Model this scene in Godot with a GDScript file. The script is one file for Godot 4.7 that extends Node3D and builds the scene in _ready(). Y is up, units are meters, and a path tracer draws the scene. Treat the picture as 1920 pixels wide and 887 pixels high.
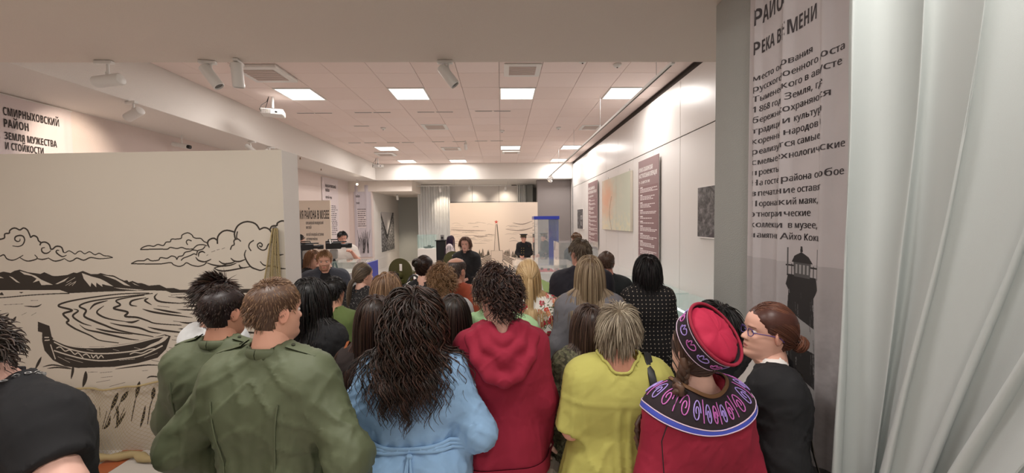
extends Node3D
# Exhibition opening in a museum hall. Units are metres, y is up, the hall runs along -z.

const CEIL := 4.3          # tiled ceiling of the hall
const SOFFIT := 3.66       # lowered ceiling round it
const HALL_Z := -4.1       # where the lowered ceiling ends
const END_Z := -15.4       # beam at the far end
const RIGHT_X := 2.88
const LEFT_X := -6.15
const FASCIA_X := -4.95

var rng := RandomNumberGenerator.new()
var fold_noise := FastNoiseLite.new()
var fine_noise := FastNoiseLite.new()
var names := {}
var mats := {}
var bold: SystemFont
var plain_font: SystemFont
var serif: SystemFont

func _ready() -> void:
	rng.seed = 7
	for f in [fold_noise, fine_noise]:
		f.noise_type = FastNoiseLite.TYPE_SIMPLEX_SMOOTH
		f.fractal_octaves = 2
	fold_noise.seed = 3
	fold_noise.frequency = 1.0
	fine_noise.seed = 11
	fine_noise.frequency = 1.0
	# --- camera ---
	var cam := Camera3D.new()
	cam.name = "camera"
	cam.position = Vector3(0, 2.0, 0)
	cam.rotation_degrees = Vector3(-2.366, -1.561, -0.7)
	cam.fov = 63.264
	cam.near = 0.05
	add_child(cam)
	cam.current = true
	# --- environment and exposure ---
	var env := Environment.new()
	env.background_mode = Environment.BG_COLOR
	env.background_color = Color(0.0, 0.0, 0.0)
	env.tonemap_mode = Environment.TONE_MAPPER_LINEAR
	env.tonemap_exposure = EXPOSURE
	env.sdfgi_enabled = true
	env.ssao_enabled = true
	env.ssil_enabled = true
	var we := WorldEnvironment.new()
	we.name = "environment"
	we.environment = env
	add_child(we)
	build_materials()
	fonts()
	# --- lamps of the hall: square panels in the tiled ceiling, and those of the lowered ceiling behind the photographer ---
	build_ceiling_lights()
	# --- the room ---
	build_room()
	build_ceiling_fittings()
	build_walls_and_pictures()
	build_mural_wall()
	build_near_right()
	build_far_end()
	build_showcases()
	build_guns()
	# --- the people ---
	build_people()
	build_cameras()
	print("built in ", Time.get_ticks_msec(), " ms")

# ---------------------------------------------------------------- helpers
class MB:
	# collects one mesh
	var v := PackedVector3Array()
	var n := PackedVector3Array()
	var c := PackedColorArray()
	var uv := PackedVector2Array()
	var ix := PackedInt32Array()
	func vert(p: Vector3) -> int:
		v.append(p)
		return v.size() - 1
	func tri(a: int, b: int, d: int) -> void:
		ix.append(a); ix.append(b); ix.append(d)
	func quad(a: int, b: int, d: int, e: int) -> void:
		ix.append(a); ix.append(b); ix.append(d)
		ix.append(a); ix.append(d); ix.append(e)
	func face(ps: Array) -> void:
		# flat convex polygon with its own vertices, clockwise seen from the front
		var s := v.size()
		for p in ps:
			v.append(p)
		for i in range(1, ps.size() - 1):
			tri(s, s + i, s + i + 1)
	func normals() -> void:
		n = PackedVector3Array()
		n.resize(v.size())
		for t in range(0, ix.size(), 3):
			var a := ix[t]
			var b := ix[t + 1]
			var d := ix[t + 2]
			var q := (v[d] - v[a]).cross(v[b] - v[a])
			n[a] += q
			n[b] += q
			n[d] += q
		for i in n.size():
			n[i] = n[i].normalized() if n[i].length_squared() > 0.0 else Vector3.UP
	func add(o: MB, t := Transform3D()) -> void:
		var s := v.size()
		var flip := t.basis.determinant() < 0.0
		for p in o.v.duplicate():
			v.append(t * p)
		if o.c.size():
			c.append_array(o.c)
		if o.uv.size():
			uv.append_array(o.uv)
		for i in range(0, o.ix.duplicate().size(), 3):
			ix.append(s + o.ix[i])
			ix.append(s + o.ix[i + (2 if flip else 1)])
			ix.append(s + o.ix[i + (1 if flip else 2)])
	func paint(col: Color) -> void:
		# colours all vertices added since the last paint
		while c.size() < v.size():
			c.append(col)
	func mesh() -> ArrayMesh:
		if n.size() != v.size():
			normals()
		var a := []
		a.resize(Mesh.ARRAY_MAX)
		a[Mesh.ARRAY_VERTEX] = v
		a[Mesh.ARRAY_NORMAL] = n
		if c.size() == v.size():
			a[Mesh.ARRAY_COLOR] = c
		if uv.size() == v.size():
			a[Mesh.ARRAY_TEX_UV] = uv
		a[Mesh.ARRAY_INDEX] = ix
		var m := ArrayMesh.new()
		m.add_surface_from_arrays(Mesh.PRIMITIVE_TRIANGLES, a)
		return m

func numbered(called: String) -> String:
	var k: int = names.get(called, 0)
	names[called] = k + 1
	return called if k == 0 else "%s_%03d" % [called, k]

func thing(called: String, label: String, category: String, at := Vector3.ZERO, turn := 0.0, group := "") -> Node3D:
	var o := Node3D.new()
	o.name = numbered(called)
	add_child(o)
	o.position = at
	o.rotation.y = turn
	tag(o, label, category, group)
	return o

func tag(o: Node3D, label: String, category: String, group := "") -> void:
	o.set_meta("label", label)
	o.set_meta("category", category)
	if group:
		o.set_meta("group", group)

func obj(called: String, m: Variant, material: Material, parent: Node3D = self, at := Vector3.ZERO) -> MeshInstance3D:
	var o := MeshInstance3D.new()
	o.mesh = m.mesh() if m is MB else m
	o.material_override = material
	o.name = numbered(called) if parent == self else called
	o.cast_shadow = GeometryInstance3D.SHADOW_CASTING_SETTING_ON
	parent.add_child(o, true)
	o.position = at
	return o

func struct(called: String, m: Variant, material: Material, parent: Node3D = self, at := Vector3.ZERO) -> MeshInstance3D:
	var o := obj(called, m, material, parent, at)
	if parent == self:
		o.set_meta("kind", "structure")
	return o

func mat(key: String, col: Color, rough := 0.8, metal := 0.0) -> StandardMaterial3D:
	if mats.has(key):
		return mats[key]
	var m := StandardMaterial3D.new()
	m.resource_name = key
	m.albedo_color = col
	m.roughness = rough
	m.metallic = metal
	mats[key] = m
	return m

func rgb(r: int, g: int, b: int) -> Color:
	return Color(r / 255.0, g / 255.0, b / 255.0)

func glass_mat(key: String, col: Color, alpha: float) -> StandardMaterial3D:
	var m := mat(key, Color(col, alpha), 0.03)
	m.transparency = BaseMaterial3D.TRANSPARENCY_ALPHA
	return m

func noise_tex(freq: float, ramp: Array, size := 256, octaves := 4, as_normal := false, seed_ := 1) -> NoiseTexture2D:
	var t := NoiseTexture2D.new()
	var f := FastNoiseLite.new()
	f.noise_type = FastNoiseLite.TYPE_SIMPLEX_SMOOTH
	f.seed = seed_
	f.frequency = freq
	f.fractal_octaves = octaves
	t.noise = f
	t.width = size
	t.height = size
	t.seamless = true
	t.as_normal_map = as_normal
	if ramp.size():
		var g := Gradient.new()
		g.offsets = PackedFloat32Array([0.0, 1.0])
		g.colors = PackedColorArray([ramp[0], ramp[1]])
		t.color_ramp = g
	return t

func weave(m: StandardMaterial3D, scale_: float, strength: float, freq := 0.25) -> StandardMaterial3D:
	# fine cloth or plaster relief without uvs
	m.normal_enabled = true
	m.normal_texture = shared_noise(freq)
	m.normal_scale = strength
	m.uv1_triplanar = true
	m.uv1_scale = Vector3.ONE * scale_
	return m

var _noises := {}
func shared_noise(freq: float) -> NoiseTexture2D:
	if not _noises.has(freq):
		_noises[freq] = noise_tex(freq, [], 256, 3, true, 5)
	return _noises[freq]

# a box with chamfered edges
func bev(size: Vector3, c := 0.004, centre := Vector3.ZERO) -> MB:
	var m := MB.new()
	add_bev(m, size, c, centre)
	return m

func add_bev(m: MB, size: Vector3, c := 0.004, centre := Vector3.ZERO, basis_ := Basis()) -> void:
	var h := size / 2.0
	c = minf(c, minf(h.x, minf(h.y, h.z)) * 0.9)
	# point on face "axis" at corner (sx,sy,sz)
	var pt := func(axis: int, s: Vector3) -> Vector3:
		var p := Vector3(s.x * (h.x - c), s.y * (h.y - c), s.z * (h.z - c))
		p[axis] = s[axis] * h[axis]
		return centre + basis_ * p
	for axis in 3:
		var u := (axis + 1) % 3
		var w := (axis + 2) % 3
		for sg in [-1.0, 1.0]:
			var ps := []
			for q in [[-1, -1], [-1, 1], [1, 1], [1, -1]]:
				var s := Vector3.ZERO
				s[axis] = sg
				s[u] = q[0]
				s[w] = q[1]
				ps.append(pt.call(axis, s))
			if sg < 0:
				ps.reverse()
			m.face(ps)
		# edges parallel to axis
		for su in [-1.0, 1.0]:
			for sw in [-1.0, 1.0]:
				var s0 := Vector3.ZERO
				s0[u] = su
				s0[w] = sw
				var s1 := s0
				s0[axis] = -1
				s1[axis] = 1
				var ps := [pt.call(u, s0), pt.call(u, s1), pt.call(w, s1), pt.call(w, s0)]
				if su * sw < 0:
					ps.reverse()
				m.face(ps)
	for sx in [-1.0, 1.0]:
		for sy in [-1.0, 1.0]:
			for sz in [-1.0, 1.0]:
				var s := Vector3(sx, sy, sz)
				var ps := [pt.call(0, s), pt.call(2, s), pt.call(1, s)]
				if sx * sy * sz < 0:
					ps.reverse()
				m.face(ps)

func add_box(m: MB, a: Vector3, b: Vector3, c := 0.003) -> void:
	add_bev(m, (b - a).abs(), c, (a + b) / 2.0)

func boxm(a: Vector3, b: Vector3, c := 0.003) -> MB:
	var m := MB.new()
	add_box(m, a, b, c)
	return m

func frame_of(d: Vector3) -> Basis:
	var y := d.normalized()
	var x := y.cross(Vector3.FORWARD if absf(y.z) < 0.9 else Vector3.RIGHT).normalized()
	return Basis(x, y, x.cross(y))

# a tube along points; radii one per point; flat squeezes it across the second axis
func add_tube(m: MB, pts: PackedVector3Array, radii: PackedFloat32Array, sides := 8, caps := true, flat := 1.0, side_axis := Vector3.ZERO) -> void:
	var base := m.v.size()
	var cnt := pts.size()
	var x := Vector3.ZERO
	for i in cnt:
		var d := (pts[mini(i + 1, cnt - 1)] - pts[maxi(i - 1, 0)]).normalized()
		if d == Vector3.ZERO:
			d = Vector3.DOWN
		if side_axis != Vector3.ZERO:
			x = side_axis
		elif i == 0:
			x = d.cross(Vector3.FORWARD if absf(d.z) < 0.9 else Vector3.RIGHT)
		x = (x - d * d.dot(x)).normalized()
		var w := d.cross(x)
		for k in sides:
			var a := TAU * k / sides
			m.v.append(pts[i] + (x * cos(a) + w * (sin(a) * flat)) * radii[i])
	for i in cnt - 1:
		for k in sides:
			var k2 := (k + 1) % sides
			m.quad(base + i * sides + k, base + i * sides + k2, base + (i + 1) * sides + k2, base + (i + 1) * sides + k)
	if caps:
		for e in [0, cnt - 1]:
			var s := m.v.size()
			for k in sides:
				m.v.append(m.v[base + e * sides + k])
			for k in range(1, sides - 1):
				if e == 0:
					m.tri(s, s + k + 1, s + k)
				else:
					m.tri(s, s + k, s + k + 1)

func rod(m: MB, a: Vector3, b: Vector3, r: float, sides := 8, r2 := -1.0) -> void:
	add_tube(m, PackedVector3Array([a, b]), PackedFloat32Array([r, r if r2 < 0 else r2]), sides)

func rodm(a: Vector3, b: Vector3, r: float, sides := 8, r2 := -1.0) -> MB:
	var m := MB.new()
	rod(m, a, b, r, sides, r2)
	return m

# profile of (radius, height), turned round y
func add_lathe(m: MB, prof: Array, sides := 24, t := Transform3D(), sx := 1.0, sz := 1.0) -> void:
	var base := m.v.size()
	for p in prof:
		for k in sides:
			var a := TAU * k / sides
			m.v.append(t * Vector3(cos(a) * p[0] * sx, p[1], sin(a) * p[0] * sz))
	for i in prof.size() - 1:
		for k in sides:
			var k2 := (k + 1) % sides
			m.quad(base + i * sides + k, base + (i + 1) * sides + k, base + (i + 1) * sides + k2, base + i * sides + k2)

# a sheet of points rows x cols; thickness adds a back
func sheet(rows: int, cols: int, at: Callable, thick := 0.0, wrap := false) -> MB:
	var m := MB.new()
	for r in rows:
		for k in cols:
			m.v.append(at.call(float(r) / (rows - 1), float(k) / (cols if wrap else cols - 1)))
			m.uv.append(Vector2(float(k) / (cols - 1), float(r) / (rows - 1)))
	for r in rows - 1:
		for k in (cols if wrap else cols - 1):
			var k2 := (k + 1) % cols
			m.quad(r * cols + k, r * cols + k2, (r + 1) * cols + k2, (r + 1) * cols + k)
	if thick > 0.0:
		m.normals()
		var s := m.v.size()
		for i in s:
			m.v.append(m.v[i] - m.n[i] * thick)
			m.uv.append(m.uv[i])
		var old := m.ix.duplicate()
		for i in range(0, old.size(), 3):
			m.tri(s + old[i], s + old[i + 2], s + old[i + 1])
		for k in (cols if wrap else cols - 1):
			var k2 := (k + 1) % cols
			m.quad(k2, k, s + k, s + k2)
			var q := (rows - 1) * cols
			m.quad(q + k, q + k2, s + q + k2, s + q + k)
		if not wrap:
			for r in rows - 1:
				m.quad(r * cols, (r + 1) * cols, s + (r + 1) * cols, s + r * cols)
				var e := cols - 1
				m.quad((r + 1) * cols + e, r * cols + e, s + r * cols + e, s + (r + 1) * cols + e)
		m.n = PackedVector3Array()
	return m

func fonts() -> void:
	bold = SystemFont.new()
	bold.font_names = PackedStringArray(["Droid Sans"])
	bold.font_weight = 700
	plain_font = SystemFont.new()
	plain_font.font_names = PackedStringArray(["Droid Sans"])
	serif = SystemFont.new()
	serif.font_names = PackedStringArray(["Droid Serif"])

# flat lettering: height is the cap height, starts at the origin, runs along +x, faces +z
func letters(text: String, cap: float, font: Font, squeeze := 1.0, width := 0.0) -> MB:
	var t := TextMesh.new()
	t.text = text
	t.font = font
	t.font_size = 64
	t.pixel_size = cap / (64.0 * 0.714)
	t.depth = 0.0
	t.curve_step = 2.0
	t.horizontal_alignment = HORIZONTAL_ALIGNMENT_LEFT
	var a := t.get_mesh_arrays()
	var m := MB.new()
	if a.size() == 0 or a[Mesh.ARRAY_VERTEX] == null:
		return m
	m.v = a[Mesh.ARRAY_VERTEX]
	m.ix = a[Mesh.ARRAY_INDEX] if a[Mesh.ARRAY_INDEX] != null else PackedInt32Array(range(m.v.size()))
	var lo := INF
	var hi := -INF
	var low := INF
	for p in m.v:
		lo = minf(lo, p.x)
		hi = maxf(hi, p.x)
		low = minf(low, p.y)
	var k := squeeze if width <= 0.0 else width / maxf(hi - lo, 0.001)
	for i in m.v.size():
		var p := m.v[i]
		m.v[i] = Vector3((p.x - lo) * k, p.y, 0)
	return m

# ---- drawing on images (prints only) ----
func fill_poly(im: Image, pts: PackedVector2Array, col: Color) -> void:
	var y0 := INF
	var y1 := -INF
	for p in pts:
		y0 = minf(y0, p.y)
		y1 = maxf(y1, p.y)
	var w := im.get_width()
	for y in range(maxi(0, int(floor(y0))), mini(im.get_height() - 1, int(ceil(y1))) + 1):
		var yc := y + 0.5
		var xs := PackedFloat32Array()
		var j := pts.size() - 1
		for i in pts.size():
			var a := pts[i]
			var b := pts[j]
			if (a.y > yc) != (b.y > yc):
				xs.append(a.x + (yc - a.y) / (b.y - a.y) * (b.x - a.x))
			j = i
		xs.sort()
		for k in range(0, xs.size() - 1, 2):
			var xa := maxi(0, int(round(xs[k])))
			var xb := mini(w, int(round(xs[k + 1])))
			if xb > xa:
				im.fill_rect(Rect2i(xa, y, xb - xa, 1), col)

func smooth_line(pts: PackedVector2Array, sub := 5) -> PackedVector2Array:
	var out := PackedVector2Array()
	var c := pts.size()
	if c < 3:
		return pts
	for i in c - 1:
		var p0 := pts[maxi(i - 1, 0)]
		var p3 := pts[mini(i + 2, c - 1)]
		for k in sub:
			out.append(pts[i].cubic_interpolate(pts[i + 1], p0, p3, float(k) / sub))
	out.append(pts[c - 1])
	return out

# brush stroke; taper 0 even, 1 pointed at both ends
func stroke(im: Image, pts: PackedVector2Array, width: float, col: Color, taper := 0.0, curve := true) -> void:
	var line := smooth_line(pts) if curve else pts
	var c := line.size()
	for i in c - 1:
		var a := line[i]
		var b := line[i + 1]
		var ta := float(i) / (c - 1)
		var tb := float(i + 1) / (c - 1)
		var wa := width * 0.5 * (1.0 - taper * (1.0 - sin(PI * ta)))
		var wb := width * 0.5 * (1.0 - taper * (1.0 - sin(PI * tb)))
		var d := (b - a)
		if d.length() < 0.01:
			continue
		var nn := d.normalized().orthogonal()
		var e := d.normalized() * wa * 0.4
		fill_poly(im, PackedVector2Array([a - e + nn * wa, b + e + nn * wb, b + e - nn * wb, a - e - nn * wa]), col)

func tex_mat(key: String, im: Image, rough := 0.8) -> StandardMaterial3D:
	var m := mat(key, Color.WHITE, rough)
	m.albedo_texture = ImageTexture.create_from_image(im)
	return m

func v2(flat: Array, k := 1.0, off := Vector2.ZERO) -> PackedVector2Array:
	var o := PackedVector2Array()
	for i in range(0, flat.size(), 2):
		o.append(Vector2(flat[i], flat[i + 1]) * k + off)
	return o

# ---------------------------------------------------------------- materials
const EXPOSURE := 1.16
const PANEL_ENERGY := 3.0

func build_materials() -> void:
	weave(mat("paint_white", rgb(228, 222, 216), 0.75), 1.5, 0.15)
	weave(mat("paint_soffit", rgb(228, 217, 207), 0.85), 1.5, 0.12)
	weave(mat("paint_left", rgb(226, 210, 204), 0.8), 1.5, 0.12)
	weave(mat("paint_grey", rgb(176, 178, 174), 0.8), 1.5, 0.12)
	mat("panel_wall", rgb(226, 221, 217), 0.32)
	mat("joint_dark", rgb(70, 62, 58), 0.8)
	mat("tile_a", rgb(247, 230, 223), 0.9)
	mat("tile_b", rgb(244, 227, 220), 0.9)
	mat("tile_c", rgb(248, 232, 226), 0.9)
	for k in ["tile_a", "tile_b", "tile_c"]:
		weave(mats[k], 3.0, 0.25)
	mat("floor_white", rgb(214, 209, 203), 0.28)
	mat("floor_terracotta", rgb(176, 98, 62), 0.35)
	mat("white_enamel", rgb(232, 230, 226), 0.35)
	mat("grey_slot", rgb(120, 108, 102), 0.6)
	mat("black_plastic", rgb(24, 24, 26), 0.4)
	mat("dark_steel", rgb(58, 58, 60), 0.35, 0.8)
	mat("steel", rgb(180, 180, 182), 0.3, 0.9)
	mat("ink", rgb(44, 38, 36), 0.7)
	mat("ink_grey", rgb(72, 66, 68), 0.8)
	mat("print_white", rgb(240, 234, 230), 0.7)
	var g := glass_mat("glass", rgb(235, 246, 244), 0.08)
	g.metallic_specular = 0.5
	glass_mat("glass_teal", rgb(170, 230, 225), 0.1)
	glass_mat("glass_blue", rgb(60, 80, 200), 0.5)
	var lamp := mat("diffuser", rgb(250, 250, 248), 0.6)
	lamp.emission_enabled = true
	lamp.emission = Color(1.0, 0.975, 0.95)
	lamp.emission_energy_multiplier = 2.2
	var lens := mat("lens_on", rgb(255, 240, 220), 0.4)
	lens.emission_enabled = true
	lens.emission = Color(1.0, 0.86, 0.68)
	lens.emission_energy_multiplier = 6.0
	mat("lens_off", rgb(90, 88, 84), 0.2)

# ---------------------------------------------------------------- lamps
const MOD := 0.644
const LIGHT_X := [2.25, 0.318, -1.614, -3.546]
const LIGHT_Z := [-7.05, -12.202, -14.778]

func panel_light(x: float, y: float, z: float, label: String, energy: float, group: String) -> void:
	var t := thing("ceiling_light", label, "ceiling light", Vector3(x, y, z), 0.0, group)
	var f := MB.new()
	for s in [-1.0, 1.0]:
		add_bev(f, Vector3(0.634, 0.03, 0.022), 0.004, Vector3(0, 0.005, s * 0.306))
		add_bev(f, Vector3(0.022, 0.03, 0.59), 0.004, Vector3(s * 0.306, 0.005, 0))
	obj("frame", f, mats.white_enamel, t)
	obj("diffuser", bev(Vector3(0.592, 0.012, 0.592), 0.003), mats.diffuser, t, Vector3(0, 0.004, 0))
	var l := AreaLight3D.new()
	l.name = "glow"
	l.area_size = Vector2(0.58, 0.58)
	l.light_color = Color(1.0, 0.98, 0.96)
	l.light_energy = energy
	l.shadow_enabled = true
	l.position = Vector3(0, -0.012, 0)
	l.rotation_degrees = Vector3(-90, 0, 0)
	t.add_child(l)

func build_ceiling_lights() -> void:
	var rows := ["front", "second", "last"]
	var cols := ["beside the panelled wall", "second from the panelled wall", "third from the panelled wall", "nearest the white fascia"]
	for j in 3:
		for i in 4:
			if (j == 1 and i == 2) or (j == 2 and i == 1):
				continue
			panel_light(LIGHT_X[i], CEIL - 0.005, LIGHT_Z[j], "square white panel light in the %s row, %s" % [rows[j], cols[i]], PANEL_ENERGY, "square ceiling lights of the hall")
	# the same panels in the lowered ceiling over and behind the photographer, out of the frame; they light the backs of the crowd
	for p in [[-3.4, -1.5], [-1.1, -1.5], [1.0, -0.7], [-2.3, 1.3], [0.0, 1.3]]:
		panel_light(p[0], SOFFIT - 0.012, p[1], "square white panel light in the lowered ceiling above the crowd", PANEL_ENERGY * 0.85, "square lights of the lowered ceiling")

# ---------------------------------------------------------------- room shell
func build_room() -> void:
	struct("floor", boxm(Vector3(-7.5, -0.12, -21.0), Vector3(4.2, 0.0, 4.6)), mats.floor_white)
	var inlay := func(a: Vector3, b: Vector3) -> void:
		struct("trim_floor_inlay", boxm(a, b, 0.001), mats.floor_terracotta)
	for x in [-3.3, -0.75, 1.95]:
		inlay.call(Vector3(x - 0.09, -0.02, -15.0), Vector3(x + 0.09, 0.003, 4.0))
	for z in [-2.2, -5.2, -8.2]:
		inlay.call(Vector3(-6.1, -0.02, z - 0.09), Vector3(2.8, 0.002, z + 0.09))
	# ceilings
	struct("ceiling_lowered", boxm(Vector3(-6.4, SOFFIT, HALL_Z), Vector3(3.2, 4.62, 4.6), 0.006), mats.paint_soffit)
	struct("ceiling_side_soffit", boxm(Vector3(-6.4, SOFFIT, -15.7), Vector3(FASCIA_X, 4.62, HALL_Z + 0.02), 0.006), mats.paint_white)
	struct("trim_track_slot", boxm(Vector3(FASCIA_X + 0.05, SOFFIT + 0.012, HALL_Z - 0.016), Vector3(RIGHT_X, SOFFIT + 0.03, HALL_Z - 0.001)), mats.joint_dark)
	struct("wall_end_beam", boxm(Vector3(FASCIA_X - 0.05, SOFFIT, END_Z - 0.4), Vector3(3.2, 4.62, END_Z), 0.006), mats.paint_white)
	struct("ceiling_end", boxm(Vector3(FASCIA_X - 1.3, SOFFIT + 0.02, -20.2), Vector3(3.2, SOFFIT + 0.2, END_Z - 0.38)), mats.paint_white)
	struct("ceiling_alcove", boxm(Vector3(-7.0, 3.24, -20.2), Vector3(-3.6, 3.7, -15.7)), mats.paint_soffit)
	var slab := struct("ceiling", boxm(Vector3(FASCIA_X - 0.1, CEIL + 0.03, END_Z - 0.1), Vector3(3.2, CEIL + 0.2, HALL_Z + 0.1)), mat("ceiling_void", rgb(176, 160, 152), 0.9))
	# tiles, one by one, left out where a lamp or a cassette sits
	var x_edges := []
	var x := LIGHT_X[0] + MOD / 2.0
	x_edges.append(RIGHT_X - 0.02)
	while x > FASCIA_X:
		x_edges.append(x)
		x -= MOD
	x_edges.append(FASCIA_X)
	var z_edges := []
	var z := LIGHT_Z[0] + MOD / 2.0 + MOD * 4.0
	z_edges.append(HALL_Z)
	while z > END_Z:
		if z < HALL_Z:
			z_edges.append(z)
		z -= MOD
	z_edges.append(END_Z)
	var cache := {}
	var tile_mats := [mats.tile_a, mats.tile_b, mats.tile_c]
	for i in x_edges.size() - 1:
		for j in z_edges.size() - 1:
			var w: float = x_edges[i] - x_edges[i + 1]
			var d: float = z_edges[j] - z_edges[j + 1]
			if w < 0.03 or d < 0.03:
				continue
			var c := Vector3((x_edges[i] + x_edges[i + 1]) / 2, CEIL + 0.012, (z_edges[j] + z_edges[j + 1]) / 2)
			var lamp := false
			for lx in LIGHT_X.size():
				for lz in LIGHT_Z.size():
					if not ((lz == 1 and lx == 2) or (lz == 2 and lx == 1)) and Vector2(c.x - LIGHT_X[lx], c.z - LIGHT_Z[lz]).length() < 0.1:
						lamp = true
			if lamp:
				continue
			var key := "%.3f %.3f" % [w, d]
			if not cache.has(key):
				cache[key] = bev(Vector3(w - 0.006, 0.024, d - 0.006), 0.003).mesh()
			var o := obj("ceiling_tile", cache[key], tile_mats[rng.randi() % 3], slab, c)
			o.position.y += rng.randf_range(0.0, 0.0015)
	# walls
	struct("wall_left", boxm(Vector3(LEFT_X - 0.2, 0, -15.75), Vector3(LEFT_X, SOFFIT + 0.1, 4.4)), mats.paint_left)
	struct("wall_back", boxm(Vector3(-6.4, 0, 4.2), Vector3(3.2, SOFFIT + 0.1, 4.5)), mats.paint_white)
	struct("wall_alcove_front", boxm(Vector3(LEFT_X - 0.2, 0, -15.95), Vector3(-5.22, SOFFIT + 0.1, -15.72)), mats.paint_left)
	struct("wall_alcove_side", boxm(Vector3(-5.42, 0, -19.9), Vector3(-5.22, 3.3, -15.9)), mats.paint_white)
	struct("wall_far", boxm(Vector3(-7, 0, -20.0), Vector3(3.2, 3.9, -19.7)), mats.paint_grey)
	var wr := struct("wall_right", boxm(Vector3(RIGHT_X + 0.03, 0, -20.0), Vector3(3.25, 4.5, 4.4)), mats.joint_dark)
	# wall panels in two rows with open joints
	var zz := -3.95
	var k := 0
	var lower := bev(Vector3(0.024, 3.27, 1.082), 0.003).mesh()
	var upper := bev(Vector3(0.024, 0.90, 1.082), 0.003).mesh()
	while zz > -15.3:
		obj("wall_panel", lower, mats.panel_wall, wr, Vector3(RIGHT_X + 0.012, 1.66, zz - 0.545))
		obj("wall_panel", upper, mats.panel_wall, wr, Vector3(RIGHT_X + 0.012, 3.759, zz - 0.545))
		zz -= 1.09
		k += 1
	# near the photographer the same wall is plain, behind pillar and curtain
	obj("wall_panel", boxm(Vector3(RIGHT_X, 0, -3.94), Vector3(RIGHT_X + 0.024, SOFFIT, 4.2)), mats.panel_wall, wr)
	obj("wall_panel", boxm(Vector3(RIGHT_X, 0, -19.7), Vector3(RIGHT_X + 0.024, SOFFIT, -15.5)), mats.panel_wall, wr)
	var bs := MB.new()
	add_box(bs, Vector3(RIGHT_X - 0.015, 0, -15.3), Vector3(RIGHT_X, 0.09, -3.9))
	struct("baseboard_right", bs, mats.white_enamel)
	struct("trim_wall_end", boxm(Vector3(RIGHT_X - 0.03, 0, -15.36), Vector3(RIGHT_X, CEIL, -15.3)), mats.steel)
	# dark grey pillar at the far end beside the panelled wall
	struct("pillar_far", boxm(Vector3(1.49, 0, -16.2), Vector3(2.86, SOFFIT + 0.02, -15.82), 0.008), mat("pillar_grey", rgb(138, 130, 128), 0.8))
	# grey pillar beside the photographer
	struct("pillar_near", boxm(Vector3(1.7, 0, -3.03), Vector3(2.87, SOFFIT, -1.2), 0.008), mats.paint_grey)

# ---------------------------------------------------------------- ceiling fittings
# cylindrical track spotlight: base at the node, head swings on a stem
func spotlight(at: Vector3, turn: float, tilt: float, label: String, lit := false, size := 1.0, drop := 0.10, power := 1.6) -> Node3D:
	var t := thing("track_spotlight", label, "spotlight", at, turn, "white track spotlights")
	obj("adapter", bev(Vector3(0.045, 0.03, 0.15) * size, 0.006, Vector3(0, -0.015 * size, 0)), mats.white_enamel, t)
	var st := MB.new()
	rod(st, Vector3(0, -0.02, 0.03) * size, Vector3(0, -drop, 0.03) * size, 0.011 * size, 10)
	add_bev(st, Vector3(0.03, 0.05, 0.03) * size, 0.005, Vector3(0, -drop, 0.03) * size)
	obj("stem", st, mats.white_enamel, t)
	var h := MB.new()
	var tr := Transform3D(Basis(Vector3.RIGHT, tilt), Vector3(0, -drop - 0.05, 0.03) * size)
	add_lathe(h, [[0.0, 0.115 * size], [0.042 * size, 0.113 * size], [0.05 * size, 0.105 * size], [0.05 * size, -0.105 * size], [0.046 * size, -0.112 * size], [0.042 * size, -0.112 * size], [0.041 * size, -0.095 * size]], 20, tr)
	var head := obj("head", h, mats.white_enamel, t)
	var le := MB.new()
	add_lathe(le, [[0.042 * size, -0.097 * size], [0.03 * size, -0.102 * size], [0.0, -0.104 * size]], 20, tr)
	obj("lens", le, mats.lens_on if lit else mats.lens_off, head)
	if lit:
		var l := SpotLight3D.new()
		l.name = "beam"
		l.light_color = Color(1.0, 0.93, 0.84)
		l.light_energy = power
		l.spot_range = 25.0
		l.spot_angle = 32.0
		l.spot_angle_attenuation = 0.8
		l.light_size = 0.04
		l.shadow_enabled = true
		head.add_child(l)
		l.transform = tr * Transform3D(Basis(Vector3.RIGHT, -PI / 2), Vector3(0, -0.12 * size, 0))
	return t

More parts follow.
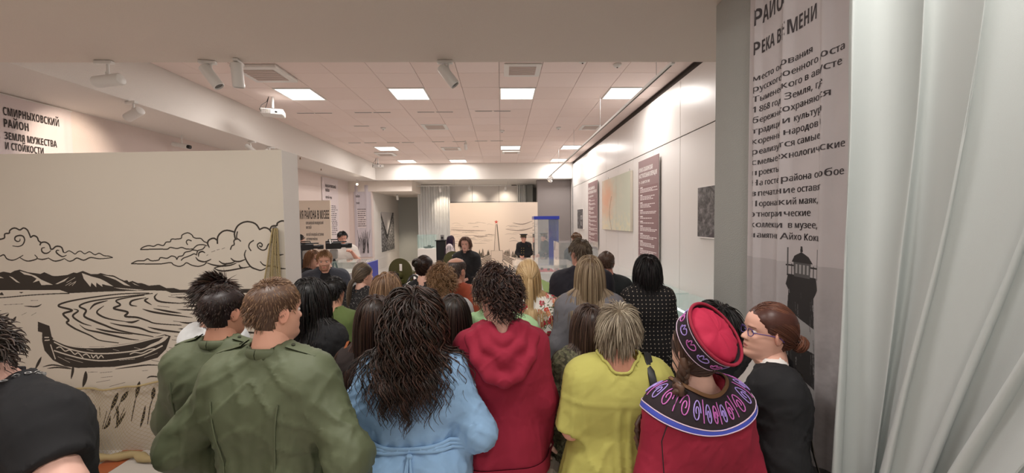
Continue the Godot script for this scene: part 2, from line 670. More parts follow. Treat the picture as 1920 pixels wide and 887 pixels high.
func build_ceiling_fittings() -> void:
	var e := mats.white_enamel as Material
	# spots along the edge of the lowered ceiling
	spotlight(Vector3(-3.98, SOFFIT - 0.002, HALL_Z + 0.05), deg_to_rad(90), 1.45, "white spotlight lying level on the ceiling edge, nearest the white fascia", false, 1.15, 0.12)
	spotlight(Vector3(-2.96, SOFFIT - 0.002, HALL_Z + 0.05), deg_to_rad(100), -0.6, "white spotlight tilted down on the ceiling edge, closer to the fascia of a pair", false, 1.05)
	spotlight(Vector3(-2.65, SOFFIT - 0.002, HALL_Z + 0.05), 0.2, 0.15, "white spotlight pointing straight down on the ceiling edge before the air conditioner", false, 1.05)
	spotlight(Vector3(-0.56, SOFFIT - 0.002, HALL_Z + 0.05), deg_to_rad(90), -0.65, "single white spotlight tilted on the ceiling edge above the middle of the crowd", false, 1.05)
	spotlight(Vector3(FASCIA_X + 0.02, SOFFIT - 0.002, -5.35), deg_to_rad(75), 1.25, "white spotlight with a glowing lens under the white fascia", true, 1.15)
	spotlight(Vector3(-5.0, SOFFIT - 0.002, -7.95), deg_to_rad(-90), 0.9, "white spotlight under the fascia just above the mural wall, first of two", false)
	spotlight(Vector3(-4.97, SOFFIT - 0.002, -8.55), deg_to_rad(-70), 0.8, "white spotlight under the fascia just above the mural wall, second of two", false)
	# ceiling camera over the side soffit
	var cc := thing("security_camera", "white tube camera with a dark eye on a rod above the mural wall", "camera", Vector3(-5.9, SOFFIT, -7.35))
	obj("rod", rodm(Vector3.ZERO, Vector3(0, -0.17, 0), 0.012), e, cc)
	var bd := MB.new()
	add_tube(bd, PackedVector3Array([Vector3(-0.14, -0.17, 0.03), Vector3(0.1, -0.215, 0.0)]), PackedFloat32Array([0.04, 0.04]), 14)
	obj("housing", bd, e, cc)
	obj("eye", rodm(Vector3(0.1, -0.215, 0.0), Vector3(0.15, -0.225, -0.005), 0.034, 14), mats.black_plastic, cc)
	# hanging track parallel to the panelled wall
	var tx := 1.87
	var tr := thing("light_track", "long white light track hung along the panelled wall", "light track", Vector3(tx, 0, 0))
	obj("rail", boxm(Vector3(-0.018, 3.665, -15.0), Vector3(0.018, 3.70, -4.15)), e, tr)
	obj("groove", boxm(Vector3(-0.007, 3.662, -14.98), Vector3(0.007, 3.6655, -4.2)), mats.joint_dark, tr)
	for z in [-4.6, -7.2, -9.8, -12.4, -14.6]:
		obj("wire", rodm(Vector3(0, 3.70, z), Vector3(0, CEIL + 0.005, z), 0.003, 6), mats.steel, tr)
	spotlight(Vector3(tx, 3.664, -14.55), deg_to_rad(-90), 0.9, "white spotlight at the far end of the hanging track, last of two", false)
	spotlight(Vector3(tx, 3.664, -14.2), deg_to_rad(-90), -0.7, "white spotlight near the far end of the hanging track, turned to the wall", true)
	# air conditioning cassettes and diffusers
	var cas := func(x: float, z: float, w: float, d: float, drop: float, label: String) -> void:
		var t := thing("ceiling_cassette", label, "air vent", Vector3(x, CEIL, z), 0.0, "ceiling air vents")
		obj("frame", bev(Vector3(w, drop, d), 0.012, Vector3(0, -drop / 2, 0)), e, t)
		var n := 6
		for i in n:
			var zz: float = (float(i) - (n - 1) / 2.0) * d * 0.7 / n
			obj("slat", bev(Vector3(w * 0.72, 0.006, d * 0.7 / n * 0.8), 0.002, Vector3(0, -drop - 0.003, zz)), mat("vent_grey", rgb(200, 184, 176), 0.6), t)
	cas.call(-3.55, -6.03, 0.66, 0.62, 0.05, "square air conditioner cassette in the ceiling near the fascia")
	cas.call(0.35, -5.95, 0.56, 0.48, 0.02, "small square air diffuser in the middle of the ceiling")
	cas.call(-3.85, -13.1, 0.62, 0.5, 0.05, "far air conditioner cassette just beyond the second-row fascia light")
	cas.call(0.35, -12.85, 0.6, 0.4, 0.05, "far air conditioner cassette just beyond the second-row middle light")
	cas.call(-1.58, -9.5, 0.6, 0.55, 0.006, "flush access panel in the middle of the ceiling")
	cas.call(-1.55, -12.3, 0.6, 0.5, 0.02, "far square air diffuser between two ceiling lights")
	cas.call(2.25, -9.63, 0.5, 0.5, 0.008, "flush air diffuser beside the hanging track")
	# slot diffusers
	var n := 0
	for p in [[-4.06, -8.24], [-3.69, -8.24], [-2.86, -8.22], [-2.47, -8.22], [-1.55, -8.2], [-1.16, -8.2], [-0.34, -8.15], [0.05, -8.15], [-4.2, -11.3], [-3.75, -11.3], [-3.1, -11.3], [-2.67, -11.3], [-1.79, -11.22], [-1.2, -11.22], [-0.55, -11.15], [-0.1, -11.15], [-3.3, -9.35]]:
		var near: bool = p[1] > -9.0
		var nth: String = ["first", "second", "third", "fourth", "fifth", "sixth", "seventh", "eighth", "ninth"][n % 8 if p[1] != -9.35 else 8]
		var t := thing("slot_diffuser", "thin dark slot diffuser in the %s row, %s from the white fascia" % ["nearer" if near else "farther", nth] if p[1] != -9.35 else "lone short dark slot diffuser between the two rows", "air vent", Vector3(p[0], CEIL, p[1]), 0.0, "slot diffusers, nearer row" if near else "slot diffusers, farther row")
		obj("rim", bev(Vector3(0.36, 0.006, 0.05), 0.002, Vector3(0, -0.003, 0)), e, t)
		obj("slot", bev(Vector3(0.345, 0.004, 0.026), 0.001, Vector3(0, -0.0065, 0)), mats.grey_slot, t)
		n += 1
	# smoke detectors and sprinklers
	for p in [[1.75, -5.75, "beside the hanging track"], [-2.85, -9.55, "as a small grey plate near the slots"], [0.05, -9.9, "in the middle of the ceiling"], [1.45, -9.6, "right of the middle of the ceiling"], [1.2, -5.6, "near the small square diffuser"]]:
		var t := thing("smoke_detector", "round white smoke detector %s" % p[2], "smoke detector", Vector3(p[0], CEIL, p[1]), 0.0, "smoke detectors")
		var b := MB.new()
		add_lathe(b, [[0.0, 0.0], [0.06, 0.0], [0.06, -0.015], [0.05, -0.03], [0.03, -0.045], [0.0, -0.047]], 18)
		obj("body", b, e, t)
		obj("sensor", rodm(Vector3(0, -0.045, 0), Vector3(0, -0.055, 0), 0.012, 10), mats.grey_slot, t)
	for p in [[-4.95, -9.3, "first"], [-4.95, -9.9, "second"], [-5.6, -10.5, "third"], [-5.4, -12.0, "fourth"]]:
		var t := thing("sprinkler", "small brass sprinkler under the side soffit, %s beyond the mural wall" % p[2], "sprinkler", Vector3(p[0] - 0.1, SOFFIT, p[1]), 0.0, "sprinklers under the side soffit")
		obj("body", rodm(Vector3.ZERO, Vector3(0, -0.04, 0), 0.012, 8), mat("brass", rgb(120, 96, 70), 0.4, 0.7), t)
		obj("deflector", rodm(Vector3(0, -0.045, 0), Vector3(0, -0.05, 0), 0.022, 10), mats.brass, t)
	# projectors
	for p in [[Vector3(-4.13, CEIL, -7.2), 0.35, "white projector with cables hung from the ceiling by the front lights", 1.0], [Vector3(-4.4, CEIL, -14.0), 0.4, "far white projector hung in a wire cage near the fascia", 1.0]]:
		var t := thing("projector", p[2], "projector", p[0], p[1], "ceiling projectors")
		obj("pole", rodm(Vector3(0, 0, 0), Vector3(0, -0.2, 0), 0.02, 10), e, t)
		obj("joint", rodm(Vector3(0, -0.2, 0), Vector3(0, -0.24, 0), 0.025, 10), mats.black_plastic, t)
		obj("body", bev(Vector3(0.36, 0.10, 0.26), 0.012, Vector3(0, -0.29, 0)), e, t)
		obj("lens", rodm(Vector3(0.08, -0.29, -0.13), Vector3(0.08, -0.29, -0.155), 0.035, 14), mats.black_plastic, t)
		var gr := MB.new()
		for i in 9:
			add_box(gr, Vector3(-0.17 + i * 0.018, -0.33, 0.129), Vector3(-0.162 + i * 0.018, -0.255, 0.133), 0.001)
		for i in 5:
			add_box(gr, Vector3(-0.183, -0.33, -0.08 + i * 0.035), Vector3(-0.179, -0.255, -0.065 + i * 0.035), 0.001)
		obj("grille", gr, mats.grey_slot, t)
		obj("port_plate", boxm(Vector3(0.05, -0.31, 0.13), Vector3(0.09, -0.28, 0.133), 0.001), mats.dark_steel, t)
		var cb := MB.new()
		add_tube(cb, PackedVector3Array([Vector3(-0.06, 0, 0), Vector3(-0.09, -0.1, 0.02), Vector3(-0.16, -0.18, 0.08), Vector3(-0.19, -0.26, 0.1), Vector3(-0.16, -0.3, 0.14)]), PackedFloat32Array([0.005, 0.005, 0.005, 0.005, 0.005]), 6)
		add_tube(cb, PackedVector3Array([Vector3(-0.06, 0, 0), Vector3(-0.08, -0.12, 0.03), Vector3(-0.1, -0.24, 0.1), Vector3(-0.12, -0.27, 0.13)]), PackedFloat32Array([0.005, 0.005, 0.005, 0.005]), 6)
		obj("cable", cb, mats.dark_steel, t)

# linocut print of the mural in centimetres from its upper left corner: S ink stroke, W bare stroke, P ink shape, Q bare shape
const MURAL := [
	["S",1.27,0,[74.2,87.2,72.9,81.3,77.5,77.9,81.8,78,82.9,74.6,88.1,73.8,88.6,73.8,92.1,72.6,92.8,69.2,96.7,68.5,97.3,66.4,100,64.5,103,64.3,106.4,65.8,109.9,64.2,112.9,65.7,114.4,68.7,115.7,72.5]],
	["S",1.27,0,[115.7,72.5,118.5,71,121.5,72.5,122.6,75.5,124.9,77.2]],
	["S",1.27,0,[123.6,79.3,125,77.2,128.5,76.8,131.8,78.9,133,82.9]],
	["S",1.27,0,[133,82.9,134.8,82.9,137.3,80.9,139.9,80.5,142.8,81.6,144.1,85.4]],
	["S",0.85,0,[144.1,85.8,146,86.1,149.1,84.6,152,85.9,154.5,87.4,157.2,85.5,159.8,85.1,163.1,87.3,167.5,85.6,172.1,88.2,176,87,180.1,89.1,184.4,89.6,187.8,90.9]],
	["S",1.27,0.5,[99,79.7,104.1,80.3,108.1,78.7,110.1,74.9,109,71.5,105.6,70.7,102.1,71.9,101.5,74.4,103.6,75.9,105.8,75.3,106.1,73.6]],
	["S",1.27,0.5,[133.2,84,130.5,86.1,127.4,86.5,125,84.8,125.1,82.2,127.8,81.4]],
	["S",1.27,0.5,[146.7,88.4,143.2,89.6,139.9,87.9,137.8,85.7,138.4,84.1,140.5,84.1]],
	["S",1.1,0.4,[74.2,87.2,80,90.6,87.1,88.6,90.7,87.5,93,90.8,97.3,92.3,101.7,91.3,107.9,88]],
	["S",1.1,0.4,[104.8,90,109.3,92.6,113.6,93.1,120.3,91,118.3,87.8]],
	["S",1.1,0.4,[120.3,91,124.9,91.9,130.6,90.7]],
	["S",1.1,0.4,[130.2,90.5,135.2,93.3,140.4,92.9,144.8,91.3]],
	["S",1.1,0.4,[144.8,91.3,148.5,93.6,152,93.1,156,91,161.9,92.9,168,90.7,176.6,91.8,187.8,90.9]],
	["S",0.95,0,[212.9,84.2,215,82.3,220.3,80.8,224.6,81.5,228.5,79.9,233.2,80.9,235.8,78.1,239.6,77.6,240.7,75.5,245,75.4,249.3,74.7,250.4,71.9,255.3,70.1,259,72,259.9,73.7,262.2,74.8,266.5,75.1,269.2,77.7,272,79.2,273.7,83]],
	["S",0.95,0,[212.9,84.2,228.8,83.9,236.4,84.1,239.4,82.6,245.1,83.6,249.4,82.7,253.6,84.1,259.4,84.2]],
	["S",0.95,0,[254.8,80.4,253.7,78,255.4,76.2,258.3,77.1]],
	["S",0.95,0,[259.4,84.2,263.3,81,268.1,80.5,271.4,81.5]],
	["S",0.95,0,[204.1,96.4,209.1,94.1,215.3,93.9,218.8,92.3,222,94,228.3,93.5,230.3,91.4,236,92,240,90.1,243.7,91.1,244.6,93,246.2,90.7,250,89.8,252.1,87.1,256.4,86.1,259.3,85,263.1,85.7]],
	["S",0.95,0,[248.4,94,250.4,92.1,254.3,90.7,257.7,89.4,260.1,88.4,262.5,89.4]],
	["S",0.95,0,[204.1,96.4,228.1,96.9,238.7,95.8,241.5,97.7,246.2,99.2,250.1,98.1,253.1,96.1,257.7,98.3,263.4,99.3,268.3,98,270.7,96.1]],
	["S",0.95,0,[262.5,88.5,263.6,85.7,267.9,84.3,270,82]],
	["S",1.34,0,[272.8,81.5,272.5,78.7,274,76.4,277.9,75,281.1,76.9]],
	["S",1.34,0,[281,79.7,281.7,73.7,285.7,69.5,290.5,68.4,296.2,69.8]],
	["S",1.34,0,[296.9,75.7,296.4,70.6,299.2,65,304.1,61.8,309.8,61.2,315.4,63.3,318.5,68]],
	["S",1.34,0,[318.5,68,322.8,66.4,327,68.1,329.6,72.8,329.7,78.9]],
	["S",1.34,0,[327.5,68.1,329.5,65.3,333.7,64.6,334.3,62.6,338.1,60.8,342.3,61.3]],
	["S",1.05,0,[299,69.6,298.1,73.8,298.7,76.2]],
	["S",1.05,0,[292.2,85,293.7,81.8,295.7,80.8,295.8,77.1,299.2,76,301.5,77.9]],
	["S",1.05,0,[312.9,77.3,309.5,79.6,308.4,82.9,310.2,86.2]],
	["S",1.05,0,[333.2,79.2,328.9,78.9,325.5,81.2,323.5,84.9,320.2,85.8,316.9,83.9,316.1,81.1,318.5,79.4,320.3,81.1,319.3,83,317.9,82]],
	["S",1.34,0.5,[305.9,85.6,304.4,89.4,305.6,94.1,309.2,99.8,313.8,102.2,319,103.2,324.8,99.9]],
	["S",1.34,0.5,[292.3,92.5,295.1,94.9,299.8,95.4,305.1,93.6]],
	["S",1.34,0.5,[281.8,94.8,285.5,97.2,292.2,96.8,296,95.4]],
	["S",1.34,0.5,[271.2,96.4,276.8,98.3,283.5,99.1,288.3,97.7]],
	["S",1.34,0.5,[261.4,91.3,263.7,94.1,269.3,95.4,274.7,93.3]],
	["S",1.34,0.5,[263.8,90.8,264.5,87.6,267.4,86.4,269.7,87.6]],
	["S",1.34,0.5,[277.2,100.9,282.5,99.5,291.1,98.7,296.9,96.8]],
	["S",1.34,0.5,[277.2,100.9,280.5,102.8,287.1,103.5,299.6,101.6,310.1,99.8]],
	["S",1.34,0.5,[299.2,98.3,300.6,100.6,304.3,101.1]],
	["S",1.34,0.5,[317.9,95.6,321.5,99,329.1,99.8,334.7,101.7,341.3,102.2]],
	["S",1.34,0.5,[328.2,86.8,330.4,89.2,334.2,90.2,338.5,89.7]],
	["S",0.76,0.6,[271,90,272.5,89.2]],
	["S",0.76,0.6,[275.4,87,278.8,85.8]],
	["S",0.76,0.6,[280.3,85.2,282.7,84.7]],
	["S",0.76,0.6,[284.6,84.5,287.5,83.4]],
	["P",0,0,[51.2,104.8,64.5,101.5,75.6,105,86.1,103,89.2,102.2,95.6,103.5,99.2,101.6,104.1,100.6,111.3,103,122.4,104.6,126,103.1,133.1,106.4,137,106.6,146.5,105.7,152.2,103.6,155.2,104.1,160.5,102.3,167.6,105.2,174.1,105.1,176.3,104.3,181.8,106,187.7,106.5,193.1,109.5,196.9,111.2,199.5,110.8,201.1,112.5,204.2,111.5,208.8,113.4,212.2,113.5,219.1,115.7,214.7,114.5,218.5,115.8,228.1,115.1,233.8,118,240.5,118,246.2,119.7,281.6,119.7,340.7,119.1,340.6,121.9,305.3,122.9,238.4,122.3,233.6,120.4,218.9,119.9,180.1,120.6,147.2,121.8,138.8,118.8,85,118.7,50.2,118.8]],
	["Q",0,0,[103.6,101.7,112.1,104.1,118,106.3,122.9,109.7,133,114.2,122.6,114.4,120.7,110.5,115,112.2,118.7,108.8,114.5,106.2,107.7,104.9]],
	["Q",0,0,[93.7,106,97.1,107.3,103.7,112.5,100.3,111.6]],
	["Q",0,0,[135.2,113.6,148.1,107.4,143.6,111.2,137.4,113.6]],
	["W",0.85,0.5,[145.2,112.4,153.2,108.1]],
	["W",0.85,0.5,[147.2,115,153.9,111.3]],
	["W",0.85,0.5,[150.2,115.2,153.4,112.1]],
	["W",0.85,0.5,[144.2,115,149.6,112.1]],
	["Q",0,0,[159.5,104.1,167.5,107.1,175.6,109.3,180.6,111.9,187.2,116.2,180.4,114.9,177,114,177.3,116.5,171.9,112.7,171.7,116.8,167.6,112.7,166.5,116.5,160.9,109.2]],
	["Q",0,0,[177.5,106,187.7,107.8,194.3,111.2,202.6,116.3,196.7,115,189.2,110.3]],
	["Q",0,0,[203.3,112.6,210.4,116,206.1,114.7]],
	["Q",0,0,[187.1,117.1,197.4,118,214.5,119.4,207.6,119.8,193.1,118.4]],
	["Q",0,0,[85.9,106.4,89.2,108.1,85.8,107.8]],
	["S",0.85,0,[49.6,126.1,84.6,125.3,102.1,124,119.5,122.8,136.8,122.1,147.2,122]],
	["P",0,0,[84.9,121.3,86.7,120.3,88.2,123,84.7,123.1]],
	["P",0,0,[101.9,120.4,106.2,120.4,104,121.6]],
	["S",1.8,0.6,[218.6,122.3,192.8,122.9,165.7,125.9,145,129.4,136.7,133.1,148.9,136.9,140.6,140,145.1,145.4,143.3,148.1,149,152.4,154.3,155.1,163.8,159.4,172.2,163.8,188.8,166.2]],
	["S",1.8,0.6,[221.8,122.6,192.7,125.6,166.6,129.1,155.6,133.2,161.3,137,159.4,142.3,167.8,146.6,177.3,150.4,186.8,154.2,200.6,157.5,211.3,159.2,220.3,160.9]],
	["S",1.8,0.6,[214.2,124.1,199.1,126.1,188.7,128.7,192.3,132.5,186.2,135.6,198.4,138.9,196,142.6,206.7,143.7,215.2,146.4,223.6,149.2,245.8,150.9]],
	["S",1.7,0.8,[150,135.8,154.3,137.5,149.1,142.2,156.9,148.2,165.4,150.9]],
	["S",1.7,0.8,[154.6,149.7,160.8,154.1,172.6,156.8,186.4,160.1,199.2,162.9,207.3,163.7]],
	["S",1.7,0.8,[181.2,128.6,169.7,131.7,164.6,136.5]],
	["S",1.7,0.8,[177.7,133.2,171.5,137.6,172.4,140.8,180.8,144.6,197.9,147.6]],
	["S",1.7,0.8,[182.2,148.3,191.3,150.5,207.3,152.8,217.9,156.6,227.4,158]],
	["S",1.7,0.8,[169,153.1,180.2,155.8,201.6,158.6]],
	["S",1.7,0.8,[215.7,126.3,203.2,128.8,201.4,132.5,207.2,133.8]],
	["S",1.7,0.8,[217.8,126.8,214.5,128.9,220.2,132.7]],
	["S",1.7,0.8,[226,122.7,223.2,126.3,228.9,130.1,251.2,131.9]],
	["S",1.7,0.8,[211.9,136.3,224.1,139.6,256,144.1]],
	["S",1.7,0.8,[225.5,133.6,236.1,134.9]],
	["S",1.7,0.8,[221.6,135.9,234.9,138.6,246.3,140.3]],
	["S",1.7,0.8,[237.7,124.3,257,122.6]],
	["S",1.7,0.8,[235.5,125.4,252.5,128.2]],
	["S",1.7,0.8,[215.9,152.3,228.7,155.1,255.3,158.4]],
	["S",1.7,0.8,[238.7,147.1,255.7,149.4]],
	["S",1.7,0.8,[233.8,170.6,254.6,173.4]],
	["S",1.7,0.8,[231.5,173.8,254.4,177.1]],
	["S",1.7,0.8,[239.1,160.4,265.8,163.8]],
	["S",1.7,0.8,[236.8,163.6,265.6,167]],
	["S",1.7,0.8,[226.9,179.1,254.1,184]],
	["S",1.7,0.8,[217.6,181.7,243.2,186.7]],
	["S",1.7,0.8,[195.8,147.4,202.2,147.9,208.7,145.9]],
	["S",1.13,0.9,[263.4,128.2,269.8,127.7,276.1,127.9]],
	["S",1.97,0.9,[277.2,174.5,299.6,175.2,322,174.6]],
	["S",1.28,0.9,[291.8,136.5,298,135.9,304.1,136.5]],
	["S",1.87,0.9,[327.9,169,348.6,169.8,369.3,169.1]],
	["S",1.64,0.9,[269.2,156.1,285.4,157,301.6,157.5]],
	["S",1.62,0.9,[247.8,154.6,263,154.9,278.2,154.7]],
	["S",1.12,0.9,[286.2,127.8,295.8,128.7,305.5,128.5]],
	["S",1.96,0.9,[267.5,173.8,286,174.8,304.5,175.2]],
	["S",1.42,0.9,[288.8,143.8,300.3,143.9,311.8,143.8]],
	["S",1.85,0.9,[268.2,167.6,277.4,166.9,286.5,168.4]],
	["S",1.54,0.9,[266.6,150.6,278.4,150.4,290.1,152.2]],
	["S",1.42,0.9,[258.8,143.6,266.4,144,274,143.7]],
	["S",1.78,0.9,[273.3,163.5,285.8,163.8,298.3,164.9]],
	["S",1.1,0.9,[250.5,126.4,255.5,127,260.5,127.2]],
	["S",1.34,0.9,[263,139.2,269.7,139.2,276.4,138.8]],
	["S",1.95,0.9,[305.7,173.2,330.1,173.9,354.4,174.9]],
	["S",1.3,0.9,[242.1,136.8,255,137.5,268,137.3]],
	["S",1.63,0.9,[329.9,156.1,347,155.9,364.1,156.2]],
	["S",1.16,0.9,[283.3,129.8,289.8,130.8,296.3,130]],
	["S",1.09,0.9,[241.8,125.7,246.2,126.4,250.8,126]],
	["S",1.13,0.9,[268.6,128,278.7,128,288.8,128]],
	["S",1.1,0.9,[246.5,126.1,251.1,126.6,255.7,126]],
	["S",1.5,0.9,[243.7,147.8,252.5,149,261.4,147.7]],
	["S",1.81,0.9,[289.9,165.3,303.9,166.4,318,165.9]],
	["S",1.41,0.9,[263.2,143.5,269.2,143.5,275.2,143.5]],
	["S",1.87,0.9,[324.2,169.1,340.4,168.4,356.5,169.3]],
	["S",1.22,0.9,[263.8,132.9,269.8,133.8,276,132.8]],
	["S",1.99,0.9,[243.4,174.9,262.2,176.1,281,175.4]],
	["S",1.67,0.9,[325.8,158.1,343.1,158.8,360.4,158.8]],
	["S",1.22,0.9,[249.4,132.9,260.4,133.9,271.4,134.4]],
	["S",1.67,0.9,[271.7,157.9,289.3,158.4,306.9,159.2]],
	["S",1.67,0.9,[290.1,157.9,306.2,157.7,322.2,159.4]],
	["S",1.11,0.9,[332.2,127.6,341.8,128.6,351.5,128.5]],
	["S",1.95,0.9,[242.8,173,254.1,174.1,265.4,174]],
	["S",1.19,0.9,[246.4,130.9,255.1,131.2,263.7,132]],
	["S",1.23,0.9,[329.2,133.9,333.6,134.9,338,133.5]],
	["S",1.14,0.9,[324.5,129.2,333.7,129.9,342.8,130.6]],
	["S",1.93,0.9,[291.6,172,303.8,172.5,316,172.3]],
	["S",1.81,0.9,[324.6,165.5,339.5,165.7,354.4,165.2]],
	["S",1.61,0.9,[242.8,153.9,255.5,154.8,268.4,154.8]],
	["S",1.37,0.9,[253.5,140.8,265.9,141,278.3,140.4]],
	["S",1.87,0.9,[319.3,168.9,329.2,169.1,339,169.2]],
	["S",1.32,0.9,[315.7,138.5,322.6,138.6,329.5,140]],
	["S",1.14,0.9,[249.8,128.5,257.8,129.4,265.8,129.2]],
	["S",1.9,0.9,[280.5,170.6,301.4,170,322.2,172.1]],
	["S",1.31,0.9,[259.1,137.6,271.2,137.7,283.2,138.9]],
	["S",1.92,0.9,[254.8,171.5,266.6,171,278.4,172.1]],
	["S",1.55,0.9,[272.2,151,289,151.6,305.8,150.7]],
	["S",1.55,0.9,[269.6,151.2,281.7,151.8,293.8,151.8]],
	["S",1.25,0.9,[247.7,134.6,259,134.5,270.3,135.8]],
	["S",1.64,0.9,[333.9,156.5,349.4,156.9,364.8,156.8]],
	["S",1.47,0.9,[327.3,147.1,342.8,146.9,358.1,148.5]],
	["S",1.63,0.9,[315,155.5,327.4,155,339.7,156.7]],
	["S",1.68,0.9,[274.1,158.2,283.3,157.6,292.4,158.1]],
	["S",1.2,0.9,[318,131.9,328.7,131.9,339.3,132.7]],
	["S",1.63,0.9,[273.1,155.7,281.4,155.7,289.5,157.2]],
	["S",1.67,0.9,[256.6,157.6,268.2,157.4,279.7,157.3]],
	["S",2.01,0.9,[240.3,176.3,263.9,177.1,287.4,177.7]],
	["S",1.18,0.9,[331.8,131.1,339.9,131.3,348,131.9]],
	["S",1.79,0.9,[329,164.7,350.8,164.2,372.5,165.7]],
	["P",0,0,[117.4,146.8,127.5,150.6,129,160.3,133.1,164.1,142.7,167.9,157.8,169.6,179.4,169.2,201.2,166.1,219.7,161.9,230.6,158.8,235.9,160.4,231,172.1,223.1,179.6,205.6,184.3,183.8,187.5,151.2,188.4,139.3,186.7,128.8,181.3,121.7,172.6,120.1,164,120.6,156.5,116.8,155.4]],
	["W",1.17,0,[130,162.4,142.7,167.9,157.7,170.1,179.4,169.7,201.2,166.8,220.8,162.3,230.6,160.2]],
	["W",1.17,0,[130.9,165.1,142.5,170.6,157.5,174.4,173.7,175.6,192.1,174.6,209.5,172,227.1,165.7,233.2,160.9]],
	["W",1.17,0,[130.4,172.7,142.1,176.5,157.1,180.3,173.3,182,189.6,180.5,209.2,177.4,228,168.9]],
	["Q",0,0,[225,164.6,230.6,160.2,233.8,160.6,229.3,164.7,211.7,171,217.3,167.8]],
	["W",0.95,0,[132.7,170.5,136.1,169.5,140.2,173.2,144.6,172.2,148.7,176,152,174.9,156.1,179.3]],
	["W",0.95,0,[156.2,177.1,159.5,176,162.6,179.3]],
	["W",0.95,0,[163.8,176.6,165.3,179.3,168.2,176.9,169.6,179.9,172.5,177.2,174.5,179.3]],
	["W",0.95,0,[127.5,167.3,131,180.2]],
	["W",0.95,0,[198.5,176.3,202.9,174.7,209.3,175.2,216,172.3,221.4,171.6]],
	["W",0.95,0,[122.5,160.8,126.3,160.8]],
	["W",0.95,0,[122.5,163.5,126.7,163.2]],
	["W",0.85,0.6,[133.3,178.1,143.9,183.5]],
	["W",0.85,0.6,[139.8,179.2,155.8,183.6]],
	["W",0.85,0.6,[183.6,171.9,188.9,173.2]],
	["W",0.85,0.6,[159.8,171.7,165.7,173.1]],
	["W",0.85,0.6,[202.6,170.4,207.9,171.5]],
	["W",0.85,0.6,[188.5,181.6,202.6,180.6]],
	["W",0.85,0.6,[211.3,179.3,223.3,175.3]],
	["S",1.27,0.8,[119.1,187.2,129.6,185.6,145.7,188.9]],
	["S",1.27,0.8,[122.9,188.8,132.7,187.8,145.7,189.4]],
	["S",1.27,0.8,[170.5,192.8,181.9,191.8]],
	["S",1.27,0.8,[171.3,197.1,181.7,196.1]],
	["S",1.27,0.8,[166.7,201.4,179.3,199.3]],
	["S",1.27,0.8,[178.5,205.2,192.8,201.5]],
	["S",1.27,0.8,[162.5,209,166.9,207.4]],
	["S",1.27,0.8,[184.2,189.6,200,187.5,214.2,186,228.1,186.6]],
	["S",1.27,0.8,[212.5,197.8,217.9,196.2,232.9,198.4]],
	["S",1.27,0.8,[87.4,131.6,105.4,130.9]],
	["S",1.27,0.8,[105.8,132.8,116.6,133.4,121.6,131.4]],
	["S",1.27,0.8,[112.1,128.1,118.6,127.9]],
	["S",1.27,0.8,[159.7,192.2,168.4,192]],
	["S",1.27,0.8,[208.5,191.3,213.9,190.8]],
	["S",1.27,0.8,[171.2,208.5,174,208.3]],
	["S",2.33,1,[118.6,178,115.6,183.4,111.9,189.8]],
	["S",2.33,1,[146.8,185.7,146.1,191.1,144,198.6]],
	["S",2.33,1,[157.8,191.1,156.7,196.5,154.5,205.2]],
	["S",2.33,1,[91.8,139.1,87.7,143.4,83.6,147.1]],
	["S",2.33,1,[98.1,141.9,95.2,145.6,91.1,149.3]],
	["S",2.33,1,[121.8,188.8,118.7,194.2]],
	["S",1.06,0.8,[107.6,138.7,103.1,140.8]],
	["S",1.06,0.8,[116.3,138.8,111.8,141.2]],
	["S",3.66,1,[206,200.4,204,207.4,201.6,216]],
	["S",3.66,1,[195.5,209.1,191.6,214,187.6,219.3]],
	["S",3.66,1,[185.9,210.6,182.7,218,178.1,227.4]],
	["S",3.66,1,[218.8,205.8,217.7,211.4,216.4,217.4]],
	["S",3.66,1,[170.8,213.9,164.4,220.6]],
	["S",3.66,1,[158.1,191.2,157,197.8,154.2,205.8]],
	["S",1.05,0.4,[201.6,216,199.9,222.1,196.4,236.8]],
	["S",1.05,0.4,[187.6,219.3,180.4,234.1]],
	["S",1.05,0.4,[178.1,227.4,171.2,243.5]],
	["S",1.05,0.4,[216.4,217.4,213.8,224.8,211,239.5]],
	["S",1.05,0.4,[168.3,223.3,168.4,232.7]],
	["S",1.05,0.4,[191,224.7,182,242.2]],
	["S",1.05,0.4,[183.1,223.3,184.5,234.1,183.4,242.2]],
	["S",1.05,0.4,[174.8,227.4,169.8,243.5]],
	["S",2.36,0.9,[210,222.1,207.4,232.8,204.2,242.2]],
	["S",2.36,0.9,[184.5,222,184.6,231.4,182.8,239.5]],
	["S",2.36,0.9,[177.9,231.4,175.4,239.5,171.2,243.5]],
	["S",2.36,0.9,[192.2,227.4,186.3,236.8,181.3,242.8]]]

# ---------------------------------------------------------------- prints, banners and pictures on the walls
func set_text(parent: Node3D, called: String, text: String, cap: float, font: Font, material: Material, at: Vector3, basis_: Basis, squeeze := 1.0, width := 0.0) -> void:
	var m := letters(text, cap, font, squeeze, width)
	if m.v.size() == 0:
		return
	var t := Transform3D(basis_, at)
	var q := MB.new()
	q.add(m, t)
	q.n = PackedVector3Array()
	for i in q.v.size():
		q.n.append(basis_.z)
	obj(called, q, material, parent)

# a cloth banner hanging on a wall: origin upper left, x along the wall, faces basis.z
func cloth_banner(label: String, at: Vector3, turn: float, w: float, h: float, material: Material, waves: Array, called := "wall_banner") -> Node3D:
	var t := thing(called, label, "banner", at, turn, "text banners on the walls")
	var f := func(r: float, k: float) -> Vector3:
		var z := 0.012
		for q in waves:
			z += q[2] * exp(-pow((k * w - q[0]) / q[1], 2.0))
		return Vector3(k * w, -r * h, z)
	obj("cloth", sheet(8, 40, f, 0.002), material, t)
	obj("hanging_bar", rodm(Vector3(-0.02, 0.0, 0.006), Vector3(w + 0.02, 0.0, 0.006), 0.008), mats.white_enamel, t)
	return t

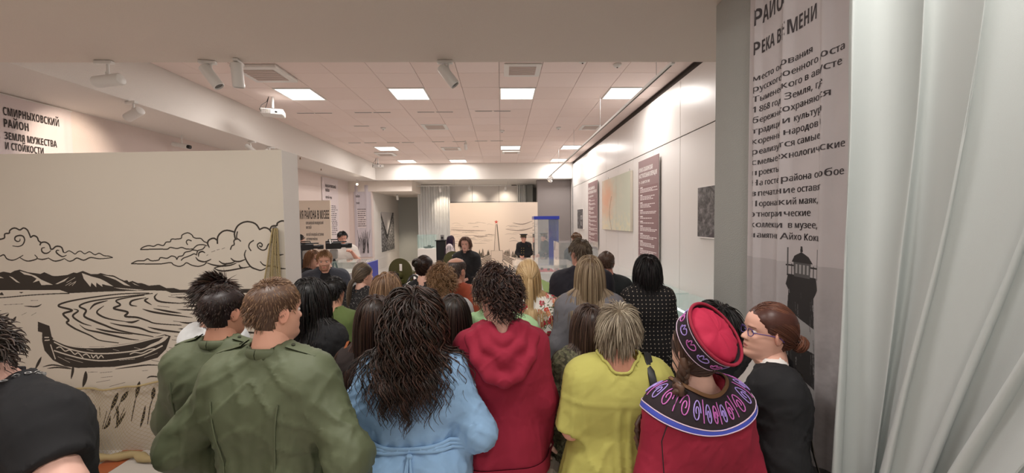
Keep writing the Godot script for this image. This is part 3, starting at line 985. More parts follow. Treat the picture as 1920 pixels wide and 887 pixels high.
func build_walls_and_pictures() -> void:
	var facing_right := deg_to_rad(90)
	var cloth := weave(mat("banner_cloth", rgb(226, 212, 212), 0.8), 6.0, 0.2)
	# banner on the side wall above the mural wall
	var b := cloth_banner("white cloth banner with bold text about the land of courage, above the mural wall", Vector3(LEFT_X + 0.005, SOFFIT - 0.02, -4.75), facing_right, 0.98, 3.3, cloth, [[0.12, 0.03, 0.012], [0.86, 0.04, 0.014]])
	var id := Basis()
	var ln := [["СМИРНЫХОВСКИЙ", 3.43, 0.1, 0.60], ["РАЙОН", 3.285, 0.1, 0.25], ["ЗЕМЛЯ МУЖЕСТВА", 3.13, 0.09, 0.56], ["И СТОЙКОСТИ", 3.005, 0.09, 0.40]]
	for l in ln:
		set_text(b, "lettering", l[0], l[2], bold, mats.ink, Vector3(0.22, l[1] - (SOFFIT - 0.02), 0.018), id, 1.0, l[3])
	# standing text board beyond the mural wall
	var brd := thing("text_board", "cream standing board with tall condensed heading, behind the camera crew", "text board", Vector3(-6.05, 0, -11.4), 0.0)
	obj("board", boxm(Vector3(0, 0, -0.06), Vector3(1.05, 2.66, 0.0), 0.004), mat("cream_board", rgb(232, 218, 202), 0.8), brd)
	set_text(brd, "lettering", "ИЯ РАЙОНА В МУЗЕЕ", 0.25, bold, mats.ink, Vector3(0.17, 2.24, 0.003), id, 1.0, 0.84)
	for l in [["КОРСАКОВСКИЙ КРАЕВЕДЧЕСКИЙ", 2.0, 0.5], ["МУЗЕЙ", 1.87, 0.15], ["МУЗЕЙ КРАЕВОЙ ИСТОРИИ", 1.66, 0.5], ["ИСТОРИИ РАЙОНА", 1.53, 0.32]]:
		set_text(brd, "lettering", l[0], 0.075, bold, mats.ink_grey, Vector3(0.34, l[1], 0.003), id, 1.0, l[2])
	# two narrow text banners deeper along the side wall
	var small_lines := func(t: Node3D, x: float, y0: float, n: int, dy: float, w: float, seed_: int) -> void:
		var im := Image.create(256, 512, false, Image.FORMAT_RGB8)
		im.fill(rgb(220, 208, 208))
		var r := RandomNumberGenerator.new()
		r.seed = seed_
		for i in n:
			var px := 4
			var yy := int(float(i) / n * 508)
			while px < int(256 * r.randf_range(0.7, 0.98)):
				var ww := r.randi_range(14, 46)
				im.fill_rect(Rect2i(px, yy, mini(ww, 252 - px), int(508.0 / n * 0.42)), rgb(92, 84, 88))
				px += ww + 9
		var m := MB.new()
		for q in [[0.0, 0.0], [1.0, 0.0], [1.0, 1.0], [0.0, 1.0]]:
			m.v.append(Vector3(x + q[0] * w, y0 - q[1] * dy * n, 0.02))
			m.uv.append(Vector2(q[0], q[1]))
		m.quad(0, 1, 2, 3)
		obj("small_print", m, tex_mat("small_print_%d" % seed_, im), t)
	var b2 := cloth_banner("narrow white banner of small text deep along the side wall", Vector3(LEFT_X + 0.005, 3.58, -13.4), facing_right, 1.3, 2.9, cloth, [[0.1, 0.05, 0.015]])
	set_text(b2, "lettering", "МАКАРОВСКИЙ", 0.1, bold, mats.ink_grey, Vector3(0.25, -0.27, 0.018), id, 1.0, 0.85)
	set_text(b2, "lettering", "РАЙОН", 0.1, bold, mats.ink_grey, Vector3(0.25, -0.43, 0.018), id, 1.0, 0.3)
	set_text(b2, "lettering", "КРАЙ РЕК", 0.08, bold, mats.ink_grey, Vector3(0.25, -0.68, 0.018), id, 1.0, 0.5)
	small_lines.call(b2, 0.25, -0.95, 16, 0.07, 0.95, 3)
	var b3 := cloth_banner("lilac-grey banner with a sketch of plants on the alcove front", Vector3(-5.93, 3.5, -15.715), 0.0, 0.68, 2.9, weave(mat("banner_lilac", rgb(206, 198, 204), 0.8), 6.0, 0.2), [[0.1, 0.05, 0.012], [0.5, 0.06, 0.012]])
	set_text(b3, "lettering", "РАЙОН", 0.09, bold, mats.ink_grey, Vector3(0.08, -0.45, 0.024), id, 1.0, 0.16)
	set_text(b3, "lettering", "ЗЕМЛЯ", 0.07, bold, mats.ink_grey, Vector3(0.08, -0.72, 0.024), id, 1.0, 0.14)
	small_lines.call(b3, 0.08, -0.95, 9, 0.085, 0.42, 5)
	var pl := MB.new()
	rng.seed = 21
	for i in 16:
		var a := Vector3(rng.randf_range(0.1, 0.55), -2.75, 0.026)
		var q := PackedVector3Array([a, a + Vector3(rng.randf_range(-0.08, 0.08), rng.randf_range(0.3, 0.5), 0), a + Vector3(rng.randf_range(-0.15, 0.15), rng.randf_range(0.6, 1.0), 0)])
		add_tube(pl, q, PackedFloat32Array([0.006, 0.01, 0.004]), 4, true, 0.2)
	obj("plant_sketch", pl, mats.ink_grey, b3).set_meta("kind", "stuff")
	# large black and white photograph on the alcove side wall
	var im := Image.create(256, 256, false, Image.FORMAT_RGB8)
	for y in 256:
		for x in 256:
			var v := 0.62 - 0.2 * float(y) / 256.0 + 0.3 * fine_noise.get_noise_2d(x * 0.05, y * 0.05) + 0.18 * fine_noise.get_noise_2d(x * 0.16 + 90, y * 0.16)
			var slope := absf(x - 110.0) - (150.0 - y) * 0.75
			if y < 150 and slope < 0.0:
				v = 0.8
			elif y < 190 and slope < 26.0:
				v -= 0.25
			im.set_pixel(x, y, Color(v, v * 0.98, v * 0.97))
	var ph := thing("photo_print", "large black and white valley photograph on the alcove wall", "photograph", Vector3(-5.215, 0, 0), 0.0)
	var pm := sheet(2, 2, func(r: float, k: float) -> Vector3: return Vector3(0.02, 2.45 - r * 1.75, -16.75 - k * 2.0))
	obj("print", pm, tex_mat("valley_photo", im), ph)
	obj("backing", boxm(Vector3(0.0, 0.7, -18.75), Vector3(0.018, 2.45, -16.75)), mats.white_enamel, ph)
	# boards on the panelled wall
	var facing_left := Basis(Vector3.UP, deg_to_rad(-90))
	var brown := mat("board_brown", rgb(140, 112, 112), 0.45)
	for q in [[-7.87, 1.02, "tall brown text board with white heading on the panelled wall, nearer one", "", 31], [-12.45, 1.2, "tall brown text board on the panelled wall, farther one", "", 32]]:
		var z0: float = q[0]
		var w: float = q[1]
		var t := thing("information_board", q[2], "text board", Vector3(RIGHT_X - 0.008, 3.17, z0), deg_to_rad(-90), "brown text boards")
		obj("plate", boxm(Vector3(0, -2.06, 0.03), Vector3(w, 0, 0.042), 0.002), brown, t)
		var edge := MB.new()
		add_box(edge, Vector3(-0.006, -2.066, 0.028), Vector3(w + 0.006, 0.006, 0.034), 0.001)
		obj("edge_strip", edge, mats.print_white, t)
		for sx in [0.06, w - 0.06]:
			for sy in [-0.06, -2.0]:
				obj("spacer", rodm(Vector3(sx, sy, 0.0), Vector3(sx, sy, 0.03), 0.012), mats.steel, t)
		set_text(t, "lettering", "ЮЖНО-САХАЛИНСКАЯ", 0.085, bold, mats.print_white, Vector3(0.05, -0.19, 0.0435), id, 1.0, w * 0.68)
		set_text(t, "lettering", "НАСТУПАТЕЛЬНАЯ ОПЕРАЦИЯ", 0.085, bold, mats.print_white, Vector3(0.05, -0.31, 0.0435), id, 1.0, w * 0.88)
		set_text(t, "lettering", "11 – 25 АВГУСТА 1945", 0.05, bold, mats.print_white, Vector3(0.05, -0.44, 0.0435), id, 1.0, w * 0.55)
		var lim := Image.create(512, 1024, false, Image.FORMAT_RGB8)
		lim.fill(rgb(140, 112, 112))
		var r := RandomNumberGenerator.new()
		r.seed = q[4]
		var yy := 10
		while yy < 1000:
			lim.fill_rect(Rect2i(44, yy, r.randi_range(60, 90), 15), rgb(232, 222, 220))
			lim.fill_rect(Rect2i(8, yy + 2, 8, 10), rgb(232, 222, 220))
			yy += 24
			for i in r.randi_range(1, 3):
				var px := 44
				var stop := int(512 * r.randf_range(0.5, 0.97))
				while px < stop:
					var ww := r.randi_range(18, 60)
					lim.fill_rect(Rect2i(px, yy, mini(ww, 505 - px), 11), rgb(222, 210, 208))
					px += ww + 8
				yy += 19
			yy += 22
		var pr := sheet(2, 2, func(rr: float, k: float) -> Vector3: return Vector3(0.03 + k * (w - 0.05), -0.52 - rr * 1.5, 0.0432))
		obj("small_print", pr, tex_mat("board_print_%d" % q[4], lim), t)
	# canvas with a pale abstract painting
	var art := Image.create(384, 224, false, Image.FORMAT_RGB8)
	for y in 224:
		for x in 384:
			var u := x / 384.0
			var vv := y / 224.0
			var n1 := fold_noise.get_noise_2d(u * 3.0, vv * 3.0)
			var n2 := fine_noise.get_noise_2d(u * 9.0, vv * 7.0)
			var c := Color(0.86, 0.83, 0.76).lerp(Color(0.80, 0.81, 0.74), clampf(u * 1.2 + n1 * 0.4, 0, 1))
			var o := clampf(1.25 - Vector2((u - 0.2) * 3.4, (vv - 0.38) * 2.4).length() + n1 * 0.3 + n2 * 0.15, 0, 1)
			c = c.lerp(Color(0.93, 0.69, 0.56), o * 0.75)
			var trunk := absf(u - 0.36 - 0.05 * sin(vv * 7.0)) < 0.012 and vv > 0.35
			if trunk:
				c = c.lerp(Color(0.62, 0.52, 0.42), 0.6)
			if absf(u - 0.56) < 0.004:
				c = c.lerp(Color(0.7, 0.65, 0.55), 0.5)
			c = c.lerp(Color(0.93, 0.86, 0.70), clampf(n2 * 0.5 + (vv - 0.75), 0, 0.5))
			art.set_pixel(x, y, c)
	var cv := thing("canvas_painting", "wide unframed canvas with a pale orange abstract painting on the panelled wall", "painting", Vector3(RIGHT_X - 0.005, 3.06, -10.68), deg_to_rad(-90))
	obj("stretcher", boxm(Vector3(0, -1.33, 0.0), Vector3(2.36, 0, 0.058), 0.004), mat("canvas_side", rgb(206, 196, 180), 0.85), cv)
	obj("canvas", sheet(2, 2, func(r: float, k: float) -> Vector3: return Vector3(0.004 + k * 2.352, -0.004 - r * 1.322, 0.0595)), tex_mat("abstract_art", art, 0.85), cv)
	for x in [0.5, 2.2]:
		obj("hook", rodm(Vector3(x, 0, 0.02), Vector3(x, 0.06, 0.02), 0.005), mats.steel, cv)
	# two black and white photographs
	for q in [[-5.5, 0.78, 2.44, 0.72, 41, "black and white photograph panel beside the grey pillar"], [-14.3, 0.98, 2.38, 0.72, 42, "small black and white photograph panel at the far end of the panelled wall"]]:
		var t := thing("photo_print", q[5], "photograph", Vector3(RIGHT_X - 0.005, q[2], q[0]), deg_to_rad(-90), "black and white photographs")
		var w: float = q[1]
		var h: float = q[3]
		obj("backing", boxm(Vector3(0, -h, 0.0), Vector3(w, 0, 0.028), 0.002), mats.print_white, t)
		var p2 := Image.create(160, 160, false, Image.FORMAT_RGB8)
		var off: float = q[4] * 7.0
		for y in 160:
			for x in 160:
				var v := 0.36 + 0.22 * fine_noise.get_noise_2d(x * 0.03 + off, y * 0.03) + 0.12 * fine_noise.get_noise_2d(x * 0.12 + off, y * 0.1)
				if Vector2(x - 20, y - 90).length() > 95 and Vector2(x - 20, y - 90).length() < 102:
					v = 0.2
				p2.set_pixel(x, y, Color(v, v * 0.97, v * 0.98))
		p2.fill_rect(Rect2i(95, 50, 46, 34), Color(0.72, 0.7, 0.7))
		p2.fill_rect(Rect2i(104, 62, 9, 18), Color(0.2, 0.2, 0.2))
		p2.fill_rect(Rect2i(120, 60, 7, 20), Color(0.25, 0.25, 0.25))
		p2.fill_rect(Rect2i(100, 100, 20, 34), Color(0.65, 0.62, 0.62))
		fill_poly(p2, v2([60, 160, 100, 135, 160, 140, 160, 160]), Color(0.3, 0.27, 0.29))
		obj("print", sheet(2, 2, func(r: float, k: float) -> Vector3: return Vector3(0.002 + k * (w - 0.02), -0.002 - r * (h - 0.02), 0.0295)), tex_mat("photo_%d" % q[4], p2, 0.4), t)

# ---------------------------------------------------------------- mural wall
func build_mural_wall() -> void:
	var k := 5.2   # pixels per centimetre
	var im := Image.create(int(340 * k), int(263 * k), false, Image.FORMAT_RGB8)
	var paper := rgb(206, 197, 183)
	var ink := rgb(52, 45, 38)
	im.fill(paper)
	for e in MURAL:
		var pts := v2(e[3], k)
		match e[0]:
			"S": stroke(im, pts, e[1] * k, ink, e[2])
			"W": stroke(im, pts, e[1] * k, paper, e[2])
			"P": fill_poly(im, pts, ink)
			"Q": fill_poly(im, pts, paper)
	# node: origin at the lower left of the print, x along the wall
	var left := Vector3(-5.266, 0, -3.52)
	var dirv := (Vector3(-1.87, 0, -3.36) - left).normalized()
	var turn := atan2(-dirv.z, dirv.x)
	var t := thing("mural_wall", "cream partition with a black linocut print of boat, lake, mountains and clouds", "partition", left, turn)
	obj("core", boxm(Vector3(0, 0, -0.24), Vector3(3.4, 2.63, -0.002), 0.004), mat("partition_white", rgb(230, 224, 218), 0.8), t)
	var pr := sheet(2, 2, func(r: float, q: float) -> Vector3: return Vector3(q * 3.4, 2.63 - r * 2.63, 0.0))
	obj("printed_face", pr, tex_mat("linocut", im, 0.85), t)
	# fishing net hung from the upper corner and along the foot
	var net := weave(mat("net_twine", rgb(176, 158, 116), 0.9), 8.0, 0.3)
	var twine := func(m: MB, a: Vector3, b: Vector3, r: float) -> void:
		rod(m, a, b, r, 3)
	var fall := func(u: float, v: float) -> Vector3:
		var w := 0.04 + 0.36 * pow(v, 0.8)
		var x := 3.36 - w * 0.85 + u * w + 0.04 * v * sin(v * 5.0)
		return Vector3(x, 1.96 - v * 1.95, 0.02 + 0.03 * (1.0 + sin(u * 14.0 + v * 3.0)) * (0.3 + v))
	var h := thing("fishing_net", "straw-coloured fishing net hung from the mural's upper corner", "fishing net", left, turn)
	var nm := MB.new()
	var nu := 22
	var nv := 90
	for i in nu:
		for j in nv:
			var a: Vector3 = fall.call(float(i) / nu, float(j) / nv)
			twine.call(nm, a, fall.call(float(i + 1) / nu, float(j + 1) / nv), 0.0016)
			twine.call(nm, fall.call(float(i + 1) / nu, float(j) / nv), fall.call(float(i) / nu, float(j + 1) / nv), 0.0016)
	obj("mesh_netting", nm, net, h).set_meta("kind", "stuff")
	var cords := MB.new()
	for i in 5:
		var ps := PackedVector3Array()
		var rs := PackedFloat32Array()
		for j in 14:
			ps.append(fall.call(0.1 + i * 0.2 + 0.05 * sin(j * 1.3 + i), j / 13.0) + Vector3(0, 0, 0.012))
			rs.append(0.006 - 0.0007 * i)
		add_tube(cords, ps, rs, 6)
	obj("cord", cords, net, h).set_meta("kind", "stuff")
	obj("nail", rodm(Vector3(3.33, 1.965, -0.01), Vector3(3.33, 1.965, 0.05), 0.008), mats.steel, h)
	var f2 := thing("fishing_net", "fishing net bundled along the foot of the mural with a head rope", "fishing net", left, turn)
	var low := func(u: float, v: float) -> Vector3:
		var x := 0.2 + u * 2.9
		var top := 0.62 + 0.05 * sin(u * 9.0) + 0.12 * pow(absf(u - 0.55), 1.5)
		return Vector3(x, lerpf(top, 0.03, v), 0.03 + 0.16 * v * (0.6 + 0.4 * sin(u * 31.0 + v * 2.0)) + 0.02 * sin(u * 60.0))
	var lm := MB.new()
	for i in 84:
		for j in 16:
			twine.call(lm, low.call(i / 84.0, j / 16.0), low.call((i + 1) / 84.0, (j + 1) / 16.0), 0.0012)
			twine.call(lm, low.call((i + 1) / 84.0, j / 16.0), low.call(i / 84.0, (j + 1) / 16.0), 0.0012)
	obj("mesh_netting", lm, net, f2).set_meta("kind", "stuff")
	var hr := PackedVector3Array()
	var hrr := PackedFloat32Array()
	for i in 50:
		hr.append(low.call(i / 49.0, 0.0) + Vector3(0, 0, 0.01))
		hrr.append(0.009)
	var rp := MB.new()
	add_tube(rp, hr, hrr, 6)
	obj("head_rope", rp, net, f2)
	var roll := MB.new()
	var rl := PackedVector3Array()
	var rr := PackedFloat32Array()
	for i in 40:
		rl.append(Vector3(0.25 + i * 0.07, 0.042 + 0.008 * sin(i * 1.7), 0.16 + 0.03 * sin(i * 0.9)))
		rr.append(0.032 + 0.009 * sin(i * 2.3))
	add_tube(roll, rl, rr, 9)
	obj("rolled_edge", roll, net, f2)
	# glass floats
	for p in [[1.72, 0.17, 0.22, 0.13, "large amber glass float in netting at the foot of the mural"], [1.42, 0.08, 0.3, 0.07, "small clear glass float on the floor before the mural"]]:
		var g := thing("glass_float", p[4], "float", Vector3.ZERO, 0.0, "net floats")
		var basis_ := Basis(Vector3.UP, turn)
		g.position = left + basis_ * Vector3(p[0], p[3] - 0.005, p[2])
		var s := MB.new()
		var prof := []
		for i in 15:
			var a := PI * i / 14.0
			prof.append([sin(a) * p[3], cos(a) * p[3]])
		add_lathe(s, prof, 24)
		obj("ball", s, glass_mat("float_glass", rgb(196, 176, 120), 0.72), g)
		var cg := MB.new()
		for i in 6:
			var ring := PackedVector3Array()
			var ra := PackedFloat32Array()
			for j in 17:
				var a := TAU * j / 16.0
				ring.append(Basis(Vector3.UP, PI * i / 6.0) * Vector3(cos(a), sin(a), 0) * (p[3] + 0.002))
				ra.append(0.004)
			add_tube(cg, ring, ra, 5, false)
		obj("netting", cg, net, g).set_meta("kind", "stuff")

# ---------------------------------------------------------------- banner and curtain beside the photographer
func build_near_right() -> void:
	var H := 3.55
	var Z0 := -2.5
	# folds of the cloth as bumps along its width
	var bumps := [[0.10, 0.022, 0.030], [0.335, 0.030, 0.036], [0.60, 0.028, 0.030], [0.82, 0.05, 0.03]]
	var cloth_at := func(s: float, y: float) -> Vector3:
		# s is the distance along the cloth from its far edge
		var x := 0.0
		for b in bumps:
			var c: float = b[0] + 0.012 * sin(y * 1.3 + b[0] * 9.0)
			x += b[2] * exp(-pow((s - c) / b[1], 2.0))
		return Vector3(1.63 - x, y, Z0 + s)
	var im := Image.create(640, 2048, false, Image.FORMAT_RGB8)
	var px := func(s: float, y: float) -> Vector2:
		return Vector2(s / 1.08 * 640.0, (3.6 - y) / H * 2048.0)
	for y in range(0, 2048, 2):
		for x in range(0, 640, 2):
			var v := 0.80 + 0.02 * fold_noise.get_noise_2d(x * 0.006, y * 0.004)
			var hgt := 3.6 - y / 2048.0 * H
			if hgt < 1.75:
				var cl := fine_noise.get_noise_2d(x * 0.012, y * 0.008) * 0.06 + 0.03 * fold_noise.get_noise_2d(x * 0.05, y * 0.05)
				v = 0.74 + cl * clampf((1.75 - hgt) * 2.0, 0, 1)
			im.fill_rect(Rect2i(x, y, 2, 2), Color(v, v * 0.965, v * 0.97))
	# the printed lighthouse photograph
	var dark := Color(0.2, 0.19, 0.19)
	var mid := Color(0.36, 0.35, 0.35)
	var pale := Color(0.66, 0.65, 0.65)
	var poly := func(a: Array, c: Color) -> void:
		var o := PackedVector2Array()
		for i in range(0, a.size(), 2):
			o.append(px.call(a[i], a[i + 1]))
		fill_poly(im, o, c)
	var half := func(y: float) -> float: return lerpf(0.085, 0.14, clampf((1.58 - y) / 1.0, 0, 1))
	var cx := 0.46
	poly.call([cx - 0.085, 1.6, cx + 0.085, 1.6, cx + 0.16, 0.5, cx - 0.16, 0.5], pale)
	for q in [[1.46, 1.62, dark], [1.14, 1.30, dark], [0.80, 0.98, dark], [0.4, 0.62, dark]]:
		var ya: float = q[1]
		var yb: float = q[0]
		poly.call([cx - half.call(ya), ya, cx + half.call(ya), ya - 0.02, cx + half.call(yb), yb - 0.05, cx, yb - 0.02, cx - half.call(yb), yb + 0.02], q[2])
	poly.call([cx - 0.09, 1.68, cx + 0.1, 1.68, cx + 0.115, 1.62, cx + 0.08, 1.56, cx - 0.075, 1.56, cx - 0.1, 1.62], dark)
	for i in 9:
		var xx := cx - 0.095 + i * 0.025
		poly.call([xx, 1.74, xx + 0.005, 1.74, xx + 0.005, 1.67, xx, 1.67], dark)
	poly.call([cx - 0.1, 1.735, cx + 0.11, 1.735, cx + 0.11, 1.727, cx - 0.1, 1.727], dark)
	poly.call([cx - 0.055, 1.75, cx + 0.065, 1.75, cx + 0.06, 1.67, cx - 0.05, 1.67], mid)
	for i in 4:
		poly.call([cx - 0.04 + i * 0.026, 1.74, cx - 0.026 + i * 0.026, 1.74, cx - 0.026 + i * 0.026, 1.69, cx - 0.04 + i * 0.026, 1.69], pale)
	poly.call([cx - 0.068, 1.75, cx - 0.05, 1.785, cx, 1.81, cx + 0.05, 1.785, cx + 0.078, 1.75], dark)
	poly.call([cx - 0.008, 1.81, cx - 0.006, 1.84, cx + 0.006, 1.84, cx + 0.01, 1.81], dark)
	for x in [-0.095, 0.105]:
		poly.call([cx + x, 1.83, cx + x + 0.006, 1.83, cx + x + 0.006, 1.68, cx + x, 1.68], mid)
	poly.call([0.1, 0.55, 0.3, 0.62, 0.45, 0.60, 0.62, 0.66, 0.78, 0.58, 0.95, 0.5, 1.08, 0.3, 1.08, 0.05, 0.0, 0.05, 0.0, 0.45], dark)
	poly.call([0.55, 0.7, 0.72, 0.73, 0.9, 0.6, 0.95, 0.5, 0.6, 0.56], mid)
	var r2 := RandomNumberGenerator.new()
	r2.seed = 5
	for i in 260:
		var s := r2.randf_range(0.02, 1.05)
		var y := r2.randf_range(0.08, 0.52)
		var l := r2.randf_range(0.01, 0.06)
		stroke(im, PackedVector2Array([px.call(s, y), px.call(s + l, y + r2.randf_range(-0.02, 0.03))]), r2.randf_range(2, 6), [pale, mid, mid, dark][r2.randi() % 4], 0.6, false)
	for i in 90:
		var y := r2.randf_range(0.55, 1.6)
		var s: float = cx + r2.randf_range(-1, 1) * half.call(y)
		stroke(im, PackedVector2Array([px.call(s, y), px.call(s + 0.004, y - r2.randf_range(0.02, 0.08))]), r2.randf_range(2, 5), [pale, mid][r2.randi() % 2], 0.6, false)
	var t := thing("hanging_banner", "tall grey cloth banner with dark text and a lighthouse photograph, on the pillar", "banner", Vector3.ZERO)
	var m := sheet(30, 160, func(r: float, k: float) -> Vector3: return cloth_at.call(k * 1.08, 3.6 - r * H), 0.002)
	var cm := tex_mat("lighthouse_banner", im, 0.75)
	obj("cloth", m, cm, t)
	obj("hanging_bar", rodm(Vector3(1.635, 3.61, Z0 - 0.02), Vector3(1.635, 3.61, Z0 + 1.1), 0.01), mats.steel, t)
	var rows := ["место основания", "русского военного поста", "Тыменевского в августе", "1868 года. Земля, где", "бережно сохраняются", "традиции и культура", "коренных народов и", "реализуются самые", "смелые технологические", "проекты.", "На гостей района особое", "впечатление оставят", "Поронайский маяк,", "этнографические", "коллекции в музее,", "памятник Айхо Коки."]
	var put := func(text: String, cap: float, font: Font, squeeze: float, y: float) -> void:
		var lm := letters(text, cap, font, squeeze)
		if font == plain_font:
			lm.add(lm, Transform3D(Basis(), Vector3(0.0016, 0, 0)))
		for i in lm.v.size():
			var p := lm.v[i]
			var w: Vector3 = cloth_at.call(0.085 + p.x, y + p.y)
			var e: Vector3 = cloth_at.call(0.087 + p.x, y + p.y)
			var d := (e - w).normalized()
			lm.v[i] = w + Vector3(-d.z, 0, d.x) * 0.0018
		obj("lettering", lm, mats.ink_grey, t)
	put.call("РАЙОН", 0.10, bold, 0.56, 3.245)
	put.call("РЕКА ВРЕМЕНИ", 0.078, bold, 0.56, 3.055)
	for i in rows.size():
		put.call(rows[i], 0.036, plain_font, 1.06, 2.875 - i * 0.0655)
	# white curtain gathered towards its foot
	var width := func(y: float) -> float:
		return 1.5 * (0.20 + 0.80 * smoothstep(0.2, 2.9, y))
	var drape := func(r: float, k: float) -> Vector3:
		var y := 3.62 - r * 3.6
		var w: float = width.call(y)
		var ph := k * 16.0
		var fold := sin(ph * TAU * 0.5 + 0.6 * sin(ph * 0.7)) * 0.5 + 0.5 * sin(ph * 1.37 + 1.0 + y * 0.3)
		var amp := 0.05 * (1.0 - 0.35 * k) + 0.015 * r
		return Vector3(1.31 + 0.02 * sin(k * 5.0) - fold * amp + 0.02 * fold_noise.get_noise_2d(k * 6.0, y * 0.5), y, -1.42 + k * w + 0.03 * sin(ph * TAU * 0.5 + 1.2))
	var ct := thing("curtain", "white floor-length curtain in soft folds beside the lighthouse banner", "curtain", Vector3.ZERO)
	var cmat := weave(mat("curtain_white", rgb(190, 196, 194), 0.8), 14.0, 0.18)
	cmat.backlight_enabled = true
	cmat.backlight = Color(0.12, 0.12, 0.12)
	obj("cloth", sheet(60, 260, drape, 0.003), cmat, ct)
	obj("rail", rodm(Vector3(1.31, 3.635, -1.5), Vector3(1.31, 3.635, 0.4), 0.012), mats.white_enamel, ct)

# ---------------------------------------------------------------- far end of the hall
func build_far_end() -> void:
	# lit white panel wall behind the printed screen
	var w := struct("wall_end_panels", boxm(Vector3(-2.6, 0, -18.3), Vector3(1.2, SOFFIT + 0.02, -18.1)), mats.joint_dark)
	var pw := bev(Vector3(1.24, 0.74, 0.02), 0.003).mesh()
	var pt := bev(Vector3(1.24, 2.86, 0.02), 0.003).mesh()
	for i in 3:
		obj("wall_panel", pw, mats.panel_wall, w, Vector3(-1.97 + i * 1.25, 3.27, -18.09))
		obj("wall_panel", pt, mats.panel_wall, w, Vector3(-1.97 + i * 1.25, 1.45, -18.09))
	struct("trim_end_post", boxm(Vector3(1.2, 0, -18.2), Vector3(1.48, SOFFIT, -17.9)), mats.paint_grey)
	# white curtains
	var drape := func(x0: float, x1: float, z: float, top: float, n: float) -> MB:
		return sheet(10, 90, func(r: float, k: float) -> Vector3:
			var y := top - r * (top - 0.02)
			return Vector3(lerpf(x0, x1, k), y, z + 0.05 * sin(k * n * TAU + 0.4 * sin(r * 3.0)) + 0.02 * sin(k * n * 2.3)), 0.004)
	var cm := weave(mat("far_curtain", rgb(222, 222, 220), 0.8), 8.0, 0.15)
	var c1 := thing("curtain", "white curtain at the far end, behind the teal glass showcase", "curtain", Vector3.ZERO)
	obj("cloth", drape.call(-3.75, -2.3, -17.45, 3.62, 12.0), cm, c1)
	obj("rail", rodm(Vector3(-3.8, 3.64, -17.45), Vector3(-2.25, 3.64, -17.45), 0.012), mats.white_enamel, c1)
	var c2 := thing("curtain", "narrow white curtain between the end panels and the dark pillar", "curtain", Vector3.ZERO)
	obj("cloth", drape.call(0.75, 1.15, -17.7, 3.62, 4.0), cm, c2)
	obj("rail", rodm(Vector3(0.7, 3.64, -17.7), Vector3(1.2, 3.64, -17.7), 0.012), mats.white_enamel, c2)
	# track with spots
	var tk := thing("light_track", "short white light track across the far end", "light track", Vector3.ZERO)
	obj("rail", boxm(Vector3(-4.4, 3.5, -16.52), Vector3(0.45, 3.53, -16.48)), mats.white_enamel, tk)
	for x in [-4.2, -2.0, 0.3]:
		obj("wire", rodm(Vector3(x, 3.53, -16.5), Vector3(x, SOFFIT + 0.03, -16.5), 0.004, 6), mats.steel, tk)
	spotlight(Vector3(-1.35, 3.5, -16.5), PI, -1.15, "white spotlight lighting the end panels, closer to the curtain", true, 1.0, 0.1, 1.6)
	spotlight(Vector3(0.2, 3.5, -16.5), PI, -1.15, "white spotlight lighting the end panels, closer to the dark pillar", true, 1.0, 0.1, 1.6)
	spotlight(Vector3(-2.6, 3.5, -16.5), PI, -0.9, "white spotlight above the far curtain", true, 1.0, 0.1, 1.3)
	spotlight(Vector3(-1.0, CEIL - 0.001, -11.2), PI, -0.85, "small warm lit spotlight on the ceiling aimed at the printed screen", true, 0.9, 0.1, 4.0)
	spotlight(Vector3(-4.6, 3.238, -17.2), PI, -0.5, "white spotlight under the alcove ceiling before the grey wall", true, 1.0, 0.1, 5.0)
	# glowing lamp under the soffit seen head on
	spotlight(Vector3(-5.6, SOFFIT - 0.001, -15.2), 0.35, -1.25, "warm glowing spotlight aimed down the hall near the alcove", true)
	# printed screen with obelisk and star
	var k := 200.0
	var im := Image.create(int(3.08 * k), int(2.64 * k), false, Image.FORMAT_RGB8)
	var paper := rgb(232, 214, 196)
	var ink := rgb(146, 130, 116)
	var deep := rgb(92, 84, 72)
	im.fill(paper)
	var P := func(a: Array) -> PackedVector2Array:
		var o := PackedVector2Array()
		for i in range(0, a.size(), 2):
			o.append(Vector2(a[i] * k, (2.64 - a[i + 1]) * k))
		return o
	var r := RandomNumberGenerator.new()
	r.seed = 9
	for i in 70:
		var x := r.randf_range(0.0, 3.0)
		var y := r.randf_range(1.15, 1.95)
		if absf(x - 1.6) < 0.3:
			continue
		stroke(im, P.call([x, y, x + r.randf_range(0.06, 0.2), y + r.randf_range(-0.02, 0.05), x + r.randf_range(0.2, 0.5), y - 0.01]), r.randf_range(1.5, 4.0), ink.lerp(paper, r.randf_range(0.2, 0.6)), 0.8)
	for s in [[0.02, 1.72, 1.25, 1.66], [1.95, 1.70, 3.05, 1.80], [0.8, 1.5, 1.3, 1.48], [2.2, 1.92, 2.9, 1.98]]:
		stroke(im, P.call([s[0], s[1], (s[0] + s[2]) / 2, s[1] - 0.05, s[2], s[3]]), 6, ink, 0.7)
	# trees and causeway
	for i in 60:
		var x := r.randf_range(0.95, 2.75)
		if absf(x - 1.62) < 0.22:
			continue
		var b := 0.72 + r.randf_range(-0.03, 0.06)
		var hh := r.randf_range(0.12, 0.3)
		fill_poly(im, P.call([x - 0.05, b, x, b + hh, x + 0.05, b]), deep if r.randf() < 0.6 else ink)
	for i in 12:
		stroke(im, P.call([0.9 - i * 0.05, 0.3, 1.2, 0.52 + i * 0.018, 1.5, 0.7 + i * 0.012]), 4, [ink, deep, paper][i % 3], 0.4)
		stroke(im, P.call([2.35 + i * 0.06, 0.3, 2.05, 0.52 + i * 0.018, 1.75, 0.7 + i * 0.012]), 4, [ink, deep, paper][i % 3], 0.4)
	fill_poly(im, P.call([1.38, 0.3, 1.86, 0.3, 1.83, 0.95, 1.42, 0.95]), paper.lerp(ink, 0.12))
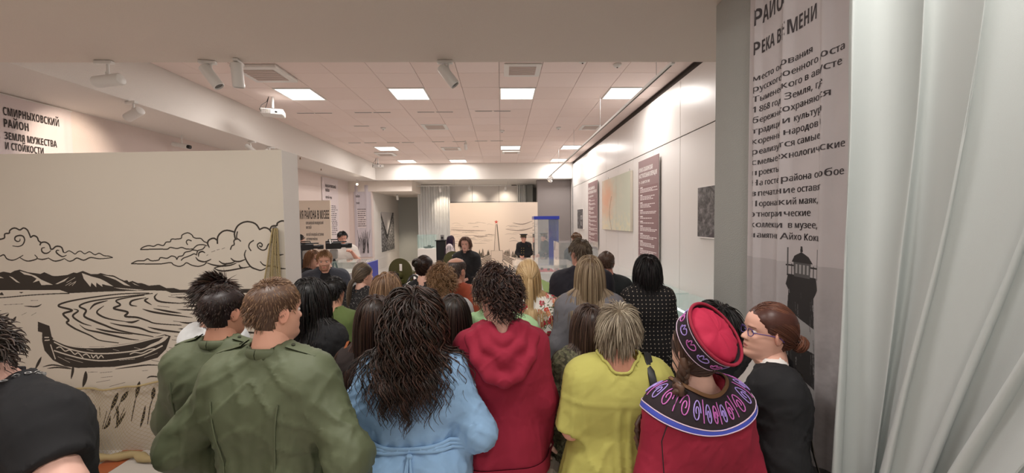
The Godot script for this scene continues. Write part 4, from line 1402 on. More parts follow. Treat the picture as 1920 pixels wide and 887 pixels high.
	stroke(im, P.call([1.42, 0.3, 1.42, 0.95, 1.83, 0.95, 1.83, 0.3]), 3, ink, 0.0, false)
	fill_poly(im, P.call([1.54, 0.95, 1.72, 0.95, 1.645, 1.88, 1.6, 1.88]), paper.lerp(ink, 0.1))
	stroke(im, P.call([1.54, 0.95, 1.6, 1.88]), 4, ink, 0.0, false)
	stroke(im, P.call([1.72, 0.95, 1.645, 1.88]), 6, deep, 0.0, false)
	var star := PackedVector2Array()
	for i in 10:
		var a := PI * i / 5.0 - PI / 2
		star.append(Vector2(1.62 * k, (2.64 - 1.96) * k) + Vector2(cos(a), sin(a)) * k * (0.075 if i % 2 == 0 else 0.03))
	fill_poly(im, star, rgb(196, 74, 62))
	var s := thing("printed_screen", "cream screen printed with an obelisk, red star and clouds, behind the speaker", "screen", Vector3(-1.8, 0, -13.5))
	obj("core", boxm(Vector3(0, 0, -0.12), Vector3(3.08, 2.64, -0.002), 0.003), mats.partition_white, s)
	obj("printed_face", sheet(2, 2, func(rr: float, q: float) -> Vector3: return Vector3(q * 3.08, 2.64 - rr * 2.64, 0.0)), tex_mat("obelisk_print", im, 0.85), s)
	# black lectern cabinet with a small speaker on it
	var l := thing("lectern", "black lectern cabinet behind the seated woman in white", "lectern", Vector3(-1.78, 0, -11.6))
	obj("body", boxm(Vector3(-0.16, 0.02, -0.2), Vector3(0.12, 1.42, 0.2), 0.008), mats.black_plastic, l)
	obj("top", boxm(Vector3(-0.19, 1.42, -0.23), Vector3(0.15, 1.45, 0.23), 0.006), mats.dark_steel, l)
	obj("plinth", boxm(Vector3(-0.18, 0, -0.22), Vector3(0.14, 0.04, 0.22), 0.004), mats.black_plastic, l)
	var sp := thing("desk_speaker", "small grey speaker standing on the black lectern", "speaker", Vector3(-1.78, 1.45, -11.6))
	obj("case", boxm(Vector3(-0.05, 0, -0.05), Vector3(0.05, 0.15, 0.05), 0.01), mat("grey_case", rgb(150, 148, 150), 0.5), sp)
	obj("cone", rodm(Vector3(0, 0.06, 0.05), Vector3(0, 0.06, 0.054), 0.034, 16), mats.dark_steel, sp)

# ---------------------------------------------------------------- glass showcases
func showcase(label: String, at: Vector3, size: Vector3, base_h: float, base_mat: Material, glass: Material, turn := 0.0, lit := false, called := "glass_showcase") -> Node3D:
	var t := thing(called, label, "showcase", at, turn, "glass showcases")
	var h := size / 2.0
	obj("base", boxm(Vector3(-h.x, 0, -h.z), Vector3(h.x, base_h, h.z), 0.006), base_mat, t)
	obj("display_floor", boxm(Vector3(-h.x + 0.01, base_h, -h.z + 0.01), Vector3(h.x - 0.01, base_h + 0.012, h.z - 0.01), 0.002), mats.print_white, t)
	var y0 := base_h + 0.012
	obj("pane", boxm(Vector3(-h.x, y0, h.z - 0.008), Vector3(h.x, size.y, h.z), 0.001), glass, t)
	obj("pane", boxm(Vector3(-h.x, y0, -h.z), Vector3(h.x, size.y, -h.z + 0.008), 0.001), glass, t)
	obj("pane", boxm(Vector3(-h.x, y0, -h.z + 0.008), Vector3(-h.x + 0.008, size.y, h.z - 0.008), 0.001), glass, t)
	obj("pane", boxm(Vector3(h.x - 0.008, y0, -h.z + 0.008), Vector3(h.x, size.y, h.z - 0.008), 0.001), glass, t)
	obj("top_pane", boxm(Vector3(-h.x, size.y, -h.z), Vector3(h.x, size.y + 0.01, h.z), 0.001), glass, t)
	if lit:
		var st := mat("led_strip", rgb(250, 250, 250), 0.5)
		st.emission_enabled = true
		st.emission = Color(0.92, 0.98, 1.0)
		st.emission_energy_multiplier = 2.5
		obj("light_strip", boxm(Vector3(-h.x + 0.02, size.y - 0.025, h.z - 0.03), Vector3(h.x - 0.02, size.y - 0.005, h.z - 0.012), 0.002), st, t)
		var l := AreaLight3D.new()
		l.name = "strip_glow"
		l.area_size = Vector2(size.x - 0.1, 0.02)
		l.light_color = Color(0.92, 0.98, 1.0)
		l.light_energy = 0.06
		l.shadow_enabled = true
		l.position = Vector3(0, size.y - 0.03, h.z - 0.02)
		l.rotation_degrees = Vector3(-70, 0, 0)
		t.add_child(l)
	return t

func exhibit(kind: String, label: String, at: Vector3, turn: float, col: Color, s := 1.0) -> void:
	var t := thing(kind, label, kind.split("_")[-1], at, turn, "small exhibits in the showcases")
	var m := mat("exhibit_%s" % col.to_html(false), col, 0.5)
	match kind:
		"open_book":
			for q in [-1.0, 1.0]:
				obj("page_block", sheet(4, 8, func(r: float, k: float) -> Vector3: return Vector3(q * k * 0.11, 0.014 + 0.02 * sin(k * PI) * (1.0 - k * 0.5), (r - 0.5) * 0.17) * s, 0.01), m, t)
			obj("cover", bev(Vector3(0.24, 0.005, 0.18) * s, 0.001, Vector3(0, 0.0025, 0)), mats.dark_steel, t)
		"glass_bottle":
			var b := MB.new()
			add_lathe(b, [[0.0, 0.0], [0.035 * s, 0.0], [0.038 * s, 0.01 * s], [0.038 * s, 0.12 * s], [0.014 * s, 0.16 * s], [0.013 * s, 0.2 * s], [0.017 * s, 0.205 * s], [0.0, 0.206 * s]], 16)
			obj("body", b, glass_mat("bottle_glass", rgb(120, 190, 170), 0.5), t)
			obj("stopper", rodm(Vector3(0, 0.2 * s, 0), Vector3(0, 0.22 * s, 0), 0.011 * s), m, t)
		"model_ship":
			var hl := MB.new()
			add_tube(hl, PackedVector3Array([Vector3(-0.2, 0.05, 0), Vector3(-0.12, 0.03, 0), Vector3(0.1, 0.03, 0), Vector3(0.2, 0.06, 0)] ), PackedFloat32Array([0.01, 0.035, 0.035, 0.006]), 10)
			obj("hull", hl, m, t)
			obj("cabin", bev(Vector3(0.12, 0.05, 0.04), 0.004, Vector3(0.02, 0.08, 0)), m, t)
			obj("mast", rodm(Vector3(0, 0.08, 0), Vector3(0, 0.16, 0), 0.004), m, t)
		_:
			var b := MB.new()
			add_lathe(b, [[0.0, 0.0], [0.03 * s, 0.0], [0.05 * s, 0.03 * s], [0.045 * s, 0.07 * s], [0.05 * s, 0.075 * s], [0.043 * s, 0.075 * s], [0.0, 0.02 * s]], 18)
			obj("body", b, m, t)
			obj("foot_ring", rodm(Vector3.ZERO, Vector3(0, 0.006, 0), 0.033 * s, 16), mats.dark_steel, t)

func build_showcases() -> void:
	var wh := mats.white_enamel as Material
	# counter showcases along the panelled wall
	var shape := Vector3(1.75, 0.86, 0.62)
	var q := deg_to_rad(-90)
	for i in 3:
		var z := -4.75 - i * 1.85
		var at := Vector3(2.53, 0, z)
		showcase(["low glass counter showcase beside the polka-dot dress, nearest the grey pillar", "low glass counter showcase along the panelled wall, middle one", "low glass counter showcase along the panelled wall, farthest one"][i], at, shape, 0.42, wh, mats.glass_teal if i < 2 else mats.glass, q, true)
		var spots := [["open_book", -0.55, rgb(220, 210, 190), "in the %s counter showcase"], ["ceramic_bowl", -0.2, rgb(90, 140, 130), "in the %s counter showcase"], ["glass_bottle", 0.1, rgb(110, 80, 60), "in the %s counter showcase"], ["glass_bottle", 0.28, rgb(60, 60, 66), "in the %s counter showcase, shorter of two"], ["open_book", 0.62, rgb(200, 196, 186), "in the %s counter showcase, at its near end"]]
		var which: String = ["nearest", "middle", "farthest"][i]
		for j in spots.size():
			var e: Array = spots[j]
			exhibit(e[0], (["open pale book", "green bowl", "green glass bottle", "green glass bottle", "open pale book"][j] + " " + e[3]) % which, Vector3(2.5, 0.432, z - e[1]), q + 0.3 * sin(j * 3.0), e[2], 0.85 if j == 3 else 1.0)
	# cases in the middle
	showcase("tall clear glass showcase on a white base behind the man in a dark jacket", Vector3(1.2, 0, -6.25), Vector3(0.62, 1.64, 0.6), 0.85, wh, mats.glass)
	exhibit("ceramic_bowl", "dark bowl in the tall clear showcase", Vector3(1.12, 0.862, -6.2), 0, rgb(70, 56, 50))
	exhibit("open_book", "open book in the tall clear showcase", Vector3(1.3, 0.862, -6.3), 0.3, rgb(210, 200, 190), 0.8)
	showcase("wide glass showcase with coloured map panels beside the blonde ponytail", Vector3(0.55, 0, -5.2), Vector3(0.8, 1.42, 0.7), 1.02, wh, mats.glass)
	var mp := thing("map_panel", "sloping panel of grey and green triangles in the wide showcase", "map", Vector3(0.55, 1.035, -5.25))
	obj("support", boxm(Vector3(-0.3, 0, -0.2), Vector3(0.3, 0.10, -0.17), 0.003), wh, mp)
	var tri_plate := func(a: Vector3, b: Vector3, c: Vector3, called: String, m: Material) -> void:
		var s := MB.new()
		var up := Vector3(0, 0.008, 0)
		s.face([a + up, b + up, c + up]); s.face([c, b, a])
		for e in [[a, b], [b, c], [c, a]]:
			s.face([e[0], e[1], e[1] + up, e[0] + up])
		obj(called, s, m, mp)
	var pa := Vector3(-0.33, 0.01, 0.22)
	var pb := Vector3(-0.33, 0.12, -0.2)
	var pc := Vector3(0.0, 0.12, -0.2)
	var pd := Vector3(0.33, 0.01, 0.22)
	var pe := Vector3(0.0, 0.01, 0.22)
	tri_plate.call(pa, pb, pc, "grey_plate", mat("map_grey", rgb(150, 150, 146), 0.6))
	tri_plate.call(pa, pc, pe, "pale_plate", mat("map_pale", rgb(190, 190, 180), 0.6))
	tri_plate.call(pe, pc, pd, "green_plate", mat("map_green", rgb(128, 158, 48), 0.6))
	showcase("low glass showcase with a red inlay in front of the printed screen", Vector3(0.75, 0, -8.3), Vector3(0.9, 1.15, 0.7), 0.9, wh, mats.glass)
	var ri := thing("red_cloth", "red cloth laid in the low showcase before the screen", "cloth", Vector3(0.75, 0.9125, -8.3))
	obj("cloth", bev(Vector3(0.7, 0.006, 0.5), 0.002, Vector3(0, 0.003, 0)), weave(mat("red_felt", rgb(206, 60, 84), 0.9), 20, 0.3), ri)
	obj("hem", bev(Vector3(0.72, 0.003, 0.52), 0.001, Vector3(0, 0.0015, 0)), mat("red_hem", rgb(160, 36, 58), 0.9), ri)
	for i in 5:
		exhibit("ceramic_bowl", "small dark object in the low showcase, number %s from the screen side" % ["one", "two", "three", "four", "five"][i], Vector3(0.48 + i * 0.13, 0.919, -8.3 + 0.1 * sin(i * 2.0)), 0, rgb(60, 50, 50), 0.6)
	# blue framed case
	var b := thing("blue_showcase", "tall showcase with blue top and blue back corner beside the screen", "showcase", Vector3(1.1, 0, -9.6), 0.0, "glass showcases")
	var blue := mat("blue_lacquer", rgb(52, 66, 170), 0.35)
	obj("base", boxm(Vector3(-0.3, 0, -0.3), Vector3(0.3, 0.9, 0.3), 0.006), wh, b)
	obj("top_slab", boxm(Vector3(-0.31, 2.02, -0.31), Vector3(0.31, 2.10, 0.31), 0.005), blue, b)
	obj("corner_panel", boxm(Vector3(0.12, 0.9, -0.3), Vector3(0.3, 2.02, -0.28), 0.003), blue, b)
	obj("pane", boxm(Vector3(-0.3, 0.9, 0.292), Vector3(0.3, 2.02, 0.3), 0.001), mats.glass, b)
	obj("pane", boxm(Vector3(-0.3, 0.9, -0.28), Vector3(-0.292, 2.02, 0.29), 0.001), mats.glass, b)
	obj("pane", boxm(Vector3(0.292, 0.9, -0.28), Vector3(0.3, 2.02, 0.29), 0.001), mats.glass_blue, b)
	obj("pane", boxm(Vector3(-0.292, 0.9, -0.3), Vector3(0.12, 2.02, -0.292), 0.001), mats.glass, b)
	for p in [[-0.295, 0.295], [0.295, 0.295]]:
		obj("post", rodm(Vector3(p[0], 0.9, p[1]), Vector3(p[0], 2.02, p[1]), 0.006), mats.steel, b)
	# teal case at the far left with a dark model
	showcase("small teal glass showcase on a white drawer pedestal before the far curtain", Vector3(-2.68, 0, -14.1), Vector3(0.68, 1.53, 0.5), 1.02, wh, mats.glass_teal)
	exhibit("model_ship", "dark model ship in the teal showcase", Vector3(-2.66, 1.033, -14.05), 0.2, rgb(50, 46, 46))
	# blue cabinet with a glass top behind the woman in the dotted dress
	var c := thing("blue_cabinet", "blue cabinet with a slanted glass top beside the camera tripod", "cabinet", Vector3(-2.43, 0, -6.3), 0.0)
	obj("body", boxm(Vector3(-0.3, 0, -0.3), Vector3(0.3, 1.2, 0.3), 0.006), mat("cabinet_white", rgb(220, 222, 226), 0.5), c)
	obj("side_panel", boxm(Vector3(0.3, 0, -0.3), Vector3(0.315, 1.36, 0.3), 0.003), blue, c)
	obj("glass_top", boxm(Vector3(-0.28, 1.22, -0.28), Vector3(0.28, 1.38, 0.28), 0.004), mats.glass_teal, c)
	obj("display_floor", boxm(Vector3(-0.29, 1.2, -0.29), Vector3(0.29, 1.215, 0.29), 0.002), mats.print_white, c)

# ---------------------------------------------------------------- old machine guns on red-edged plinths
func machine_gun(label: String, at: Vector3, turn: float, size := 1.0) -> void:
	var t := thing("machine_gun", label, "machine gun", at, turn, "wheeled machine guns")
	t.scale = Vector3.ONE * size
	var olive := mat("olive_paint", rgb(74, 72, 36), 0.5)
	var sh := MB.new()
	var outline := []
	for i in 17:
		var a := PI * i / 16.0
		outline.append(Vector3(-0.24 * cos(a), 0.42 + 0.24 * sin(a), 0))
	outline.append(Vector3(0.24, 0.12, 0))
	outline.append(Vector3(-0.24, 0.12, 0))
	# plate with a sight slit: built from a fan on both faces
	var back := []
	for p in outline:
		back.append(p + Vector3(0, 0, -0.012))
	back.reverse()
	sh.face(outline)
	sh.face(back)
	for i in outline.size():
		var p: Vector3 = outline[i]
		var q: Vector3 = outline[(i + 1) % outline.size()]
		var d := Vector3(0, 0, -0.012)
		sh.face([q, p, p + d, q + d])
	obj("shield", sh, olive, t)
	obj("sight_slit", boxm(Vector3(-0.01, 0.44, -0.016), Vector3(0.04, 0.56, 0.004), 0.001), mats.print_white, t)
	var j := MB.new()
	add_lathe(j, [[0.0, 0.42], [0.03, 0.42], [0.03, 0.36], [0.055, 0.35], [0.055, -0.12], [0.0, -0.13]], 16, Transform3D(Basis(Vector3.RIGHT, -PI / 2), Vector3(0, 0.36, -0.02)))
	obj("barrel_jacket", j, olive, t)
	obj("receiver", bev(Vector3(0.09, 0.13, 0.34), 0.008, Vector3(0, 0.35, 0.26)), mats.dark_steel, t)
	for s in [-1.0, 1.0]:
		obj("grip", rodm(Vector3(s * 0.04, 0.32, 0.43), Vector3(s * 0.05, 0.42, 0.46), 0.012), mats.dark_steel, t)
		var w := MB.new()
		var ring := PackedVector3Array()
		var rr := PackedFloat32Array()
		for i in 21:
			var a := TAU * i / 20.0
			ring.append(Vector3(s * 0.29, 0.2 + 0.18 * sin(a), 0.05 + 0.18 * cos(a)))
			rr.append(0.02)
		add_tube(w, ring, rr, 8, false)
		var wheel := obj("wheel", w, mats.dark_steel, t)
		for i in 8:
			var a := TAU * i / 8.0
			obj("spoke", rodm(Vector3(s * 0.29, 0.2, 0.05), Vector3(s * 0.29, 0.2 + 0.17 * sin(a), 0.05 + 0.17 * cos(a)), 0.009, 6), mats.dark_steel, wheel)
	obj("axle", rodm(Vector3(-0.32, 0.2, 0.05), Vector3(0.32, 0.2, 0.05), 0.018), mats.dark_steel, t)
	obj("trail", rodm(Vector3(0, 0.24, 0.1), Vector3(0, 0.05, 0.75), 0.025), mats.dark_steel, t)
	obj("cradle", bev(Vector3(0.16, 0.08, 0.22), 0.008, Vector3(0, 0.26, 0.06)), olive, t)

func build_guns() -> void:
	var red := mat("plinth_red", rgb(200, 40, 62), 0.5)
	var n := 0
	for p in [[Vector3(-2.1, 0, -8.75), Vector3(1.9, 0.32, 1.5), "white plinth with red edges under the front machine gun"], [Vector3(-1.55, 0, -10.2), Vector3(2.0, 0.55, 1.0), "higher white plinth with red edges behind the speaker"]]:
		var t := thing("display_plinth", p[2], "plinth", p[0], 0.0, "red-edged plinths")
		var s: Vector3 = p[1]
		obj("block", boxm(Vector3(-s.x / 2, 0, -s.z / 2), Vector3(s.x / 2, s.y, s.z / 2), 0.006), mats.white_enamel, t)
		obj("red_edge", boxm(Vector3(-s.x / 2 - 0.01, s.y - 0.05, s.z / 2), Vector3(s.x / 2 + 0.01, s.y + 0.004, s.z / 2 + 0.015), 0.002), red, t)
		obj("red_edge", boxm(Vector3(-s.x / 2 - 0.015, s.y - 0.05, -s.z / 2), Vector3(-s.x / 2, s.y + 0.004, s.z / 2 + 0.015), 0.002), red, t)
		obj("red_edge", boxm(Vector3(s.x / 2, s.y - 0.05, -s.z / 2), Vector3(s.x / 2 + 0.015, s.y + 0.004, s.z / 2 + 0.015), 0.002), red, t)
	machine_gun("olive machine gun with a rounded shield and spoked wheels, on the front plinth", Vector3(-2.3, 0.325, -8.7), deg_to_rad(-20), 1.3)
	machine_gun("olive machine gun on the higher plinth behind the speaker", Vector3(-1.3, 0.555, -10.15), deg_to_rad(15))

# ---------------------------------------------------------------- video cameras on tripods
func tripod_camera(tripod_label: String, camera_label: String, at: Vector3, turn: float, hgt: float, screen_up: bool, glow: bool) -> void:
	var t := thing("tripod", tripod_label, "tripod", at, turn, "camera tripods")
	var m := mats.dark_steel as Material
	for i in 3:
		var a := TAU * i / 3.0 + 0.4
		var leg := obj("leg", rodm(Vector3(0, hgt - 0.16, 0), Vector3(cos(a) * 0.36, 0.02, sin(a) * 0.36), 0.016, 8, 0.012), m, t)
		obj("rubber_foot", rodm(Vector3(cos(a) * 0.36, 0.03, sin(a) * 0.36), Vector3(cos(a) * 0.365, 0.0, sin(a) * 0.365), 0.02, 8), mats.black_plastic, leg)
	obj("head", bev(Vector3(0.11, 0.16, 0.12), 0.012, Vector3(0, hgt - 0.09, 0)), mat("tripod_grey", rgb(150, 146, 142), 0.4), t)
	obj("pan_handle", rodm(Vector3(0, hgt - 0.06, 0.05), Vector3(-0.12, hgt - 0.2, 0.3), 0.01), m, t)
	var c := thing("video_camera", camera_label, "video camera", at + Vector3(0, hgt - 0.005, 0), turn, "video cameras")
	c.scale = Vector3.ONE * 0.72
	var k := mats.black_plastic as Material
	obj("body", bev(Vector3(0.13, 0.16, 0.34), 0.014, Vector3(0, 0.085, 0)), k, c)
	var ln := MB.new()
	add_lathe(ln, [[0.0, 0.0], [0.045, 0.0], [0.045, 0.1], [0.06, 0.11], [0.062, 0.2], [0.05, 0.2], [0.045, 0.17], [0.0, 0.165]], 18, Transform3D(Basis(Vector3.RIGHT, -PI / 2), Vector3(0, 0.08, -0.16)))
	obj("lens", ln, k, c)
	obj("hood", bev(Vector3(0.15, 0.11, 0.07), 0.008, Vector3(0, 0.08, -0.37)), k, c)
	var hd := MB.new()
	add_tube(hd, PackedVector3Array([Vector3(0, 0.16, 0.13), Vector3(0, 0.23, 0.11), Vector3(0, 0.23, -0.09), Vector3(0, 0.165, -0.12)]), PackedFloat32Array([0.014, 0.014, 0.014, 0.014]), 8)
	obj("handle", hd, k, c)
	obj("viewfinder", bev(Vector3(0.06, 0.06, 0.14), 0.008, Vector3(-0.1, 0.17, 0.12)), k, c)
	var sc := MB.new()
	add_bev(sc, Vector3(0.15, 0.1, 0.014), 0.004, Vector3(0.13 if not screen_up else 0.08, 0.19 if not screen_up else 0.3, 0.05), Basis(Vector3.RIGHT, -0.9 if screen_up else 0.2))
	var sn := obj("monitor", sc, k if screen_up else mats.white_enamel, c)
	if glow:
		var gl := mat("camera_screen", rgb(110, 190, 200), 0.3)
		gl.emission_enabled = true
		gl.emission = Color(0.45, 0.8, 0.85)
		gl.emission_energy_multiplier = 0.6
		obj("side_screen", bev(Vector3(0.012, 0.09, 0.14), 0.003, Vector3(-0.15, 0.15, 0.0)), k, c)
		obj("lit_panel", bev(Vector3(0.004, 0.075, 0.125), 0.001, Vector3(-0.158, 0.15, 0.0)), gl, sn)
	obj("microphone", rodm(Vector3(0.08, 0.18, -0.3), Vector3(0.08, 0.18, 0.0), 0.016, 10), k, c)

func build_cameras() -> void:
	tripod_camera("tripod in front of the man in a pale grey shirt", "black video camera with a white fold-out monitor on a tripod", Vector3(-2.9, 0, -6.7), deg_to_rad(-75), 1.55, false, false)
	tripod_camera("tripod behind the man in the grey suit, at the mural's edge", "black video camera with a teal lit screen beside the mural's edge", Vector3(-3.62, 0, -7.2), deg_to_rad(-70), 1.5, true, true)

# ---------------------------------------------------------------- smooth bodies from tapered capsules
# bone: [a, b, radius at a, radius at b, flat end (bool)]
func field_mesh(bones: Array, cell: float, blend := 0.02, cuts := [], subs := []) -> MB:
	var lo := Vector3(INF, INF, INF)
	var hi := -lo
	var pad := maxf(2.6 * blend, 2.2 * cell)
	for b in bones:
		for e in 2:
			var r: float = b[2 + e]
			lo = lo.min(b[e] - Vector3.ONE * r)
			hi = hi.max(b[e] + Vector3.ONE * r)
	lo -= Vector3.ONE * (pad + cell)
	hi += Vector3.ONE * (pad + cell)
	var nx := int(ceil((hi.x - lo.x) / cell)) + 1
	var ny := int(ceil((hi.y - lo.y) / cell)) + 1
	var nz := int(ceil((hi.z - lo.z) / cell)) + 1
	var g := PackedFloat32Array()
	g.resize(nx * ny * nz)
	var kk := 1.0 / blend
	for b in bones:
		var a: Vector3 = b[0]
		var ab: Vector3 = b[1] - a
		var ra: float = b[2]
		var dr: float = b[3] - ra
		var flat: bool = b.size() > 4 and b[4]
		var inv := 1.0 / maxf(ab.length_squared(), 1e-9)
		var axis := ab.normalized()
		var ln := ab.length()
		var reach := Vector3.ONE * (maxf(ra, ra + dr) + pad)
		var l0: Vector3 = (a.min(b[1]) - reach - lo) / cell
		var l1: Vector3 = (a.max(b[1]) + reach - lo) / cell
		var i0 := maxi(0, int(l0.x))
		var i1 := mini(nx - 1, int(l1.x) + 1)
		var j0 := maxi(0, int(l0.y))
		var j1 := mini(ny - 1, int(l1.y) + 1)
		var k0 := maxi(0, int(l0.z))
		var k1 := mini(nz - 1, int(l1.z) + 1)
		var off := lo - a
		for k in range(k0, k1 + 1):
			for j in range(j0, j1 + 1):
				var row := (k * ny + j) * nx
				var p := off + Vector3(i0 * cell, j * cell, k * cell)
				for i in range(i0, i1 + 1):
					var t := clampf(p.dot(ab) * inv, 0.0, 1.0)
					var d := (p - ab * t).length() - ra - dr * t
					if d < pad:
						if flat:
							d = maxf(d, p.dot(axis) - ln)
						g[row + i] += exp(-kk * d)
					p.x += cell
	var far := pad
	for q in g.size():
		var s := g[q]
		g[q] = far if s <= 0.0 else minf(far, -log(s) * blend)
	if cuts.size() or subs.size():
		for k in nz:
			for j in ny:
				var row := (k * ny + j) * nx
				for i in nx:
					var f := g[row + i]
					if f >= far:
						continue
					var p := lo + Vector3(i, j, k) * cell
					for c in cuts:
						f = maxf(f, (p - c[0]).dot(c[1]))
					for c in subs:
						var ab: Vector3 = c[1] - c[0]
						var t := clampf((p - c[0]).dot(ab) / maxf(ab.length_squared(), 1e-9), 0.0, 1.0)
						f = maxf(f, c[2] - (p - c[0] - ab * t).length())
					g[row + i] = f
	# surface nets
	var m := MB.new()
	var ids := PackedInt32Array()
	ids.resize(g.size())
	ids.fill(-1)
	var lim := 1.9 * cell
	var sx := 1
	var sy := nx
	var sz := nx * ny
	var corner := [0, sx, sy, sx + sy, sz, sx + sz, sy + sz, sx + sy + sz]
	var cpos := [Vector3(0, 0, 0), Vector3(1, 0, 0), Vector3(0, 1, 0), Vector3(1, 1, 0), Vector3(0, 0, 1), Vector3(1, 0, 1), Vector3(0, 1, 1), Vector3(1, 1, 1)]
	var edges := [[0, 1], [2, 3], [4, 5], [6, 7], [0, 2], [1, 3], [4, 6], [5, 7], [0, 4], [1, 5], [2, 6], [3, 7]]
	var cells := PackedInt32Array()
	for k in nz - 1:
		for j in ny - 1:
			var q := k * sz + j * sy
			for i in nx - 1:
				var v0 := g[q]
				if v0 < lim and v0 > -lim:
					var mask := 0
					for c in 8:
						if g[q + corner[c]] < 0.0:
							mask |= 1 << c
					if mask != 0 and mask != 255:
						var s := Vector3.ZERO
						var n := 0
						for e in edges:
							var a: int = e[0]
							var b: int = e[1]
							if ((mask >> a) & 1) != ((mask >> b) & 1):
								var fa := g[q + corner[a]]
								var fb := g[q + corner[b]]
								s += (cpos[a] as Vector3).lerp(cpos[b], fa / (fa - fb))
								n += 1
						ids[q] = m.v.size()
						m.v.append(lo + (Vector3(i, j, k) + s / n) * cell)
						cells.append(q)
				q += 1
	for q in cells:
		var f0 := g[q] < 0.0
		if (g[q + sx] < 0.0) != f0:
			_nq(m, ids, q, q - sy, q - sy - sz, q - sz, f0)
		if (g[q + sy] < 0.0) != f0:
			_nq(m, ids, q, q - sz, q - sz - sx, q - sx, f0)
		if (g[q + sz] < 0.0) != f0:
			_nq(m, ids, q, q - sx, q - sx - sy, q - sy, f0)
	return m

func _nq(m: MB, ids: PackedInt32Array, a: int, b: int, c: int, d: int, inside: bool) -> void:
	if ids[a] < 0 or ids[b] < 0 or ids[c] < 0 or ids[d] < 0:
		return
	if inside:
		m.quad(ids[a], ids[d], ids[c], ids[b])
	else:
		m.quad(ids[a], ids[b], ids[c], ids[d])

func field_at(bones: Array, p: Vector3, blend := 0.02) -> float:
	var s := 0.0
	for b in bones:
		var ab: Vector3 = b[1] - b[0]
		var t := clampf((p - b[0]).dot(ab) / maxf(ab.length_squared(), 1e-9), 0.0, 1.0)
		var d: float = (p - b[0] - ab * t).length() - b[2] - (b[3] - b[2]) * t
		s += exp(-minf(d, 1.2) / blend)
	return -log(maxf(s, 1e-30)) * blend

func field_normal(bones: Array, p: Vector3) -> Vector3:
	var e := 0.004
	var f := field_at(bones, p)
	return Vector3(field_at(bones, p + Vector3(e, 0, 0)) - f, field_at(bones, p + Vector3(0, e, 0)) - f, field_at(bones, p + Vector3(0, 0, e)) - f).normalized()

# point on the surface met from outside on the way to c
func shot(bones: Array, c: Vector3, d: Vector3, lift := 0.0) -> Vector3:
	var p := c + d.normalized() * 1.1
	for i in 40:
		var f := field_at(bones, p) - lift
		if f < 0.0008:
			break
		p -= d.normalized() * f
	return p

func snap(bones: Array, p: Vector3, lift := 0.0) -> Vector3:
	for i in 6:
		p -= field_normal(bones, p) * (field_at(bones, p) - lift)
	return p

# a flat band through points, lying on a surface with the given normals
func add_ribbon(m: MB, pts: Array, nrm: Array, width: float, thick: float, closed := false) -> void:
	var c := pts.size()
	var base := m.v.size()
	for i in c:
		var pa: Vector3 = pts[(i - 1 + c) % c if closed else maxi(i - 1, 0)]
		var pb: Vector3 = pts[(i + 1) % c if closed else mini(i + 1, c - 1)]
		var d := (pb - pa).normalized()
		var n: Vector3 = nrm[i]
		var s := d.cross(n).normalized() * width * 0.5
		var p: Vector3 = pts[i]
		for q in [p + s, p + s * 0.86 + n * thick, p - s * 0.86 + n * thick, p - s]:
			m.v.append(q)
	for i in (c if closed else c - 1):
		var a := base + i * 4
		var b := base + ((i + 1) % c) * 4
		for k in 3:
			m.quad(a + k, a + k + 1, b + k + 1, b + k)
		m.quad(a + 3, a, b, b + 3)

func wrapped(m: MB, bones: Array, pts: Array, width: float, thick: float, lift := 0.002, closed := false) -> void:
	var ps := []
	var ns := []
	for p in pts:
		var q := snap(bones, p, lift)
		ps.append(q)
		ns.append(field_normal(bones, q))
	add_ribbon(m, ps, ns, width, thick, closed)

# creases: hang folds run down, crumple folds run slantwise
func crease(m: MB, hang: float, crumple: float, seed_: float, y_top := 1.45, y_bottom := 0.8, f_hang := 9.0, f_crumple := 7.0) -> void:
	m.normals()
	for i in m.v.size():
		var p := m.v[i]
		var down := clampf((y_top - p.y) / (y_top - y_bottom), 0.0, 1.0)
		var h := 1.0 - minf(1.0, 2.6 * absf(fold_noise.get_noise_3d(p.x * f_hang + seed_, p.y * 0.9, p.z * f_hang + seed_ * 3.1)))
		var side := signf(p.x) if absf(p.x) > 0.03 else p.x / 0.03
		var u := p.y * 1.0 + p.x * side * 0.75
		var w := p.y * 0.6 - p.x * side
		var c := 1.0 - minf(1.0, 3.0 * absf(fine_noise.get_noise_3d(u * f_crumple * 1.5 + seed_, w * f_crumple * 0.45, p.z * f_crumple * 0.6)))
		var c2 := 1.0 - minf(1.0, 3.0 * absf(fine_noise.get_noise_3d(w * f_crumple * 1.2 + 9.0, u * f_crumple * 0.4 + seed_, p.z * f_crumple * 0.7 + 5.0)))
		m.v[i] = p + m.n[i] * ((h * h - 0.3) * hang * (0.2 + 0.8 * down) + (c * c + 0.6 * c2 * c2 - 0.45) * crumple)
	m.n = PackedVector3Array()

# ---------------------------------------------------------------- skeleton
const ARMS := {
	"down": [Vector3(0.225, 1.12, 0.03), Vector3(0.235, 0.88, -0.05)],
	"front": [Vector3(0.235, 1.12, 0.04), Vector3(0.10, 1.0, -0.2)],
	"akimbo": [Vector3(0.345, 1.13, 0.07), Vector3(0.27, 0.93, -0.10)],
	"clasp": [Vector3(0.235, 1.13, 0.02), Vector3(0.055, 1.03, -0.19)],
	"raised": [Vector3(0.24, 1.2, -0.1), Vector3(0.12, 1.36, -0.27)],
	"wide": [Vector3(0.305, 1.10, 0.06), Vector3(0.12, 0.98, -0.19)],
	"hold": [Vector3(0.315, 1.235, -0.01), Vector3(0.15, 1.06, -0.28)],
	"reach": [Vector3(0.24, 1.15, -0.08), Vector3(0.16, 1.08, -0.33)],
}

